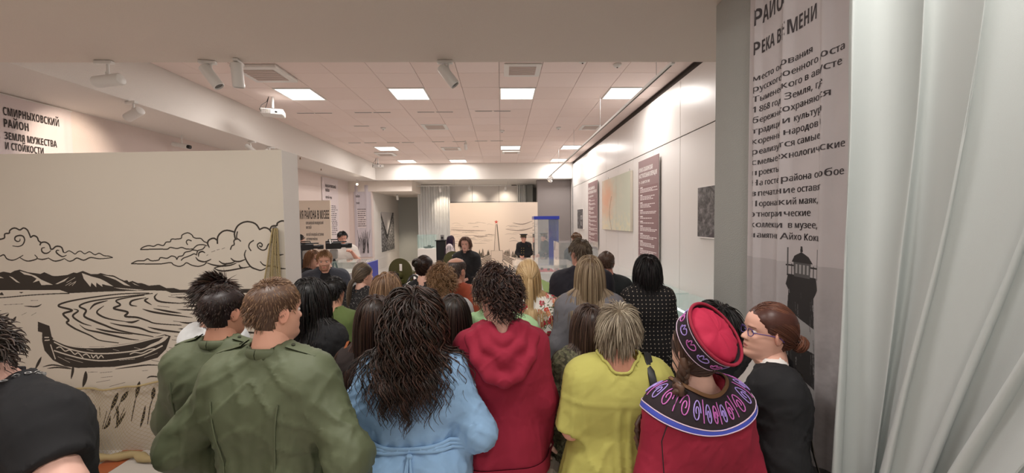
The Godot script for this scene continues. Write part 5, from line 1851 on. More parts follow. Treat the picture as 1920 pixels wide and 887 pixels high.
func skeleton(d: Dictionary) -> Dictionary:
	var s: float = d.h / 1.75
	var w: float = d.get("w", 1.0)
	var fem: bool = d.get("fem", false)
	var sh: float = (0.155 if fem else 0.178) * w
	var J := {"s": s, "w": w, "fem": fem, "sh": sh * s}
	for side in 2:
		var x := -1.0 if side == 0 else 1.0
		var arm: Array = ARMS[d.get("left" if side == 0 else "right", "down")]
		var dx: float = (0.0 if not fem else -0.02) + (w - 1.0) * 0.2
		var S := Vector3(x * sh, 1.385, 0.012)
		var E: Vector3 = arm[0] + Vector3(dx, 0, 0)
		var W: Vector3 = arm[1] + Vector3(dx * 0.7, 0, 0)
		E.x *= x
		W.x *= x
		var k := "l" if side == 0 else "r"
		J["sh_" + k] = S * s
		J["el_" + k] = E * s
		J["wr_" + k] = W * s
		J["hip_" + k] = Vector3(x * 0.088 * w, 0.92, 0.0) * s
		J["kn_" + k] = Vector3(x * 0.095 * w, 0.50, -0.012) * s
		J["an_" + k] = Vector3(x * 0.10 * w, 0.085, 0.025) * s
	return J

func torso_bones(J: Dictionary, e: float, d: Dictionary) -> Array:
	var s: float = J.s
	var w: float = J.w
	var fem: bool = J.fem
	var sh: float = J.sh / s
	var bl: float = d.get("belly", 1.0)
	var hp: float = d.get("hips", 1.06 if fem else 1.0)
	var out := []
	var bar := func(hx: float, y: float, z: float, r: float) -> void:
		out.append([Vector3(-hx, y, z) * s, Vector3(hx, y, z) * s, r * s + e, r * s + e])
	bar.call(sh - 0.035, 1.385, 0.015, 0.058 * sqrt(w))
	bar.call(maxf(sh - 0.075, 0.05), 1.31, 0.012, 0.098 * sqrt(w))
	bar.call(maxf(sh - 0.085, 0.05), 1.22, 0.005, (0.096 if fem else 0.102) * sqrt(w))
	bar.call((0.052 if fem else 0.072) * w * bl, 1.08, 0.0, (0.086 if fem else 0.098) * w * bl)
	bar.call(0.075 * w * hp, 0.94, 0.008, 0.108 * w * hp)
	for x in [-1.0, 1.0]:
		out.append([Vector3(x * 0.03, 1.485, 0.012) * s, Vector3(x * (sh - 0.02), 1.403, 0.012) * s, 0.04 * s + e * 0.6, 0.040 * s + e])
		if fem:
			out.append([Vector3(x * 0.07 * w, 1.255, -0.07 * w) * s, Vector3(x * 0.065 * w, 1.23, -0.055) * s, 0.058 * s + e, 0.06 * s + e])
	if bl > 1.05:
		out.append([Vector3(-0.04, 1.06, -0.05) * s, Vector3(0.04, 1.06, -0.05) * s, 0.1 * bl * s + e, 0.1 * bl * s + e])
	return out

func arm_bones(J: Dictionary, e: float, sleeve: float, e_end := -1.0) -> Array:
	# sleeve 0..1 upper arm, 1..2 forearm
	var out := []
	var s: float = J.s
	var t: float = 1.0 if not J.fem else 0.9
	if e_end < 0.0:
		e_end = e
	for k in ["l", "r"]:
		var S: Vector3 = J["sh_" + k]
		var E: Vector3 = J["el_" + k]
		var W: Vector3 = J["wr_" + k]
		var a := minf(sleeve, 1.0)
		out.append([S, S.lerp(E, a), 0.054 * s * t + e, lerpf(0.054, 0.043, a) * s * t + e_end * 0.9 + e * 0.1, sleeve <= 1.0])
		if sleeve > 1.0:
			var b := minf(sleeve - 1.0, 1.0)
			out.append([E, E.lerp(W, b), 0.043 * s * t + e, lerpf(0.043, 0.031, b) * s * t + e_end, true])
	return out

func leg_bones(J: Dictionary, e: float, to := 2.0) -> Array:
	var out := []
	var s: float = J.s
	var w: float = J.w
	for k in ["l", "r"]:
		var H: Vector3 = J["hip_" + k]
		var K: Vector3 = J["kn_" + k]
		var A: Vector3 = J["an_" + k]
		out.append([H, H.lerp(K, minf(to, 1.0)), 0.088 * s * w + e, lerpf(0.088 * w, 0.056, minf(to, 1.0)) * s + e, to <= 1.0])
		if to > 1.0:
			out.append([K, A, 0.055 * s + e, 0.042 * s + e, true])
	return out

# ---------------------------------------------------------------- heads
const HEAD_PROFILE := [
	# height above chin, half width, front, back
	[-0.03, 0.044, 0.030, 0.052], [-0.008, 0.046, 0.052, 0.052], [0.0, 0.040, 0.074, 0.052], [0.010, 0.044, 0.084, 0.054], [0.022, 0.050, 0.086, 0.058],
	[0.036, 0.055, 0.082, 0.062], [0.050, 0.059, 0.085, 0.068], [0.066, 0.063, 0.083, 0.076], [0.085, 0.067, 0.083, 0.086], [0.105, 0.069, 0.080, 0.094],
	[0.118, 0.071, 0.079, 0.098], [0.132, 0.073, 0.085, 0.101], [0.150, 0.076, 0.087, 0.103], [0.170, 0.077, 0.084, 0.102], [0.188, 0.074, 0.075, 0.096],
	[0.204, 0.066, 0.061, 0.085], [0.217, 0.053, 0.045, 0.068], [0.227, 0.036, 0.028, 0.048], [0.233, 0.018, 0.012, 0.028], [0.235, 0.001, 0.0, 0.010]]

func head_ring(y: float) -> Vector3:
	var n := HEAD_PROFILE.size()
	var i := 0
	while i < n - 2 and HEAD_PROFILE[i + 1][0] < y:
		i += 1
	var a: Array = HEAD_PROFILE[i]
	var b: Array = HEAD_PROFILE[i + 1]
	var t := clampf((y - a[0]) / (b[0] - a[0]), 0.0, 1.0)
	var o: Array = HEAD_PROFILE[maxi(i - 1, 0)]
	var c: Array = HEAD_PROFILE[mini(i + 2, n - 1)]
	var r := Vector3.ZERO
	for k in 3:
		r[k] = maxf(0.0005, cubic_interpolate(a[k + 1], b[k + 1], o[k + 1], c[k + 1], t))
	return r

# angle 0 is the face, PI the back of the head
func head_point(a: float, y: float, grow := 0.0) -> Vector3:
	var r := head_ring(y)
	var c := cos(a)
	var sn := sin(a)
	var x := signf(sn) * pow(absf(sn), 0.92) * (r.x + grow)
	var z := -pow(c, 0.86) * (r.y + grow) if c >= 0.0 else pow(-c, 0.95) * (r.z + grow)
	return Vector3(x, y + (grow * 0.9 if y > 0.2 else 0.0), z)

func bump(v: float, c: float, w: float) -> float:
	return exp(-pow((v - c) / w, 2.0))

func head_mesh(d: Dictionary, fine: bool) -> MB:
	var cols := 64 if fine else 30
	var rows := 56 if fine else 28
	var skin: Color = d.get("skin", rgb(222, 172, 150))
	var brow: Color = d.get("brow", rgb(70, 50, 40))
	var m := MB.new()
	for j in rows + 1:
		var y := -0.03 + 0.265 * j / rows
		for i in cols:
			var t := TAU * i / cols - PI
			var a := t - 0.55 * sin(t)
			var p := head_point(a, y)
			var col := skin
			if absf(a) < 1.4:
				var x := p.x
				var ax := absf(x)
				# nose
				var ridge := smoothstep(0.132, 0.088, y) * smoothstep(0.072, 0.080, y)
				var nw := lerpf(0.009, 0.0145, smoothstep(0.12, 0.085, y))
				p.z -= 0.021 * ridge * bump(x, 0, nw) * lerpf(0.45, 1.0, smoothstep(0.125, 0.085, y))
				p.z -= 0.006 * bump(ax, 0.014, 0.006) * bump(y, 0.081, 0.006)
				# eye sockets, brows, cheeks
				p.z += 0.009 * bump(ax, 0.032, 0.014) * bump(y, 0.117, 0.010)
				p.z -= 0.004 * bump(ax, 0.030, 0.022) * bump(y, 0.137, 0.007)
				p.z -= 0.004 * bump(ax, 0.042, 0.015) * bump(y, 0.09, 0.015)
				# mouth and chin
				p.z -= 0.0055 * bump(ax, 0.0, 0.018) * bump(y, 0.056, 0.005)
				p.z -= 0.0065 * bump(ax, 0.0, 0.016) * bump(y, 0.043, 0.006)
				p.z += 0.004 * bump(ax, 0.0, 0.022) * bump(y, 0.0495, 0.0022)
				p.z -= 0.004 * bump(ax, 0.0, 0.016) * bump(y, 0.016, 0.010)
				var lip := bump(ax, 0.0, 0.021) * bump(y, 0.0495, 0.009)
				if lip > 0.45:
					col = skin.lerp(d.get("lips", rgb(178, 96, 92)), 0.75)
				if y > 0.131 and y < 0.141 and ax > 0.012 and ax < 0.05 and absf(y - 0.134 - 0.1 * (0.03 - absf(ax - 0.03)) * 0.3) < 0.0045:
					col = brow
			if d.get("beard", false) and absf(a) < 1.75 and y < 0.075 and y > -0.01 and not (absf(p.x) < 0.022 and y > 0.04 and y < 0.06) and p.z > -0.2:
				col = skin.lerp(d.get("beard_color", rgb(120, 80, 56)), 0.6)
			m.v.append(p)
			m.c.append(col.srgb_to_linear())
	for j in rows:
		for i in cols:
			var i2 := (i + 1) % cols
			m.quad(j * cols + i, (j + 1) * cols + i, (j + 1) * cols + i2, j * cols + i2)
	# ears
	for sx in [-1.0, 1.0]:
		var e := MB.new()
		var n := 12 if fine else 8
		for j in n + 1:
			var u := PI * j / n
			for i in n:
				var q := TAU * i / n
				var ry := 0.032 * (1.0 + 0.15 * cos(u))
				var pp := Vector3(0.008 * sin(q) * sin(u), ry * cos(u), 0.018 * cos(q) * sin(u) * (1.0 + 0.3 * cos(u)))
				if pp.x > 0.0:
					pp.x += 0.005 * smoothstep(0.35, 0.8, sin(u) * absf(cos(q))) - 0.004 * bump(Vector2(pp.y / 0.02, pp.z / 0.01).length(), 0.0, 0.8)
				e.v.append(pp)
		for j in n:
			for i in n:
				var i2 := (i + 1) % n
				e.quad(j * n + i, j * n + i2, (j + 1) * n + i2, (j + 1) * n + i)
		var b := Basis(Vector3.UP, -0.45) * Basis(Vector3.RIGHT, -0.15)
		var tr := Transform3D(b, Vector3(0.071, 0.105, 0.010))
		if sx < 0:
			tr = Transform3D(Basis.from_scale(Vector3(-1, 1, 1)), Vector3.ZERO) * tr
		m.add(e, tr)
		m.paint(skin.lerp(rgb(214, 130, 110), 0.25).srgb_to_linear())
	# eyes
	if not d.get("no_eyes", false):
		for sx in [-1.0, 1.0]:
			var c := Vector3(sx * 0.032, 0.1165, -0.0665)
			var n := 12
			for j in n + 1:
				var u := PI * j / n
				for i in n:
					var q := TAU * i / n
					var dd := Vector3(sin(u) * cos(q), sin(u) * sin(q), -cos(u))
					m.v.append(c + Vector3(dd.x * 0.0125, dd.y * (0.0085 if not d.get("shut", false) else 0.003), dd.z * 0.0115))
					m.c.append((rgb(30, 24, 22) if u < 0.42 else rgb(92, 70, 54) if u < 0.62 else rgb(225, 215, 208)).srgb_to_linear())
			var s := m.v.size() - (n + 1) * n
			for j in n:
				for i in n:
					var i2 := (i + 1) % n
					m.quad(s + j * n + i, s + j * n + i2, s + (j + 1) * n + i2, s + (j + 1) * n + i)
	return m

# ---------------------------------------------------------------- hair
const HAIRLINE := [[0.0, 0.192], [0.5, 0.186], [0.85, 0.165], [1.12, 0.142], [1.32, 0.112], [1.5, 0.125], [1.75, 0.105], [2.05, 0.060], [2.4, 0.040], [3.15, 0.030]]

func hairline(a: float, up := 0.0) -> float:
	a = absf(a)
	for i in HAIRLINE.size() - 1:
		if a <= HAIRLINE[i + 1][0]:
			var t: float = (a - HAIRLINE[i][0]) / (HAIRLINE[i + 1][0] - HAIRLINE[i][0])
			return lerpf(HAIRLINE[i][1], HAIRLINE[i + 1][1], t) + up
	return 0.03 + up

# style: col, col2, thick, len, locks, r, grav, curl, freq, stiff (how long it keeps its first way), gather, tail, rise, nape
func hair_mesh(st: Dictionary, T: Transform3D, colliders: Array, seed_: int, s: float) -> MB:
	var r := RandomNumberGenerator.new()
	r.seed = seed_
	var m := MB.new()
	var c0: Color = st.col
	var c1: Color = st.get("col2", c0.lightened(0.12))
	var thick: float = st.get("thick", 0.012)
	var up: float = st.get("nape", 0.0)
	var bald: float = st.get("bald", 0.0)
	# cap of hair over the skull
	var cols := 40
	var rows := 30
	var top_y := 0.235
	for j in rows + 1:
		var y := 0.02 + (top_y - 0.02) * j / rows
		for i in cols:
			var a := TAU * i / cols - PI
			var hl := hairline(a, up * smoothstep(1.3, 2.2, absf(a)))
			var g := -0.004
			if y > hl and not (bald > 0.0 and y > bald and absf(a) < 3.2):
				g = 0.001 + 0.5 * thick * smoothstep(0.0, 0.05, y - hl)
			var p := head_point(a, y, 0.0)
			var n := Vector3(p.x / 0.0059, (p.y - 0.12) / 0.0125, p.z / 0.0096).normalized()
			m.v.append(T * ((p + n * g)))
	for j in rows:
		for i in cols:
			var i2 := (i + 1) % cols
			m.quad(j * cols + i, (j + 1) * cols + i, (j + 1) * cols + i2, j * cols + i2)
	m.paint(c0.darkened(0.1).srgb_to_linear())
	# locks
	var cnt: int = st.get("locks", 300)
	var length: float = st.get("len", 0.04)
	var grav: float = st.get("grav", 0.3)
	var curl: float = st.get("curl", 0.0)
	var freq: float = st.get("freq", 60.0)
	var rad: float = st.get("r", 0.004)
	var rise: float = st.get("rise", 0.25)
	var seg: int = st.get("seg", clampi(int(length / 0.02), 4, 26))
	var crown: Vector3 = st.get("crown", Vector3(0.01, 0.232, 0.035))
	var gather: Variant = st.get("gather")
	var back := T.basis.orthonormalized()
	var inv := T.affine_inverse()
	var sides: int = st.get("sides", 4)
	var ec := Vector3(0, 0.128, 0.008)
	var part: float = st.get("part", 99.0)
	for q in cnt:
		var a := r.randf_range(-PI, PI)
		var hl := hairline(a, up * smoothstep(1.3, 2.2, absf(a)))
		var y := lerpf(hl + 0.004, 0.2349, 1.0 - pow(r.randf(), 1.7))
		if bald > 0.0 and y > bald:
			continue
		var p0 := head_point(a, y)
		var n0 := Vector3(p0.x / 0.0059, (p0.y - 0.12) / 0.0125, p0.z / 0.0096).normalized()
		var away := p0 - crown
		if part < 50.0:
			away = Vector3(signf(p0.x - part) * 0.08, -0.02, 0.03)
		if length > 0.12 and absf(a) < 1.35:
			away = Vector3(signf(p0.x) * 0.09, -0.01, 0.06)
		if gather != null:
			away = gather - p0
		if st.has("sweep"):
			away = away.normalized() + st.sweep
		var tang := (away - n0 * n0.dot(away)).normalized()
		var dir: Vector3 = (tang + n0 * rise * r.randf_range(0.6, 1.4) + Vector3(r.randf_range(-1, 1), r.randf_range(-1, 1), r.randf_range(-1, 1)) * st.get("messy", 0.15)).normalized()
		var pos := T * (p0 + n0 * (0.001 + 0.4 * thick * smoothstep(0.0, 0.05, y - hl)))
		dir = back * dir
		var lay := r.randf_range(0.45, 1.1) * thick * smoothstep(-0.02, 0.05, y - hl) + 0.002
		var er := Vector3(0.0745, 0.1095, 0.0955) + Vector3.ONE * lay
		var lg: float = length * r.randf_range(0.8, 1.08) * st.get("scale_front", 1.0)
		var ds: float = lg * s / seg
		var pts := PackedVector3Array([pos])
		var gathered := false
		var stopped := false
		for k in seg:
			if gather != null and not gathered:
				var G: Vector3 = T * (gather as Vector3)
				dir = dir.lerp((G - pos).normalized(), 0.45).normalized()
				if (G - pos).length() < 0.022:
					gathered = true
					if not st.get("tail", false):
						stopped = true
					dir = back * st.get("tail_dir", Vector3(0, -0.5, 0.8)).normalized()
			else:
				dir = (dir + Vector3.DOWN * grav).normalized()
			if stopped:
				break
			pos += dir * ds
			var h := inv * pos - ec
			var e := Vector3(h.x / er.x, h.y / er.y, h.z / er.z)
			var el := e.length()
			if el < 1.0:
				pos = T * (ec + h / maxf(el, 0.05))
			for c in colliders:
				var ab: Vector3 = c[1] - c[0]
				var t := clampf((pos - c[0]).dot(ab) / maxf(ab.length_squared(), 1e-9), 0.0, 1.0)
				var o: Vector3 = pos - c[0] - ab * t
				var lim: float = c[2] + (c[3] - c[2]) * t + lay * 0.7 + 0.004
				if o.length() < lim:
					pos = c[0] + ab * t + o.normalized() * lim
			var last := pts[pts.size() - 1]
			dir = dir.lerp((pos - last).normalized(), 0.6).normalized()
			pts.append(pos)
		if pts.size() < 3:
			continue
		if curl > 0.0:
			var ph: float = (fold_noise.get_noise_3d(p0.x * 7.0, p0.y * 7.0, p0.z * 7.0) * 6.0 + r.randf_range(-0.4, 0.4)) if st.get("wave", false) else r.randf() * TAU
			var fr := freq * r.randf_range(0.93, 1.07)
			var dd := Vector3.DOWN if st.get("wave", false) else (pts[pts.size() - 1] - pts[0]).normalized()
			var b1 := frame_of(dd)
			for k in pts.size():
				var along: float = k * ds
				var amp := curl * minf(1.0, along / (0.25 * length))
				pts[k] += (b1.x * cos(ph + along * fr) + b1.z * sin(ph + along * fr)) * amp
		var rr := PackedFloat32Array()
		var rq := rad * r.randf_range(0.7, 1.25)
		for k in pts.size():
			var t := float(k) / (pts.size() - 1)
			rr.append(maxf(0.0004, rq * (0.55 + 0.45 * minf(1.0, t * 6.0)) * (1.0 - pow(t, 2.5) * 0.85)))
		add_tube(m, pts, rr, sides, false, st.get("flat", 0.6))
		m.paint(c0.lerp(c1, pow(r.randf(), 1.6)).srgb_to_linear())
	return m

func bun_mesh(at: Vector3, rad: float, c0: Color, c1: Color, seed_: int, T: Transform3D) -> MB:
	var m := MB.new()
	var r := RandomNumberGenerator.new()
	r.seed = seed_
	var core := []
	for i in 9:
		var a := PI * i / 8.0
		core.append([sin(a) * rad * 0.85, cos(a) * rad * 0.8])
	add_lathe(m, core, 14, T * Transform3D(Basis(Vector3.RIGHT, PI / 2), at))
	m.paint(c0.srgb_to_linear())
	for q in 46:
		var pts := PackedVector3Array()
		var rr := PackedFloat32Array()
		var ph := r.randf() * TAU
		var tilt := Basis(Vector3(r.randf_range(-1, 1), r.randf_range(-1, 1), r.randf_range(-0.4, 0.4)).normalized(), r.randf_range(-0.7, 0.7))
		var R := rad * r.randf_range(0.8, 1.06)
		for k in 14:
			var a := ph + k * 0.33
			pts.append(T * (at + tilt * Vector3(cos(a) * R, sin(a) * R, r.randf_range(-0.002, 0.002) + 0.35 * R * sin(a * 0.5 + ph))))
			rr.append(0.0045 * (0.5 + sin(PI * k / 13.0) * 0.6))
		add_tube(m, pts, rr, 4, false)
		m.paint(c0.lerp(c1, r.randf()).srgb_to_linear())
	return m

func braid_mesh(path: PackedVector3Array, rad: float, c0: Color, c1: Color) -> MB:
	var m := MB.new()
	var n := path.size()
	for k in 3:
		var pts := PackedVector3Array()
		var rr := PackedFloat32Array()
		for i in n * 4 - 3:
			var t := float(i) / 4.0
			var i0 := int(t)
			var p := path[i0].lerp(path[mini(i0 + 1, n - 1)], t - i0)
			var d := (path[mini(i0 + 1, n - 1)] - path[maxi(i0 - 1, 0)]).normalized()
			var b := frame_of(d)
			var ph := i * 0.9 + TAU * k / 3.0
			var shrink := 1.0 - 0.45 * t / n
			pts.append(p + (b.x * sin(ph) + b.z * 0.5 * sin(2.0 * ph)) * rad * 0.6 * shrink)
			rr.append(rad * 0.62 * shrink)
		add_tube(m, pts, rr, 7)
		m.paint(c0.lerp(c1, 0.2 + 0.3 * k).srgb_to_linear())
	return m

# ---------------------------------------------------------------- hands
var _hands := {}
# wrist at the origin, fingers along -y, palm towards -z, thumb towards +x
func hand_mesh(curl: float) -> MB:
	if _hands.has(curl):
		return _hands[curl]
	var b := []
	b.append([Vector3(0, 0.01, 0), Vector3(0, -0.03, 0), 0.026, 0.028])
	for q in [[-0.030, 0.0], [-0.010, 0.004], [0.010, 0.004], [0.028, 0.0]]:
		b.append([Vector3(q[0] * 0.5, -0.025, 0), Vector3(q[0], -0.085 - q[1], 0), 0.017, 0.0125])
	var fl := [0.058, 0.072, 0.078, 0.070]
	for f in 4:
		var x: float = [-0.031, -0.0105, 0.0105, 0.030][f]
		var p := Vector3(x, -0.086 - [0.0, 0.004, 0.004, 0.0][f], 0)
		var ang := curl * (0.5 + 0.1 * (3 - f))
		for g in 3:
			var l: float = fl[f] * [0.46, 0.3, 0.24][g]
			var dir := Vector3(x * 0.6, -cos(ang), -sin(ang)).normalized()
			var p2 := p + dir * l
			var r0: float = [0.0092, 0.0085, 0.0078][g]
			b.append([p, p2, r0, r0 - 0.0009])
			p = p2
			ang += curl * (0.9 if g == 0 else 0.6)
	var tb := Vector3(0.022, -0.03, -0.006)
	var t1 := tb + Vector3(0.026, -0.03, -0.016)
	var t2 := t1 + Vector3(0.006, -0.028, -0.012 - 0.012 * curl)
	b.append([tb, t1, 0.0145, 0.0115])
	b.append([t1, t2, 0.011, 0.009])
	var m := field_mesh(b, 0.0042, 0.0028)
	_hands[curl] = m
	return m

func hand_at(E: Vector3, W: Vector3, mirror: bool, roll: float) -> Transform3D:
	var y := (E - W).normalized()
	var z := Vector3(0, 0, 1) - y * y.z
	if z.length() < 0.1:
		z = Vector3(0, 1, 0) - y * y.y
	z = z.normalized()
	var x := y.cross(z)
	var b := Basis(x, y, z) * Basis(Vector3.UP, roll)
	if mirror:
		b = b * Basis.from_scale(Vector3(-1, 1, 1))
	return Transform3D(b, W)

# ---------------------------------------------------------------- people
var skin_mat: StandardMaterial3D
var hair_mat: StandardMaterial3D
var shoe_mesh: ArrayMesh

func cloth_mat(key: String, col: Color, rough := 0.85, wv := 0.25, sc := 30.0) -> StandardMaterial3D:
	if mats.has(key):
		return mats[key]
	var m := mat(key, col, rough)
	weave(m, sc, wv)
	return m

func pattern_mat(key: String, im: Image, scale_: float) -> StandardMaterial3D:
	var m := tex_mat(key, im, 0.85)
	m.uv1_triplanar = true
	m.uv1_triplanar_sharpness = 6.0
	m.uv1_scale = Vector3.ONE * scale_
	return m

# hem bars below the hips, for long tops, coats and skirts
func skirt_bones(J: Dictionary, e: float, from: float, to: float, flare: float) -> Array:
	var out := []
	var s: float = J.s
	var w: float = J.w
	var n := maxi(1, int(ceil((from - to) / 0.1)))
	for i in n + 1:
		var t := float(i) / n
		var y := lerpf(from, to - 0.03, t)
		var r := (0.112 * w + flare * t) * s + e
		var hx := (0.075 * w + flare * 0.6 * t) * s
		out.append([Vector3(-hx, y * s, 0.005), Vector3(hx, y * s, 0.005), r, r])
	return out

func wear_bones(J: Dictionary, g: Dictionary, d: Dictionary) -> Array:
	var e: float = g.get("e", 0.014)
	var out := []
	match g.kind:
		"top":
			out = torso_bones(J, e, d)
			if g.get("sleeve", 2.0) > 0.0:
				out += arm_bones(J, g.get("e_arm", e), g.get("sleeve", 2.0), g.get("e_end", -1.0))
			if g.get("hem", 0.86) < 0.88:
				out += skirt_bones(J, e, 0.92, g.hem, g.get("flare", 0.0))
		"trousers":
			out = [torso_bones(J, e, d)[4]] + leg_bones(J, e, g.get("to", 2.0))
		"skirt":
			out = [torso_bones(J, e, d)[4]] + skirt_bones(J, e, 0.98, g.hem, g.get("flare", 0.05))
	return out

func person(d: Dictionary) -> Dictionary:
	var at: Vector3 = d.at
	var h: float = at.y - d.get("hair_top", 0.015)
	d.h = h
	var J := skeleton(d)
	var s: float = J.s
	var near := at.z > -2.4
	var mid := at.z > -4.6
	var cell := 0.013 if near else (0.019 if mid else 0.026)
	var gcell: float = d.get("cell", 0.0125 if near else (0.018 if mid else 0.025))
	var root := thing("person", d.label, "person", Vector3(at.x, 0, at.z), deg_to_rad(d.get("yaw", 0.0)), "visitors in the crowd")
	var hs: float = d.get("head", 0.98 if not J.fem else 0.95)
	var hb := Basis(Vector3.UP, deg_to_rad(d.get("turn", 0.0))) * Basis(Vector3.RIGHT, deg_to_rad(d.get("nod", 0.0))) * Basis(Vector3.BACK, deg_to_rad(d.get("tilt", 0.0)))
	var piv := Vector3(0, 0.04, 0.025) * hs
	var T := Transform3D(hb, Vector3(0, h - 0.235 * hs, -0.018) + d.get("head_off", Vector3.ZERO) + piv) * Transform3D(Basis.from_scale(Vector3.ONE * hs), -piv)
	# body
	var skin: Color = d.get("skin", rgb(226, 178, 158))
	var bones := torso_bones(J, -0.014, d) + arm_bones(J, 0.0, 2.0) + leg_bones(J, 0.0)
	var nr: float = (0.046 if J.fem else 0.055) * d.get("neck", 1.0)
	bones.append([Vector3(0, 1.38, 0.02) * s, T * Vector3(0, 0.055, 0.02), nr * 1.15, nr])
	var body := field_mesh(bones, cell, 0.018)
	body.paint(skin.srgb_to_linear())
	body.add(head_mesh(d, d.get("fine", at.z > -2.0)), T)
	for k in ["l", "r"]:
		var hm := MB.new()
		hm.add(hand_mesh(d.get("grip", 0.35)), hand_at(J["el_" + k], J["wr_" + k], k == "l", (1.2 if k == "l" else -1.2) * d.get("hand_roll", 1.0)).scaled_local(Vector3.ONE * (1.0 if not J.fem else 0.92)))
		body.add(hm)
		body.paint(skin.srgb_to_linear())
	obj("body", body, skin_mat, root)
	# clothes
	var ctx := {"root": root, "J": J, "T": T, "d": d, "s": s}
	var colliders := []
	for g in d.wear:
		var gb := wear_bones(J, g, d)
		var cuts := []
		var subs := []
		if g.kind == "top":
			cuts.append([Vector3(0, g.get("hem", 0.86) * s, 0), Vector3.DOWN])
			subs.append([Vector3(0, (1.462 + g.get("neck_up", 0.0)) * s, 0.012 + g.get("neck_z", 0.0)), Vector3(0, 1.7 * s, -0.01), g.get("neck", 0.062)])
			if g.get("open", 0.0) > 0.0:
				subs.append([Vector3(0, 1.45, -0.13) * s, Vector3(0, 1.28, -0.2) * s, g.open])
		elif g.kind == "skirt":
			cuts.append([Vector3(0, g.hem * s, 0), Vector3.DOWN])
			cuts.append([Vector3(0, 1.04 * s, 0), Vector3.UP])
		else:
			cuts.append([Vector3(0, 1.03 * s, 0), Vector3.UP])
		var gm := field_mesh(gb, gcell * g.get("res", 1.0) * (1.0 if g.kind == "top" else 1.35), g.get("blend", 0.022), cuts, subs)
		crease(gm, g.get("hang", 0.006), g.get("crumple", 0.005), at.x * 7.0 + at.z, 1.45 * s, g.get("hem", 0.86) * s, g.get("fh", 9.0), g.get("fc", 7.0))
		if g.has("shape"):
			g.shape.call(gm, ctx)
		obj(g.n, gm, g.m, root)
		if g.kind == "top":
			colliders = gb
			ctx.top = gb
	# shoes
	for k in ["l", "r"]:
		var A: Vector3 = J["an_" + k]
		var o := obj("shoe", shoe_mesh, mat("shoe_black", rgb(34, 32, 32), 0.5), root, Vector3(A.x, 0, A.z))
		o.scale = Vector3.ONE * s
	# hair
	var n := 0
	for st in d.get("hair", []):
		var hm := hair_mesh(st, T, colliders if st.get("len", 0.0) > 0.12 else [], int(at.x * 100.0) + 50 + n, hs)
		if st.has("bun"):
			hm.add(bun_mesh(st.bun, st.get("bun_r", 0.04), st.col, st.get("col2", st.col.lightened(0.12)), n + 4, T))
		obj("hair", hm, hair_mat, root)
		n += 1
	return ctx

func spectacles(ctx: Dictionary, col: Color, at_y := 0.113, z := 0.0, tilt := 0.0) -> void:
	var m := MB.new()
	var T: Transform3D = ctx.T
	var t := T * Transform3D(Basis(Vector3.RIGHT, tilt), Vector3(0, at_y, z))
	for sx in [-1.0, 1.0]:
		var ring := PackedVector3Array()
		var rr := PackedFloat32Array()
		for i in 17:
			var a := TAU * i / 16.0
			ring.append(t * Vector3(sx * 0.033 + 0.025 * cos(a), 0.016 * sin(a), -0.088 + 0.006 * absf(cos(a))))
			rr.append(0.0018)
		add_tube(m, ring, rr, 6, false)
		var tp := PackedVector3Array([t * Vector3(sx * 0.058, 0.004, -0.082), t * Vector3(sx * 0.076, 0.004, -0.02), t * Vector3(sx * 0.079, 0.0, 0.012), t * Vector3(sx * 0.076, -0.016, 0.03)])
		add_tube(m, tp, PackedFloat32Array([0.002, 0.002, 0.002, 0.0015]), 6)
	add_tube(m, PackedVector3Array([t * Vector3(-0.009, 0.004, -0.089), t * Vector3(0.009, 0.004, -0.089)]), PackedFloat32Array([0.0018, 0.0018]), 6)
	obj("spectacles", m, mat("frame_" + col.to_html(false), col, 0.3), ctx.root)

func collar_ring(ctx: Dictionary, y: float, rx: float, r: float, m: Material, called := "collar", drop_front := 0.03) -> void:
	var s: float = ctx.s
	var q := MB.new()
	var pts := PackedVector3Array()
	var rr := PackedFloat32Array()
	for i in 25:
		var a := TAU * i / 24.0
		pts.append(Vector3(sin(a) * rx, y * s - drop_front * maxf(0.0, -cos(a)) + 0.008 * maxf(0.0, cos(a)), cos(a) * rx * 0.98 + 0.012))
		rr.append(r)
	add_tube(q, pts, rr, 8, false, 1.0)
	for i in q.v.size():
		var p := q.v[i]
		q.v[i].y = y * s + (p.y - y * s) * 1.8
	obj(called, q, m, ctx.root)

# narrow binding sewn round a round neckline
func neck_binding(ctx: Dictionary, radius: float, m: Material) -> void:
	var q := MB.new()
	var pts := PackedVector3Array()
	var rr := PackedFloat32Array()
	var c: Vector3 = Vector3(0, 1.36, 0.012) * ctx.s
	for i in 41:
		var a := TAU * i / 40.0
		var p := Vector3.ZERO
		for k in 24:
			var el := 1.45 - k * 0.05
			p = shot(ctx.top, c, Vector3(sin(a) * cos(el), sin(el), cos(a) * cos(el)), 0.002)
			if Vector2(p.x, p.z - 0.012).length() >= radius:
				break
		pts.append(p)
		rr.append(0.0075)
	add_tube(q, pts, rr, 7, false)
	obj("neck_binding", q, m, ctx.root)

func bag(label: String, at: Vector3, turn: float, size: Vector3, m: Material, strap: Array, strap_w := 0.03, called := "handbag") -> void:
	var t := thing(called, label, "bag", at, turn, "bags carried by visitors")
	var b := MB.new()
	add_bev(b, size, minf(size.z, 0.05) * 0.4, Vector3(0, -size.y / 2, 0))
	obj("pouch", b, m, t)
	obj("flap", bev(Vector3(size.x * 0.98, size.y * 0.45, 0.008), 0.003, Vector3(0, -size.y * 0.24, size.z / 2 + 0.003)), m, t)
	if strap.size():
		var q := MB.new()
		var ns := []
		var ps := []
		var inv := t.transform.affine_inverse()
		for i in range(0, strap.size(), 2):
			ps.append(inv * strap[i])
			ns.append((inv.basis * strap[i + 1]).normalized())
		add_ribbon(q, ps, ns, strap_w, 0.004)
		obj("strap", q, m, t)

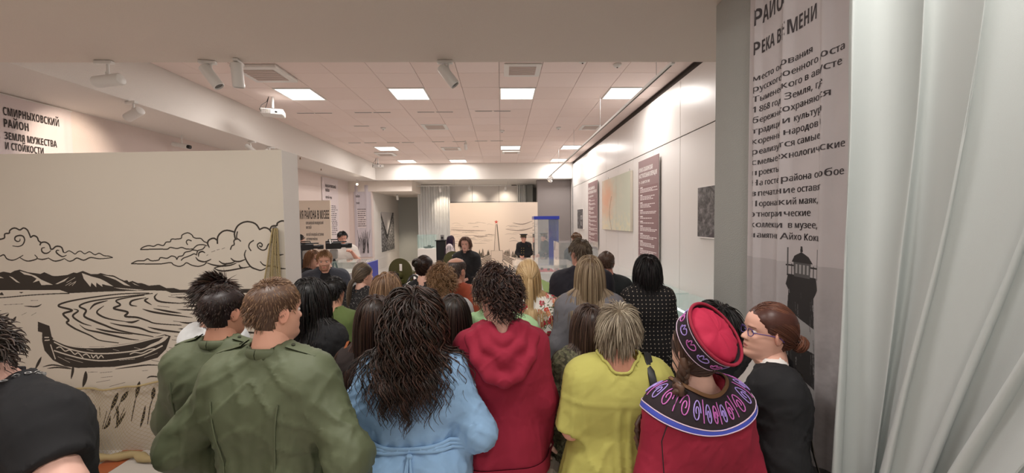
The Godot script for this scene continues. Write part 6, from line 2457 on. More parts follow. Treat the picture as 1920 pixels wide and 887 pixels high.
# strap laid over a person's top; returns points and normals in world space
func strap_over(ctx: Dictionary, pts: Array, lift := 0.016) -> Array:
	var out := []
	var root: Node3D = ctx.root
	for p in pts:
		var q := snap(ctx.top, p * ctx.s, lift)
		out.append(root.transform * q)
		out.append(root.transform.basis * field_normal(ctx.top, q))
	return out

func build_people() -> void:
	skin_mat = mat("skin", Color.WHITE, 0.5)
	skin_mat.vertex_color_use_as_albedo = true
	hair_mat = mat("hair", Color.WHITE, 0.45)
	hair_mat.vertex_color_use_as_albedo = true
	var sb := [[Vector3(0, 0.05, 0.06), Vector3(0, 0.045, -0.13), 0.04, 0.034], [Vector3(0, 0.09, 0.03), Vector3(0, 0.05, -0.02), 0.042, 0.04]]
	shoe_mesh = field_mesh(sb, 0.012, 0.02, [[Vector3(0, 0.002, 0), Vector3.DOWN]]).mesh()
	var t0 := Time.get_ticks_msec()
	people_front()
	print("front ", Time.get_ticks_msec() - t0)
	people_middle()
	print("middle ", Time.get_ticks_msec() - t0)
	people_far()
	print("far ", Time.get_ticks_msec() - t0)

const BLACK_HAIR := {"col": Color(0.055, 0.045, 0.043), "col2": Color(0.13, 0.105, 0.095)}
const DARK_HAIR := {"col": Color(0.13, 0.085, 0.065), "col2": Color(0.26, 0.17, 0.125)}

func hr(base: Dictionary, more: Dictionary) -> Dictionary:
	var o := base.duplicate()
	o.merge(more, true)
	return o

func people_front() -> void:
	var olive := cloth_mat("olive_jacket", rgb(92, 100, 74), 0.6, 0.15)
	var navy := cloth_mat("navy_trousers", rgb(38, 42, 54), 0.9)
	var dark := cloth_mat("black_trousers", rgb(34, 34, 36), 0.9)
	var black := cloth_mat("black_cloth", rgb(24, 24, 27), 0.85)
	# two cadets in olive flight jackets
	var brown := {"col": rgb(96, 70, 52), "col2": rgb(150, 118, 88)}
	var g1 := person({"at": Vector3(-0.898, 1.787, -1.500), "label": "young man in an olive jacket, hands on hips, seen from behind, brown hair", "yaw": -8, "turn": -24, "w": 0.99, "left": "akimbo", "right": "akimbo", "skin": rgb(224, 170, 146), "cell": 0.0115,
		"wear": [{"n": "trousers", "kind": "trousers", "m": olive, "e": 0.022}, {"n": "jacket", "kind": "top", "m": olive, "e": 0.03, "e_arm": 0.026, "hem": 0.88, "neck": 0.064, "hang": 0.010, "crumple": 0.009, "fc": 4.2}],
		"hair": [hr(brown, {"thick": 0.011, "len": 0.016, "locks": 2000, "r": 0.0019, "grav": 0.14, "rise": 0.14, "messy": 0.16, "nape": 0.05}), hr(brown, {"thick": 0.003, "len": 0.012, "locks": 900, "r": 0.0013, "grav": 0.3, "rise": 0.08, "messy": 0.1, "nape": 0.0})]})
	jacket_details(g1, olive)
	var g2 := person({"at": Vector3(-1.319, 1.715, -1.820), "label": "young man in an olive jacket with short dark hair, before the mural", "yaw": -4, "turn": -12, "w": 1.0, "skin": rgb(206, 150, 124),
		"wear": [{"n": "trousers", "kind": "trousers", "m": olive, "e": 0.02}, {"n": "jacket", "kind": "top", "m": olive, "e": 0.028, "hem": 0.86, "neck": 0.062, "hang": 0.008, "crumple": 0.008, "fc": 4.2}],
		"hair": [hr(DARK_HAIR, {"thick": 0.010, "len": 0.014, "locks": 1700, "r": 0.0019, "grav": 0.15, "rise": 0.15, "messy": 0.16, "nape": 0.06}), hr(DARK_HAIR, {"thick": 0.002, "len": 0.009, "locks": 700, "r": 0.0012, "grav": 0.3, "rise": 0.08, "messy": 0.1})]})
	jacket_details(g2, olive)
	person({"at": Vector3(-1.664, 1.695, -2.250), "label": "person in a white shirt with spiky dark hair, behind the olive jackets", "yaw": -20, "turn": 20, "fem": true,
		"wear": [{"n": "trousers", "kind": "trousers", "m": dark}, {"n": "shirt", "kind": "top", "m": cloth_mat("white_shirt", rgb(222, 224, 224)), "e": 0.02, "sleeve": 1.0, "e_end": 0.02, "hem": 0.84}],
		"hair": [hr(DARK_HAIR, {"thick": 0.018, "len": 0.07, "locks": 500, "r": 0.004, "grav": 0.05, "rise": 0.7, "messy": 0.5, "crown": Vector3(0.03, 0.21, -0.03)})]})
	# woman with loose dark waves in a light blue tied dress
	var blue := cloth_mat("blue_dress", rgb(146, 184, 222), 0.85, 0.35, 45.0)
	var bd := person({"at": Vector3(-0.415, 1.678, -1.760), "label": "woman in a light blue dress tied at the back, long wavy dark brown hair", "fem": true, "w": 1.2, "yaw": 2, "left": "wide", "right": "wide", "hips": 1.16, "belly": 1.12, "hair_top": 0.03, "cell": 0.0115,
		"wear": [{"n": "dress", "kind": "top", "m": blue, "e": 0.018, "e_arm": 0.028, "sleeve": 1.75, "e_end": 0.03, "hem": 0.5, "flare": 0.07, "hang": 0.008, "crumple": 0.006, "fh": 8.0, "neck": 0.07, "shape": waist_tuck}],
		"hair": [hr(DARK_HAIR, {"col2": rgb(74, 48, 36), "thick": 0.044, "len": 0.40, "locks": 1700, "r": 0.0046, "flat": 0.6, "grav": 0.3, "rise": 0.4, "curl": 0.013, "freq": 58.0, "wave": true, "messy": 0.07, "seg": 26})]})
	dress_ties(bd, blue)
	# curly man in a raspberry hoodie
	var hood := cloth_mat("hoodie_red", rgb(148, 28, 54), 0.9, 0.3, 40.0)
	var hm := person({"at": Vector3(-0.008, 1.765, -1.900), "label": "man in a raspberry red hooded sweatshirt with dark curly hair", "yaw": 4, "turn": 42, "w": 0.92, "skin": rgb(232, 186, 168), "hair_top": 0.03, "left": "down", "right": "down", "cell": 0.0115,
		"wear": [{"n": "jeans", "kind": "trousers", "m": navy, "e": 0.022}, {"n": "sweatshirt", "kind": "top", "m": hood, "e": 0.022, "e_arm": 0.018, "hem": 0.80, "hang": 0.006, "crumple": 0.003, "fc": 4.5, "flare": 0.02, "neck": 0.066}],
		"hair": [hr(DARK_HAIR, {"col": rgb(38, 26, 22), "col2": rgb(86, 58, 46), "thick": 0.024, "len": 0.075, "locks": 1000, "r": 0.0032, "grav": 0.12, "rise": 0.9, "curl": 0.009, "freq": 130.0, "messy": 0.4, "seg": 11})]})
	hood_shape(hm, hood)
	# woman in a yellow-green blouse
	var lime := cloth_mat("lime_blouse", rgb(188, 183, 98), 0.85, 0.3, 40.0)
	var grey_hair := {"col": rgb(112, 98, 80), "col2": rgb(196, 184, 162)}
	var lw := person({"at": Vector3(0.542, 1.589, -1.780), "label": "woman in a yellow-green blouse with short grey-blond hair and glasses pushed up", "fem": true, "w": 1.16, "yaw": -6, "turn": -28, "skin": rgb(230, 170, 148), "belly": 1.15, "left": "front", "right": "front", "neck": 1.1, "cell": 0.0115,
		"wear": [{"n": "trousers", "kind": "trousers", "m": dark}, {"n": "blouse", "kind": "top", "m": lime, "e": 0.036, "e_arm": 0.04, "sleeve": 1.0, "e_end": 0.05, "hem": 0.70, "flare": 0.05, "hang": 0.013, "crumple": 0.002, "fh": 7.0, "neck": 0.088, "neck_z": 0.0, "shape": back_pleat}],
		"hair": [hr(grey_hair, {"thick": 0.024, "len": 0.085, "locks": 1500, "r": 0.0026, "flat": 0.5, "grav": 0.24, "rise": 0.16, "messy": 0.12, "nape": 0.02})]})
	spectacles(lw, rgb(40, 36, 36), 0.205, 0.03, 0.5)
	neck_binding(lw, 0.091, lime)
	var sp := strap_over(lw, [Vector3(0.11, 1.3, -0.14), Vector3(0.125, 1.42, -0.06), Vector3(0.13, 1.47, 0.02), Vector3(0.14, 1.4, 0.1), Vector3(0.17, 1.28, 0.13), Vector3(0.2, 1.12, 0.12), Vector3(0.22, 0.98, 0.08)])
	bag("black shoulder bag of the woman in the yellow-green blouse", Vector3(lw.root.position.x + 0.33, 0.95, lw.root.position.z + 0.02), 1.4, Vector3(0.3, 0.26, 0.1), cloth_mat("black_leather", rgb(26, 25, 26), 0.4), sp, 0.035)
	robe_woman()
	# woman with spectacles and a bun, black jacket over a white blouse
	var au := {"col": rgb(84, 50, 38), "col2": rgb(128, 82, 62)}
	var bw := person({"at": Vector3(1.189, 1.623, -1.660), "label": "woman in profile with purple spectacles, brown bun and black jacket over white", "fem": true, "w": 1.12, "yaw": 62, "turn": 18, "nod": 6, "skin": rgb(228, 176, 156), "brow": rgb(120, 84, 66), "belly": 1.15, "hair_top": 0.012, "neck": 1.1, "head": 1.03, "cell": 0.0115,
		"wear": [{"n": "trousers", "kind": "trousers", "m": dark}, {"n": "blouse", "kind": "top", "m": cloth_mat("white_blouse", rgb(232, 228, 224)), "e": 0.012, "sleeve": 0.6, "hem": 0.8, "hang": 0.003, "crumple": 0.003, "neck": 0.06}, {"n": "jacket", "kind": "top", "m": black, "e": 0.03, "hem": 0.62, "flare": 0.04, "hang": 0.007, "crumple": 0.007, "neck": 0.10, "open": 0.10}],
		"hair": [hr(au, {"thick": 0.010, "len": 0.26, "locks": 1300, "r": 0.0022, "gather": Vector3(0.0, 0.085, 0.105), "rise": 0.1, "messy": 0.06, "seg": 14, "bun": Vector3(0, 0.08, 0.128), "bun_r": 0.034})]})
	spectacles(bw, rgb(78, 56, 128))
	var hb := MB.new()
	for i in 7:
		rod(hb, bw.T * Vector3(-0.03 + i * 0.01, 0.1 + 0.006 * sin(i), 0.105), bw.T * Vector3(-0.03 + i * 0.01, 0.085, 0.12), 0.003, 5)
	obj("hair_clip", hb, mat("clip_dark", rgb(40, 30, 30), 0.3), bw.root).set_meta("kind", "stuff")
	var sb := strap_over(bw, [Vector3(0.16, 1.36, -0.1), Vector3(0.19, 1.44, 0.0), Vector3(0.15, 1.36, 0.1), Vector3(0.08, 1.2, 0.14), Vector3(-0.02, 1.05, 0.15), Vector3(-0.12, 0.95, 0.13)])
	bag("dark bag on a brown-grey strap of the woman in the black jacket", bw.root.transform * Vector3(-0.32, 0.93, 0.02), bw.root.rotation.y + 0.6, Vector3(0.26, 0.22, 0.08), cloth_mat("strap_brown", rgb(74, 66, 54), 0.6), sb, 0.045)
	# person with black hair just behind the hat
	person({"at": Vector3(1.183, 1.537, -2.050), "label": "person with a round black hairdo in black, between the red hat and spectacled woman", "fem": true, "w": 1.0, "yaw": 5, "hair_top": 0.03,
		"wear": [{"n": "trousers", "kind": "trousers", "m": dark}, {"n": "jumper", "kind": "top", "m": black, "e": 0.02, "hem": 0.8}],
		"hair": [hr(BLACK_HAIR, {"thick": 0.034, "len": 0.115, "locks": 1300, "r": 0.0032, "grav": 0.3, "rise": 0.12, "messy": 0.04})]})
	# man looking down at the edge of the frame
	var bt := person({"at": Vector3(-1.56, 1.82, -1.2), "label": "man in a black T-shirt with a silver chain, looking down, dark curly hair", "yaw": 160, "nod": -24, "turn": -44, "w": 1.22, "belly": 1.15, "skin": rgb(232, 184, 168), "hair_top": 0.03, "left": "hold", "right": "hold", "shut": true, "head_off": Vector3(-0.05, -0.03, -0.04), "cell": 0.0115,
		"wear": [{"n": "trousers", "kind": "trousers", "m": dark}, {"n": "t_shirt", "kind": "top", "m": black, "e": 0.026, "sleeve": 0.62, "e_end": 0.032, "hem": 0.82, "hang": 0.006, "crumple": 0.004, "neck": 0.08, "neck_z": -0.02}],
		"hair": [hr(DARK_HAIR, {"col": rgb(36, 28, 24), "col2": rgb(74, 56, 46), "thick": 0.02, "len": 0.036, "locks": 1500, "r": 0.0028, "grav": 0.12, "rise": 0.7, "curl": 0.006, "freq": 90.0, "messy": 0.5, "seg": 8})]})
	var ch := MB.new()
	for i in 64:
		var a := TAU * i / 64.0
		var p := snap(bt.top, Vector3(sin(a) * 0.095, 1.48 - 0.10 * maxf(0.0, -cos(a)) * 1.6, cos(a) * 0.10 - 0.02) * bt.s, 0.004)
		var lk := PackedVector3Array()
		var lr := PackedFloat32Array()
		var tang := Vector3(cos(a), 0.15 * signf(sin(a)), -sin(a)).normalized()
		var nn := field_normal(bt.top, p)
		var up := nn.cross(tang) if i % 2 == 0 else nn
		for j in 9:
			var q := TAU * j / 8.0
			lk.append(p + tang * cos(q) * 0.0085 + up * sin(q) * 0.005)
			lr.append(0.0017)
		add_tube(ch, lk, lr, 5, false)
	obj("chain_necklace", ch, mats.steel, bt.root).set_meta("kind", "stuff")

func waist_tuck(m: MB, ctx: Dictionary) -> void:
	# the dress is drawn in by its ties at the waist
	var s: float = ctx.s
	for i in m.v.size():
		var p := m.v[i]
		if absf(p.x) < 0.19 * s + 0.05:
			var k := 0.10 * exp(-pow((p.y - 1.075 * s) / 0.045, 2.0))
			m.v[i] = Vector3(p.x * (1.0 - k), p.y, p.z * (1.0 - k))
			m.v[i].z += 0.005 * sin(p.x * 90.0) * exp(-pow((p.y - 1.08 * s) / 0.07, 2.0)) * signf(p.z)

func back_pleat(m: MB, ctx: Dictionary) -> void:
	var s: float = ctx.s
	m.normals()
	for i in m.v.size():
		var p := m.v[i]
		if p.z > 0.0:
			var t := smoothstep(1.31 * s, 1.25 * s, p.y)
			m.v[i] += m.n[i] * t * (0.009 * exp(-pow((absf(p.x) - 0.022) / 0.010, 2.0)) - 0.010 * exp(-pow(p.x / 0.011, 2.0)))
			m.v[i] += m.n[i] * 0.004 * exp(-pow((p.y - 1.31 * s) / 0.008, 2.0))
	m.n = PackedVector3Array()

func jacket_details(ctx: Dictionary, m: Material) -> void:
	var s: float = ctx.s
	collar_ring(ctx, 1.484, 0.069, 0.012, m, "collar")
	var sh: float = ctx.J.sh / s
	for sx in [-1.0, 1.0]:
		var q := MB.new()
		var pts := []
		for i in 7:
			pts.append(Vector3(sx * lerpf(0.075, sh + 0.03, i / 6.0), 1.50, 0.02) * s)
		wrapped(q, ctx.top, pts, 0.042, 0.005, 0.001)
		var e := obj("epaulette", q, m, ctx.root)
		obj("button", rodm(snap(ctx.top, pts[1], 0.004), snap(ctx.top, pts[1], 0.010), 0.007, 10), mat("olive_button", rgb(52, 56, 42), 0.4), e)
		# stitched back seam
		var sm := MB.new()
		var line := []
		for i in 12:
			line.append(Vector3(sx * (0.135 - 0.004 * i), 1.36 - i * 0.04, 0.2) * s)
		wrapped(sm, ctx.top, line, 0.006, 0.004, 0.004)
		obj("seam", sm, m, ctx.root)

func dress_ties(ctx: Dictionary, m: Material) -> void:
	var s: float = ctx.s
	var top: Array = ctx.top
	for k in 3:
		var q := MB.new()
		var pts := []
		for i in 15:
			var a := lerpf(-1.3, 1.3, i / 14.0)
			var p := shot(top, Vector3(0, (1.075 + (k - 1) * 0.02 - 0.014 * cos(a * 1.2) * (k - 1)) * s, 0), Vector3(sin(a), 0, cos(a)), -0.012)
			pts.append(p)
		var nr := []
		for p in pts:
			nr.append(field_normal(top, p))
		add_ribbon(q, pts, nr, 0.016, 0.010)
		obj("waist_tie", q, m, ctx.root)
	var kn := shot(top, Vector3(0, 1.06 * s, 0), Vector3(0.02, 0, 1), 0.006)
	var b := MB.new()
	add_bev(b, Vector3(0.03, 0.024, 0.02), 0.008, kn)
	var knot := obj("bow_knot", b, m, ctx.root)
	for sx in [-1.0, 1.0]:
		for v in 2:
			var lp := PackedVector3Array()
			var rr := PackedFloat32Array()
			if v == 0:
				for i in 13:
					var t := i / 12.0
					var x: float = sx * 0.032 * sin(PI * t) * (1.0 if i < 7 else 0.45)
					lp.append(shot(top, Vector3(0, kn.y - 0.15 * sin(PI * t * 0.98) * s, 0), Vector3(kn.x + x + sx * 0.008, 0, 0.25), 0.007))
					rr.append(0.0042)
			else:
				for i in 9:
					var t := i / 8.0
					lp.append(shot(top, Vector3(0, kn.y - 0.25 * t * s, 0), Vector3(kn.x + sx * (0.006 + 0.012 * t) + 0.004 * sin(t * 7.0), 0, 0.25), 0.008))
					rr.append(0.004)
			var lm := MB.new()
			add_tube(lm, lp, rr, 6)
			obj("bow_loop" if v == 0 else "bow_tail", lm, m, knot)

func hood_shape(ctx: Dictionary, m: Material) -> void:
	var s: float = ctx.s
	var B := []
	var add_path := func(pts: Array, r0: float, r1: float) -> void:
		for i in pts.size() - 1:
			var t0 := float(i) / (pts.size() - 1)
			var t1 := float(i + 1) / (pts.size() - 1)
			B.append([pts[i] * s, pts[i + 1] * s, lerpf(r0, r1, t0), lerpf(r0, r1, t1)])
	for sx in [-1.0, 1.0]:
		# outer roll of the hood, from the front of the neck round to the low back
		add_path.call([Vector3(sx * 0.075, 1.45, -0.08), Vector3(sx * 0.125, 1.475, -0.01), Vector3(sx * 0.15, 1.455, 0.08), Vector3(sx * 0.125, 1.375, 0.145), Vector3(sx * 0.07, 1.305, 0.17), Vector3(0, 1.28, 0.175)], 0.024, 0.030)
		add_path.call([Vector3(sx * 0.09, 1.505, 0.0), Vector3(sx * 0.105, 1.49, 0.075), Vector3(sx * 0.08, 1.43, 0.135), Vector3(0, 1.385, 0.165)], 0.020, 0.026)
		add_path.call([Vector3(sx * 0.06, 1.51, 0.06), Vector3(sx * 0.035, 1.465, 0.115), Vector3(0, 1.45, 0.13)], 0.022, 0.026)
	B.append([Vector3(-0.06, 1.35, 0.135) * s, Vector3(0.06, 1.35, 0.135) * s, 0.045, 0.045])
	var q := field_mesh(B, 0.0085, 0.009, [], [[Vector3(0, 1.47, -0.01) * s, Vector3(0, 1.75, -0.05) * s, 0.058]])
	crease(q, 0.0, 0.004, 4.0, 1.5, 1.2, 9.0, 5.0)
	obj("hood", q, m, ctx.root)
	# ribbed hem
	var rib := MB.new()
	var pts := []
	for i in 48:
		var a := TAU * i / 48.0
		pts.append(Vector3(sin(a) * 0.26, 0.815 * s, cos(a) * 0.24))
	wrapped(rib, ctx.top, pts, 0.07, 0.004, 0.006, true)
	obj("ribbed_hem", rib, m, ctx.root)
	for k in ["l", "r"]:
		var W: Vector3 = ctx.J["wr_" + k]
		var E: Vector3 = ctx.J["el_" + k]
		var d := (W - E).normalized()
		obj("cuff", rodm(W - d * 0.07, W + d * 0.004, 0.05, 14, 0.042), m, ctx.root)

func robe_woman() -> void:
	var red := cloth_mat("robe_red", rgb(150, 24, 52), 0.8, 0.25, 40.0)
	var dk := cloth_mat("collar_dark", rgb(40, 28, 34), 0.85, 0.3, 50.0)
	var braid := {"col": rgb(58, 40, 32), "col2": rgb(104, 76, 60)}
	var c := person({"at": Vector3(0.744, 1.602, -1.440), "label": "woman in a raspberry robe with an embroidered dark collar and matching hat", "fem": true, "w": 0.95, "yaw": 14, "turn": 10, "nod": 8, "skin": rgb(230, 184, 166), "hair_top": 0.0, "neck": 1.0, "cell": 0.011,
		"wear": [{"n": "trousers", "kind": "trousers", "m": mats.black_trousers}, {"n": "robe", "kind": "top", "m": red, "e": 0.03, "e_arm": 0.04, "e_end": 0.05, "sleeve": 1.9, "hem": 0.42, "flare": 0.10, "hang": 0.010, "crumple": 0.003, "neck": 0.088, "fh": 7.0}],
		"hair": [hr(braid, {"thick": 0.006, "len": 0.2, "locks": 900, "r": 0.002, "gather": Vector3(-0.078, 0.055, 0.03), "rise": 0.06, "messy": 0.05, "seg": 12})]})
	var top: Array = c.top
	var s: float = c.s
	var C := Vector3(0, 1.33, 0.01) * s
	# collar: a yoke laid over the shoulders
	var edge_y := func(a: float) -> float:   # elevation of the lower edge round the body, angle 0 = back
		return 0.30 - 0.20 * pow(absf(cos(a)), 1.5)
	var at := func(a: float, t: float, lift: float) -> Vector3:
		var el := lerpf(1.02, edge_y.call(a), t)
		return shot(top, C, Vector3(sin(a) * cos(el), sin(el), cos(a) * cos(el)), lift)
	var yk := MB.new()
	var na := 64
	var nt := 12
	for j in nt:
		for i in na:
			yk.v.append(at.call(TAU * i / na, float(j) / (nt - 1), 0.006 if j > 0 else 0.002))
	for j in nt - 1:
		for i in na:
			var i2 := (i + 1) % na
			yk.quad(j * na + i, j * na + i2, (j + 1) * na + i2, (j + 1) * na + i)
	yk.normals()
	var collar := obj("collar", yk, dk, c.root)
	var band := func(t: float, w: float, col: Color, called: String, th: float) -> void:
		var q := MB.new()
		var ps := []
		var ns := []
		for i in 72:
			var p: Vector3 = at.call(TAU * i / 72.0, t, 0.007)
			ps.append(p)
			ns.append(field_normal(top, p))
		add_ribbon(q, ps, ns, w, th, true)
		obj(called, q, mat("trim_" + col.to_html(false), col, 0.6), collar)
	band.call(0.0, 0.014, rgb(120, 84, 52), "neck_binding", 0.004)
	band.call(0.90, 0.020, rgb(70, 84, 190), "blue_band", 0.002)
	band.call(0.84, 0.004, rgb(226, 200, 220), "white_piping", 0.003)
	band.call(0.97, 0.004, rgb(226, 200, 220), "white_piping", 0.003)
	# scroll embroidery
	var pink := mat("embroidery_pink", rgb(206, 110, 190), 0.6)
	var lilac := mat("embroidery_lilac", rgb(176, 150, 226), 0.6)
	var n := 11
	for i in n:
		var a0 := TAU * (i + 0.5) / n
		for side in [-1.0, 1.0]:
			var ps := PackedVector3Array()
			var rr := PackedFloat32Array()
			for k in 26:
				var th := k * 0.42
				var rad := 0.30 * (1.0 - k / 30.0)
				var ua: float = side * (0.34 + rad * cos(th) * 0.9)
				var ut: float = 0.46 - rad * sin(th) * 1.0
				ps.append(at.call(a0 + ua * TAU / n * 0.62, clampf(ut, 0.08, 0.8), 0.0085))
				rr.append(0.0022)
			var q := MB.new()
			add_tube(q, ps, rr, 5)
			obj("scroll", q, pink if (i % 2 == 0) == (side > 0) else lilac, collar)
		var st := PackedVector3Array()
		var sr := PackedFloat32Array()
		for k in 8:
			st.append(at.call(a0 + TAU / n * 0.5, 0.12 + 0.08 * k, 0.0085))
			sr.append(0.002)
		var q2 := MB.new()
		add_tube(q2, st, sr, 5)
		obj("stem_stitch", q2, pink, collar)
	# hat: dark embroidered band, red crown
	var T: Transform3D = c.T
	var hat := thing("embroidered_hat", "raspberry brimless hat with a dark embroidered band, on the robed woman", "hat")
	hat.transform = c.root.transform * T.orthonormalized() * Transform3D(Basis(Vector3.RIGHT, 0.76) * Basis(Vector3.BACK, -0.06), Vector3(0, 0.138, 0.004)) * Transform3D(Basis(), Vector3(0, 0.034, 0))
	hat.scale = Vector3.ONE * 0.98
	var sx := 1.0
	var sz := 1.12
	var bm := MB.new()
	add_lathe(bm, [[0.094, -0.025], [0.0985, -0.025], [0.104, 0.02], [0.111, 0.062], [0.108, 0.066], [0.104, 0.062], [0.098, 0.02], [0.092, -0.02]], 56, Transform3D(), sx, sz)
	obj("band", bm, dk, hat)
	var tri := MB.new()
	var tp := PackedVector3Array()
	var trr := PackedFloat32Array()
	for i in 57:
		var a := TAU * i / 56.0
		tp.append(Vector3(cos(a) * 0.1095 * sx, 0.066, sin(a) * 0.1095 * sz))
		trr.append(0.006)
	add_tube(tri, tp, trr, 8, false)
	obj("rim_roll", tri, red, hat)
	var cr := MB.new()
	add_lathe(cr, [[0.1, 0.02], [0.1, 0.045], [0.096, 0.062], [0.084, 0.074], [0.058, 0.083], [0.028, 0.087], [0.0005, 0.088]], 56, Transform3D(), sx, sz)
	for i in cr.v.size():
		var p := cr.v[i]
		var f := 0.006 * fold_noise.get_noise_3d(p.x * 24.0, 2.0, p.z * 24.0) - 0.004 * exp(-pow(p.x / 0.004, 2.0)) * smoothstep(0.06, 0.1, p.y)
		cr.v[i] += Vector3(p.x, 0.06, p.z).normalized() * (f + 0.006 * (1.0 - 2.0 * absf(fine_noise.get_noise_3d(p.x * 14.0, 7.0, p.z * 14.0))) - 0.003)
	obj("crown", cr, cloth_mat("hat_red", rgb(184, 26, 66), 0.75, 0.3, 50.0), hat)
	var pp := MB.new()
	for yy in [-0.018, 0.052]:
		var lp := PackedVector3Array()
		var lr := PackedFloat32Array()
		for i in 57:
			var a := TAU * i / 56.0
			var r: float = lerpf(0.0990, 0.1095, (yy + 0.025) / 0.087) + 0.001
			lp.append(Vector3(cos(a) * r * sx, yy, sin(a) * r * sz))
			lr.append(0.0016)
		add_tube(pp, lp, lr, 5, false)
	obj("piping", pp, mat("piping_white", rgb(226, 200, 220), 0.6), hat).set_meta("kind", "stuff")
	for i in 12:
		var a0 := TAU * i / 12.0
		var ps := PackedVector3Array()
		var rr := PackedFloat32Array()
		for k in 28:
			var t := k / 27.0
			var th := t * 7.5
			var rad := 0.024 * (1.0 - t * 0.8)
			var ua := 0.26 * (1.0 - t) * -1.0 + (rad * cos(th)) / 0.1
			var y := 0.017 + rad * sin(th) * 0.95
			if t < 0.15:
				y = 0.017 + 0.02 * sin(t * 20.0)
			var r: float = lerpf(0.0990, 0.1095, (y + 0.025) / 0.087) + 0.0012
			ps.append(Vector3(cos(a0 + ua) * r * sx, y, sin(a0 + ua) * r * sz))
			rr.append(0.0022)
		var q := MB.new()
		add_tube(q, ps, rr, 5)
		obj("scroll", q, [pink, lilac][i % 2], hat)
	# braid over the shoulder, and a thin headset cable
	var bp := PackedVector3Array()
	for q in [Vector3(-0.075, 0.10, 0.03), Vector3(-0.085, 0.05, 0.03), Vector3(-0.09, 0.0, 0.028)]:
		bp.append(T * q)
	for i in 9:
		bp.append(snap(top, Vector3(-0.125 - 0.006 * i, 1.46 - 0.055 * i, 0.03 - 0.012 * i) * s, 0.022))
	obj("braid", braid_mesh(bp, 0.024, braid.col, braid.col2), hair_mat, c.root)
	var cb := MB.new()
	var cp := PackedVector3Array()
	var crr := PackedFloat32Array()
	for q in [T * Vector3(-0.05, 0.06, -0.08), T * Vector3(-0.085, 0.075, -0.03), T * Vector3(-0.09, 0.04, 0.02), snap(top, Vector3(-0.15, 1.44, 0.05) * s, 0.02), snap(top, Vector3(-0.2, 1.33, 0.06) * s, 0.02), snap(top, Vector3(-0.22, 1.1, 0.08) * s, 0.01)]:
		cp.append(q)
		crr.append(0.002)
	add_tube(cb, cp, crr, 6)
	obj("headset_cable", cb, mats.black_plastic, c.root)

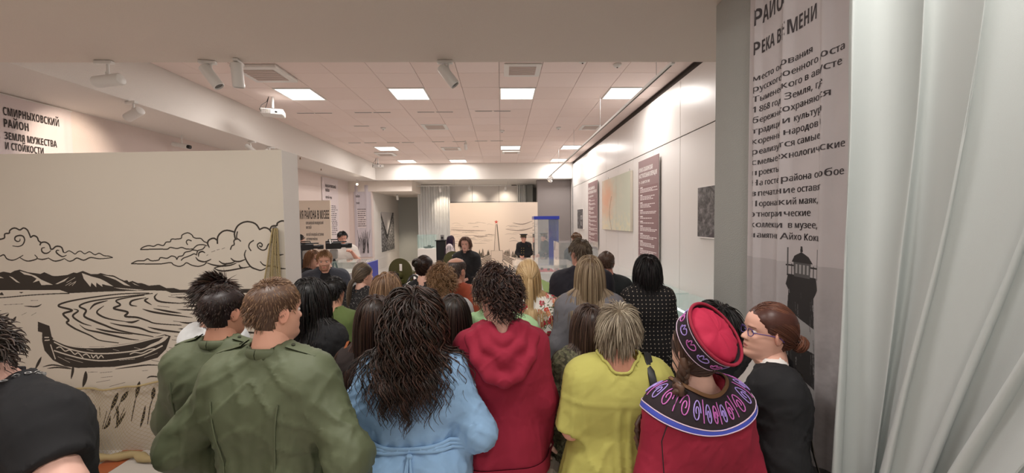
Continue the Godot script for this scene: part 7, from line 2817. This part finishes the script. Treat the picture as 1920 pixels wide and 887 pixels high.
func people_middle() -> void:
	var black: Material = mats.black_cloth
	var dark: Material = mats.black_trousers
	var jeans := cloth_mat("blue_jeans", rgb(58, 66, 88), 0.9)
	var tr := {"n": "trousers", "kind": "trousers", "m": dark}
	# woman in black with long black hair
	var bwm := person({"at": Vector3(-1.178, 1.665, -2.350), "label": "woman in a black jumper with shoulder-length black hair, next to the olive jacket", "fem": true, "w": 1.08, "yaw": -4, "turn": -8, "hair_top": 0.02, "right": "down",
		"wear": [tr, {"n": "jumper", "kind": "top", "m": black, "e": 0.024, "hem": 0.78, "hang": 0.006, "crumple": 0.006}],
		"hair": [hr(BLACK_HAIR, {"thick": 0.022, "len": 0.33, "locks": 756, "r": 0.0041, "grav": 0.4, "rise": 0.3, "messy": 0.12, "curl": 0.004, "freq": 25.0})]})
	bag("pale grey bag held by the woman in the black jumper", bwm.root.transform * (bwm.J.wr_r + Vector3(0.02, -0.14, -0.02)), 0.5, Vector3(0.24, 0.3, 0.08), cloth_mat("grey_bag", rgb(176, 176, 170), 0.7), [], 0.02)
	# boy in an olive T-shirt
	person({"at": Vector3(-1.316, 1.578, -3.000), "label": "boy in an olive green T-shirt with short black hair", "w": 0.86, "yaw": -6, "skin": rgb(214, 160, 134), "head": 0.93,
		"wear": [tr, {"n": "t_shirt", "kind": "top", "m": cloth_mat("olive_tee", rgb(96, 112, 62), 0.9), "e": 0.022, "sleeve": 0.85, "e_end": 0.03, "hem": 0.8, "hang": 0.006}],
		"hair": [hr(BLACK_HAIR, {"thick": 0.014, "len": 0.035, "locks": 900, "r": 0.0023, "grav": 0.2, "rise": 0.35, "messy": 0.2, "nape": 0.015})]})
	# girl with very long straight hair, brown bag
	var lg := person({"at": Vector3(-0.670, 1.618, -2.000), "label": "girl in dark clothes with very long straight dark hair, behind the blue dress", "fem": true, "w": 0.95, "yaw": -8, "hair_top": 0.012, "left": "front",
		"wear": [tr, {"n": "jumper", "kind": "top", "m": cloth_mat("dark_brown_knit", rgb(44, 34, 32), 0.9), "e": 0.018, "hem": 0.8}],
		"hair": [hr(DARK_HAIR, {"col": rgb(40, 27, 23), "col2": rgb(84, 58, 46), "thick": 0.014, "len": 0.62, "locks": 756, "r": 0.0042, "grav": 0.5, "rise": 0.12, "messy": 0.06, "seg": 24})]})
	bag("small brown leather handbag beside the very long dark hair", Vector3(lg.root.position.x - 0.17, 1.16, lg.root.position.z - 0.22), 0.4, Vector3(0.2, 0.17, 0.08), cloth_mat("brown_leather", rgb(150, 84, 46), 0.4), strap_over(lg, [Vector3(-0.2, 1.2, -0.1), Vector3(-0.15, 1.4, -0.06), Vector3(-0.13, 1.47, 0.02), Vector3(-0.16, 1.36, 0.1)]), 0.02)
	person({"at": Vector3(-0.275, 1.587, -2.150), "label": "girl in a dark top with long straight dark hair, between blue dress and hoodie", "fem": true, "w": 0.95, "yaw": 0, "turn": 6, "hair_top": 0.012,
		"wear": [tr, {"n": "blouse", "kind": "top", "m": cloth_mat("dark_blouse", rgb(40, 36, 40), 0.9), "e": 0.018, "hem": 0.82}],
		"hair": [hr(DARK_HAIR, {"col": rgb(36, 26, 23), "col2": rgb(70, 50, 42), "thick": 0.014, "len": 0.56, "locks": 756, "r": 0.0042, "grav": 0.5, "rise": 0.12, "messy": 0.06, "seg": 22})]})
	# dotted dress, hair half up
	var dots := Image.create(128, 128, false, Image.FORMAT_RGB8)
	dots.fill(rgb(32, 31, 33))
	var r := RandomNumberGenerator.new()
	r.seed = 3
	for i in 150:
		dots.fill_rect(Rect2i(r.randi_range(0, 125), r.randi_range(0, 125), 3, 2), rgb(150, 146, 142))
	var fleck := pattern_mat("fleck_black", dots, 3.0)
	person({"at": Vector3(-1.378, 1.608, -3.800), "label": "woman in a speckled black dress with grey-brown hair tied back", "fem": true, "w": 1.05, "yaw": -30, "turn": -14, "left": "front", "right": "front",
		"wear": [{"n": "dress", "kind": "top", "m": fleck, "e": 0.022, "hem": 0.45, "flare": 0.06}],
		"hair": [hr({"col": rgb(78, 64, 52), "col2": rgb(136, 118, 98)}, {"thick": 0.012, "len": 0.3, "locks": 756, "r": 0.0034, "gather": Vector3(-0.01, 0.075, 0.10), "tail": true, "rise": 0.1, "messy": 0.1, "grav": 0.4})]})
	var lb := person({"at": Vector3(-0.864, 1.624, -2.850), "label": "woman with loose light brown hair and sunglasses on her head", "fem": true, "w": 1.05, "yaw": -30, "turn": -18, "skin": rgb(232, 182, 164), "hair_top": 0.015,
		"wear": [tr, {"n": "top", "kind": "top", "m": cloth_mat("taupe_top", rgb(112, 96, 88), 0.9), "e": 0.02, "hem": 0.8}],
		"hair": [hr({"col": rgb(112, 84, 62), "col2": rgb(170, 136, 106)}, {"thick": 0.02, "len": 0.26, "locks": 756, "r": 0.0039, "grav": 0.4, "rise": 0.25, "messy": 0.1})]})
	spectacles(lb, rgb(40, 34, 32), 0.205, 0.02, 0.5)
	# bun, black jacket with pale piping
	var bn := person({"at": Vector3(-0.757, 1.682, -3.700), "label": "woman in a black jacket with pale piping and a high dark bun", "fem": true, "w": 1.0, "yaw": -8, "turn": -14,
		"wear": [tr, {"n": "jacket", "kind": "top", "m": black, "e": 0.024, "hem": 0.8}],
		"hair": [hr(DARK_HAIR, {"thick": 0.01, "len": 0.2, "locks": 756, "r": 0.0031, "gather": Vector3(-0.01, 0.17, 0.1), "rise": 0.12, "messy": 0.08, "bun": Vector3(-0.01, 0.175, 0.115), "bun_r": 0.045})]})
	var pip := MB.new()
	var pl := []
	for i in 10:
		pl.append(Vector3(-0.12 - 0.012 * i, 1.47 - 0.03 * i, 0.02 + 0.006 * i) * bn.s)
	wrapped(pip, bn.top, pl, 0.012, 0.003)
	obj("piping", pip, mats.print_white, bn.root)
	# balding man in a rust shirt
	person({"at": Vector3(-0.421, 1.675, -3.450), "label": "balding man in a rust red shirt, before the speaker", "w": 1.12, "yaw": -12, "turn": -20, "skin": rgb(196, 146, 124), "head": 1.0, "hair_top": 0.004,
		"wear": [tr, {"n": "shirt", "kind": "top", "m": cloth_mat("rust_shirt", rgb(156, 72, 48), 0.9), "e": 0.026, "sleeve": 0.95, "e_end": 0.03, "hem": 0.78}],
		"hair": [hr({"col": rgb(70, 58, 52), "col2": rgb(120, 104, 96)}, {"thick": 0.003, "len": 0.02, "locks": 756, "r": 0.0015, "grav": 0.3, "rise": 0.15, "bald": 0.205})]})
	# curly auburn hair, grey top
	var cu := person({"at": Vector3(-0.486, 1.643, -3.150), "label": "woman in a pale grey top with short curly auburn hair", "fem": true, "w": 1.14, "yaw": 6, "turn": 22, "hair_top": 0.035, "belly": 1.1,
		"wear": [tr, {"n": "top", "kind": "top", "m": cloth_mat("pale_grey_top", rgb(184, 182, 182), 0.9), "e": 0.026, "hem": 0.78, "sleeve": 1.2}],
		"hair": [hr({"col": rgb(118, 86, 58), "col2": rgb(170, 134, 98)}, {"thick": 0.02, "len": 0.08, "locks": 1008, "r": 0.0031, "grav": 0.08, "rise": 0.9, "curl": 0.009, "freq": 130.0, "messy": 0.4, "seg": 10})]})
	bag("black shoulder bag of the woman with curly auburn hair", cu.root.transform * Vector3(0.3, 1.0, 0.0), 1.3, Vector3(0.24, 0.2, 0.08), mats.black_leather, strap_over(cu, [Vector3(0.1, 1.42, -0.08), Vector3(0.12, 1.48, 0.02), Vector3(0.15, 1.38, 0.11), Vector3(0.19, 1.2, 0.11), Vector3(0.22, 1.02, 0.06)]), 0.016)
	# blond curly head and mint top behind the hoodie
	person({"at": Vector3(-0.055, 1.709, -2.300), "label": "woman in a mint green top with fair curly hair, mostly hidden by the hoodie", "fem": true, "w": 1.3, "yaw": 0, "hair_top": 0.03, "belly": 1.12,
		"wear": [tr, {"n": "top", "kind": "top", "m": cloth_mat("mint_top", rgb(172, 208, 158), 0.9), "e": 0.028, "hem": 0.78, "sleeve": 0.9, "e_end": 0.035}],
		"hair": [hr({"col": rgb(166, 140, 112), "col2": rgb(220, 200, 172)}, {"thick": 0.022, "len": 0.08, "locks": 828, "r": 0.0031, "grav": 0.1, "rise": 0.8, "curl": 0.008, "freq": 110.0, "messy": 0.4, "seg": 9})]})
	# blond half ponytail, floral dress
	var fl := Image.create(256, 256, false, Image.FORMAT_RGB8)
	fl.fill(rgb(232, 226, 218))
	r.seed = 12
	for i in 46:
		var c := Vector2(r.randf_range(0, 256), r.randf_range(0, 256))
		var col: Color = [rgb(186, 40, 52), rgb(204, 84, 70), rgb(170, 30, 50), rgb(224, 150, 110)][r.randi() % 4]
		stroke(fl, PackedVector2Array([c, c + Vector2(r.randf_range(-16, 16), 14), c + Vector2(r.randf_range(-26, 26), 34)]), 3, rgb(78, 92, 64), 0.3)
		for k in 5:
			var a := TAU * k / 5.0 + r.randf()
			var q := PackedVector2Array()
			for j in 8:
				q.append(c + Vector2(cos(a), sin(a)) * 8.0 + Vector2(cos(TAU * j / 8.0), sin(TAU * j / 8.0)) * 6.0)
			fill_poly(fl, q, col)
		for k in 3:
			var p := c + Vector2(r.randf_range(-24, 24), r.randf_range(-24, 24))
			fill_poly(fl, PackedVector2Array([p, p + Vector2(6, -4), p + Vector2(14, 0), p + Vector2(6, 4)]), rgb(92, 104, 70))
	var floral := pattern_mat("floral_dress", fl, 2.6)
	person({"at": Vector3(0.195, 1.715, -2.850), "label": "woman in a white dress with red flowers, long straw-blond half ponytail", "fem": true, "w": 1.08, "yaw": 4, "hair_top": 0.015,
		"wear": [{"n": "dress", "kind": "top", "m": floral, "e": 0.026, "hem": 0.35, "flare": 0.08, "hang": 0.008}],
		"hair": [hr({"col": rgb(186, 152, 108), "col2": rgb(224, 198, 154)}, {"thick": 0.012, "len": 0.5, "locks": 792, "r": 0.0039, "gather": Vector3(0, 0.10, 0.10), "tail": true, "tail_dir": Vector3(0, -0.8, 0.35), "rise": 0.12, "messy": 0.07, "grav": 0.5, "seg": 22}), hr({"col": rgb(176, 142, 98), "col2": rgb(208, 178, 134)}, {"thick": 0.008, "len": 0.46, "locks": 432, "r": 0.0037, "grav": 0.5, "rise": 0.1, "messy": 0.06, "seg": 20})]})
	# man in a dark jacket with greying hair
	person({"at": Vector3(0.731, 1.825, -3.500), "label": "tall man in a dark jacket with greying brown hair, before the glass showcase", "w": 1.1, "yaw": 4, "turn": 22, "skin": rgb(214, 158, 136), "head": 1.02,
		"wear": [tr, {"n": "jacket", "kind": "top", "m": cloth_mat("dark_jacket", rgb(30, 28, 38), 0.8), "e": 0.034, "hem": 0.7, "flare": 0.03, "neck": 0.066}],
		"hair": [hr({"col": rgb(82, 68, 54), "col2": rgb(142, 126, 106)}, {"thick": 0.014, "len": 0.04, "locks": 1080, "r": 0.0023, "grav": 0.15, "rise": 0.3, "messy": 0.2, "nape": 0.01})]})
	# woman with long ash-blond hair in a grey blazer
	person({"at": Vector3(0.632, 1.738, -2.750), "label": "woman in a grey blazer with long straight ash-blond hair", "fem": true, "w": 1.12, "yaw": -4, "turn": -6, "hair_top": 0.015,
		"wear": [tr, {"n": "blazer", "kind": "top", "m": cloth_mat("grey_blazer", rgb(112, 110, 116), 0.85), "e": 0.03, "hem": 0.72, "flare": 0.02}],
		"hair": [hr({"col": rgb(112, 92, 70), "col2": rgb(176, 156, 128)}, {"thick": 0.018, "len": 0.44, "locks": 864, "r": 0.0042, "grav": 0.42, "rise": 0.25, "messy": 0.08, "seg": 22})]})
	# man with a shaved nape
	person({"at": Vector3(1.073, 1.681, -3.900), "label": "man in a dark T-shirt with close-cropped brown hair", "w": 1.05, "yaw": -6, "skin": rgb(222, 156, 138), "neck": 1.1,
		"wear": [tr, {"n": "t_shirt", "kind": "top", "m": cloth_mat("dark_tee", rgb(42, 46, 48), 0.9), "e": 0.026, "sleeve": 0.9, "e_end": 0.03, "hem": 0.78}],
		"hair": [hr({"col": rgb(88, 66, 54), "col2": rgb(120, 94, 78)}, {"thick": 0.005, "len": 0.014, "locks": 1260, "r": 0.0016, "grav": 0.2, "rise": 0.3, "nape": 0.02})]})
	# black bob, polka dots
	var pd := Image.create(128, 128, false, Image.FORMAT_RGB8)
	pd.fill(rgb(26, 24, 26))
	for i in 4:
		for j in 4:
			var c := Vector2(16 + 32 * i, 16 + 32 * j)
			var q := PackedVector2Array()
			for k in 10:
				q.append(c + Vector2(cos(TAU * k / 10.0), sin(TAU * k / 10.0)) * 4.0)
			fill_poly(pd, q, rgb(206, 190, 172))
	person({"at": Vector3(1.268, 1.678, -3.300), "label": "woman in a black dress with pale polka dots and a black bob", "fem": true, "w": 1.02, "yaw": -4, "turn": -10, "hair_top": 0.018, "left": "front",
		"wear": [{"n": "dress", "kind": "top", "m": pattern_mat("polka_dress", pd, 7.5), "e": 0.03, "hem": 0.3, "flare": 0.03, "hang": 0.006, "neck": 0.06}],
		"hair": [hr(BLACK_HAIR, {"col": rgb(16, 13, 14), "col2": rgb(40, 32, 34), "thick": 0.03, "len": 0.19, "locks": 1152, "r": 0.0034, "grav": 0.42, "rise": 0.3, "messy": 0.03})]})
	# long dark hair, camouflage jacket
	var cam := Image.create(128, 128, false, Image.FORMAT_RGB8)
	for y in 128:
		for x in 128:
			var a := fold_noise.get_noise_2d(x * 0.06, y * 0.06)
			var b := fine_noise.get_noise_2d(x * 0.07 + 40, y * 0.07)
			cam.set_pixel(x, y, rgb(64, 62, 48) if a > 0.15 else (rgb(120, 116, 92) if b > 0.1 else rgb(92, 92, 68)))
	var ct := person({"at": Vector3(0.482, 1.524, -2.100), "label": "girl in a camouflage jacket with long dark brown hair, beside the yellow-green blouse", "fem": true, "w": 1.02, "yaw": 6, "hair_top": 0.012, "left": "down",
		"wear": [tr, {"n": "jacket", "kind": "top", "m": pattern_mat("camouflage", cam, 4.0), "e": 0.032, "hem": 0.8, "hang": 0.008, "crumple": 0.008}],
		"hair": [hr(DARK_HAIR, {"col": rgb(50, 36, 30), "col2": rgb(92, 70, 58), "thick": 0.016, "len": 0.36, "locks": 756, "r": 0.0041, "grav": 0.42, "rise": 0.2, "messy": 0.08})]})
	bag("beige cloth tote bag held by the girl in camouflage", ct.root.transform * (ct.J.wr_l + Vector3(-0.02, -0.06, 0.05)), 1.3, Vector3(0.28, 0.34, 0.07), cloth_mat("tote_beige", rgb(186, 172, 156), 0.9), [], 0.02, "tote_bag")

func people_far() -> void:
	var black: Material = mats.black_cloth
	var tr := {"n": "trousers", "kind": "trousers", "m": mats.black_trousers}
	var short := {"thick": 0.012, "len": 0.035, "locks": 468, "r": 0.0031, "grav": 0.15, "rise": 0.3, "messy": 0.2, "nape": 0.01}
	# man in a grey suit turned to the camera
	var sm := person({"at": Vector3(-2.193, 1.671, -4.800), "label": "bearded man in a dark grey suit facing the camera", "w": 1.14, "yaw": -152, "turn": -8, "nod": -8, "skin": rgb(224, 172, 150), "beard": true, "beard_color": rgb(138, 96, 70), "brow": rgb(130, 96, 70), "fine": true, "cell": 0.015, "head": 0.98, "left": "clasp", "right": "clasp", "grip": 0.7,
		"wear": [tr, {"n": "shirt", "kind": "top", "m": black, "e": 0.014, "hem": 0.85, "sleeve": 0.5, "neck": 0.058}, {"n": "suit_jacket", "kind": "top", "m": cloth_mat("suit_grey", rgb(66, 70, 80), 0.85), "e": 0.034, "hem": 0.74, "flare": 0.02, "neck": 0.07, "open": 0.085}],
		"hair": [hr({"col": rgb(138, 100, 66), "col2": rgb(182, 142, 100)}, short)]})
	person({"at": Vector3(-2.650, 1.632, -5.400), "label": "woman in black with chin-length light brown hair, behind the man in the suit", "fem": true, "yaw": -105, "nod": -4, "fine": true,
		"wear": [tr, {"n": "jacket", "kind": "top", "m": black, "e": 0.026, "hem": 0.78, "neck": 0.07, "open": 0.06}],
		"hair": [hr({"col": rgb(122, 84, 56), "col2": rgb(176, 134, 98)}, {"thick": 0.016, "len": 0.17, "locks": 576, "r": 0.0037, "grav": 0.4, "rise": 0.2, "messy": 0.1})]})
	# camera operators
	person({"at": Vector3(-3.110, 1.852, -7.550), "label": "cameraman in a pale grey T-shirt bent to his video camera", "w": 1.1, "yaw": -150, "turn": 10, "nod": -18, "skin": rgb(216, 160, 140), "left": "raised", "right": "reach", "grip": 0.8,
		"wear": [tr, {"n": "t_shirt", "kind": "top", "m": cloth_mat("pale_tee", rgb(206, 198, 190), 0.9), "e": 0.028, "sleeve": 0.9, "e_end": 0.03, "hem": 0.76}],
		"hair": [hr(BLACK_HAIR, short)]})
	person({"at": Vector3(-4.320, 1.758, -8.300), "label": "camera operator in black half hidden by the mural's edge", "w": 1.0, "yaw": -70, "left": "reach", "right": "reach",
		"wear": [tr, {"n": "shirt", "kind": "top", "m": black, "e": 0.026, "hem": 0.78}],
		"hair": [hr(BLACK_HAIR, short)]})
	# the speaker
	var spk := person({"at": Vector3(-0.607, 1.746, -6.500), "label": "woman speaking, in a loose black dress, hands clasped before her", "fem": true, "w": 1.06, "yaw": 158, "turn": 14, "nod": -6, "left": "clasp", "right": "clasp", "grip": 0.8, "fine": true, "skin": rgb(228, 176, 158), "cell": 0.017,
		"wear": [{"n": "dress", "kind": "top", "m": black, "e": 0.034, "e_arm": 0.036, "sleeve": 1.7, "hem": 0.3, "flare": 0.03, "neck": 0.06}],
		"hair": [hr({"col": rgb(84, 58, 46), "col2": rgb(132, 96, 76)}, {"thick": 0.014, "len": 0.135, "locks": 576, "r": 0.0037, "grav": 0.36, "rise": 0.3, "messy": 0.2, "scale_front": 1.0})]})
	var bg := MB.new()
	add_bev(bg, Vector3(0.07, 0.1, 0.012), 0.004, shot(spk.top, Vector3(0, 0.78, 0), Vector3(-0.45, 0, -0.8), 0.012))
	obj("badge", bg, mats.steel, spk.root)
	wearing_pin(spk)
	# woman at the lectern
	person({"at": Vector3(-1.515, 1.598, -11.250), "label": "young woman with long plum-black hair in a white blouse at the lectern", "fem": true, "yaw": -82, "nod": -10, "left": "reach", "right": "reach",
		"wear": [{"n": "skirt", "kind": "skirt", "m": black, "hem": 0.5}, {"n": "blouse", "kind": "top", "m": cloth_mat("blouse_far", rgb(232, 220, 222), 0.9), "e": 0.026, "hem": 0.95}],
		"hair": [hr({"col": rgb(44, 26, 52), "col2": rgb(74, 46, 84)}, {"thick": 0.014, "len": 0.5, "locks": 396, "r": 0.0061, "grav": 0.45, "rise": 0.2, "messy": 0.06})]})
	# naval cadets with peaked caps
	for q in [[Vector3(0.672, 1.605, -11.600), 158.0, "naval cadet in a black buttoned uniform and peaked cap, hands clasped, before the screen"], [Vector3(1.337, 1.619, -11.900), 100.0, "naval cadet in a black uniform with striped collar, seen through the blue showcase"]]:
		var c := person({"at": q[0], "label": q[2], "yaw": q[1], "left": "clasp", "right": "clasp", "grip": 0.8, "skin": rgb(224, 166, 146), "hair_top": 0.03,
			"wear": [tr, {"n": "tunic", "kind": "top", "m": mats.black_cloth, "e": 0.026, "hem": 0.8, "neck": 0.058}],
			"hair": [hr(DARK_HAIR, {"thick": 0.005, "len": 0.02, "locks": 288, "r": 0.0027, "rise": 0.2})]})
		var cap := thing("peaked_cap", "black peaked naval cap on the cadet %s" % ("before the screen" if q[1] > 120.0 else "behind the showcase"), "cap", Vector3.ZERO, 0.0, "naval caps")
		cap.transform = c.root.transform * c.T.orthonormalized() * Transform3D(Basis(), Vector3(0, 0.175, 0.0))
		var cm := MB.new()
		add_lathe(cm, [[0.08, 0.0], [0.084, 0.0], [0.086, 0.035], [0.125, 0.06], [0.122, 0.068], [0.06, 0.075], [0.0, 0.076]], 24, Transform3D(), 1.0, 1.15)
		obj("crown", cm, black, cap)
		var bd := MB.new()
		add_lathe(bd, [[0.086, 0.004], [0.088, 0.006], [0.089, 0.026], [0.087, 0.03]], 24, Transform3D(), 1.0, 1.15)
		obj("band", bd, mat("cap_band", rgb(120, 106, 70), 0.5), cap)
		var pk := sheet(4, 12, func(r: float, k: float) -> Vector3:
			var a := lerpf(-1.1, 1.1, k)
			var rr := 0.086 + r * 0.05 * cos(a)
			return Vector3(sin(a) * rr, -0.004 - 0.02 * r, -cos(a) * rr * 1.12), 0.004)
		obj("peak", pk, mats.black_plastic, cap)
		var n := 0
		for sx in [-1.0, 1.0]:
			for i in 4:
				var p := shot(c.top, Vector3(0, (1.3 - i * 0.08) * c.s, 0), Vector3(sx * 0.06, 0, -0.2), 0.002)
				var b := MB.new()
				add_lathe(b, [[0.0, 0.006], [0.008, 0.004], [0.010, 0.0], [0.0, -0.001]], 10, Transform3D(Basis(Vector3.RIGHT, -PI / 2), p))
				obj("button", b, mat("gilt", rgb(214, 186, 110), 0.3, 0.8), c.root)
				n += 1
	# man beyond the tall showcase
	person({"at": Vector3(1.424, 1.762, -7.200), "label": "man with tousled brown hair beyond the tall showcase, only his crown in view", "w": 1.05, "yaw": 20, "turn": 20, "skin": rgb(222, 160, 140),
		"wear": [tr, {"n": "shirt", "kind": "top", "m": cloth_mat("navy_shirt", rgb(52, 56, 72), 0.9), "e": 0.026, "hem": 0.78}],
		"hair": [hr({"col": rgb(92, 62, 42), "col2": rgb(140, 100, 70)}, short)]})

func wearing_pin(c: Dictionary) -> void:
	var m := MB.new()
	var p := shot(c.top, Vector3(0, 1.36 * c.s, 0), Vector3(0.01, 0, -1), 0.004)
	add_bev(m, Vector3(0.014, 0.05, 0.006), 0.003, p)
	obj("brooch", m, mats.steel, c.root)
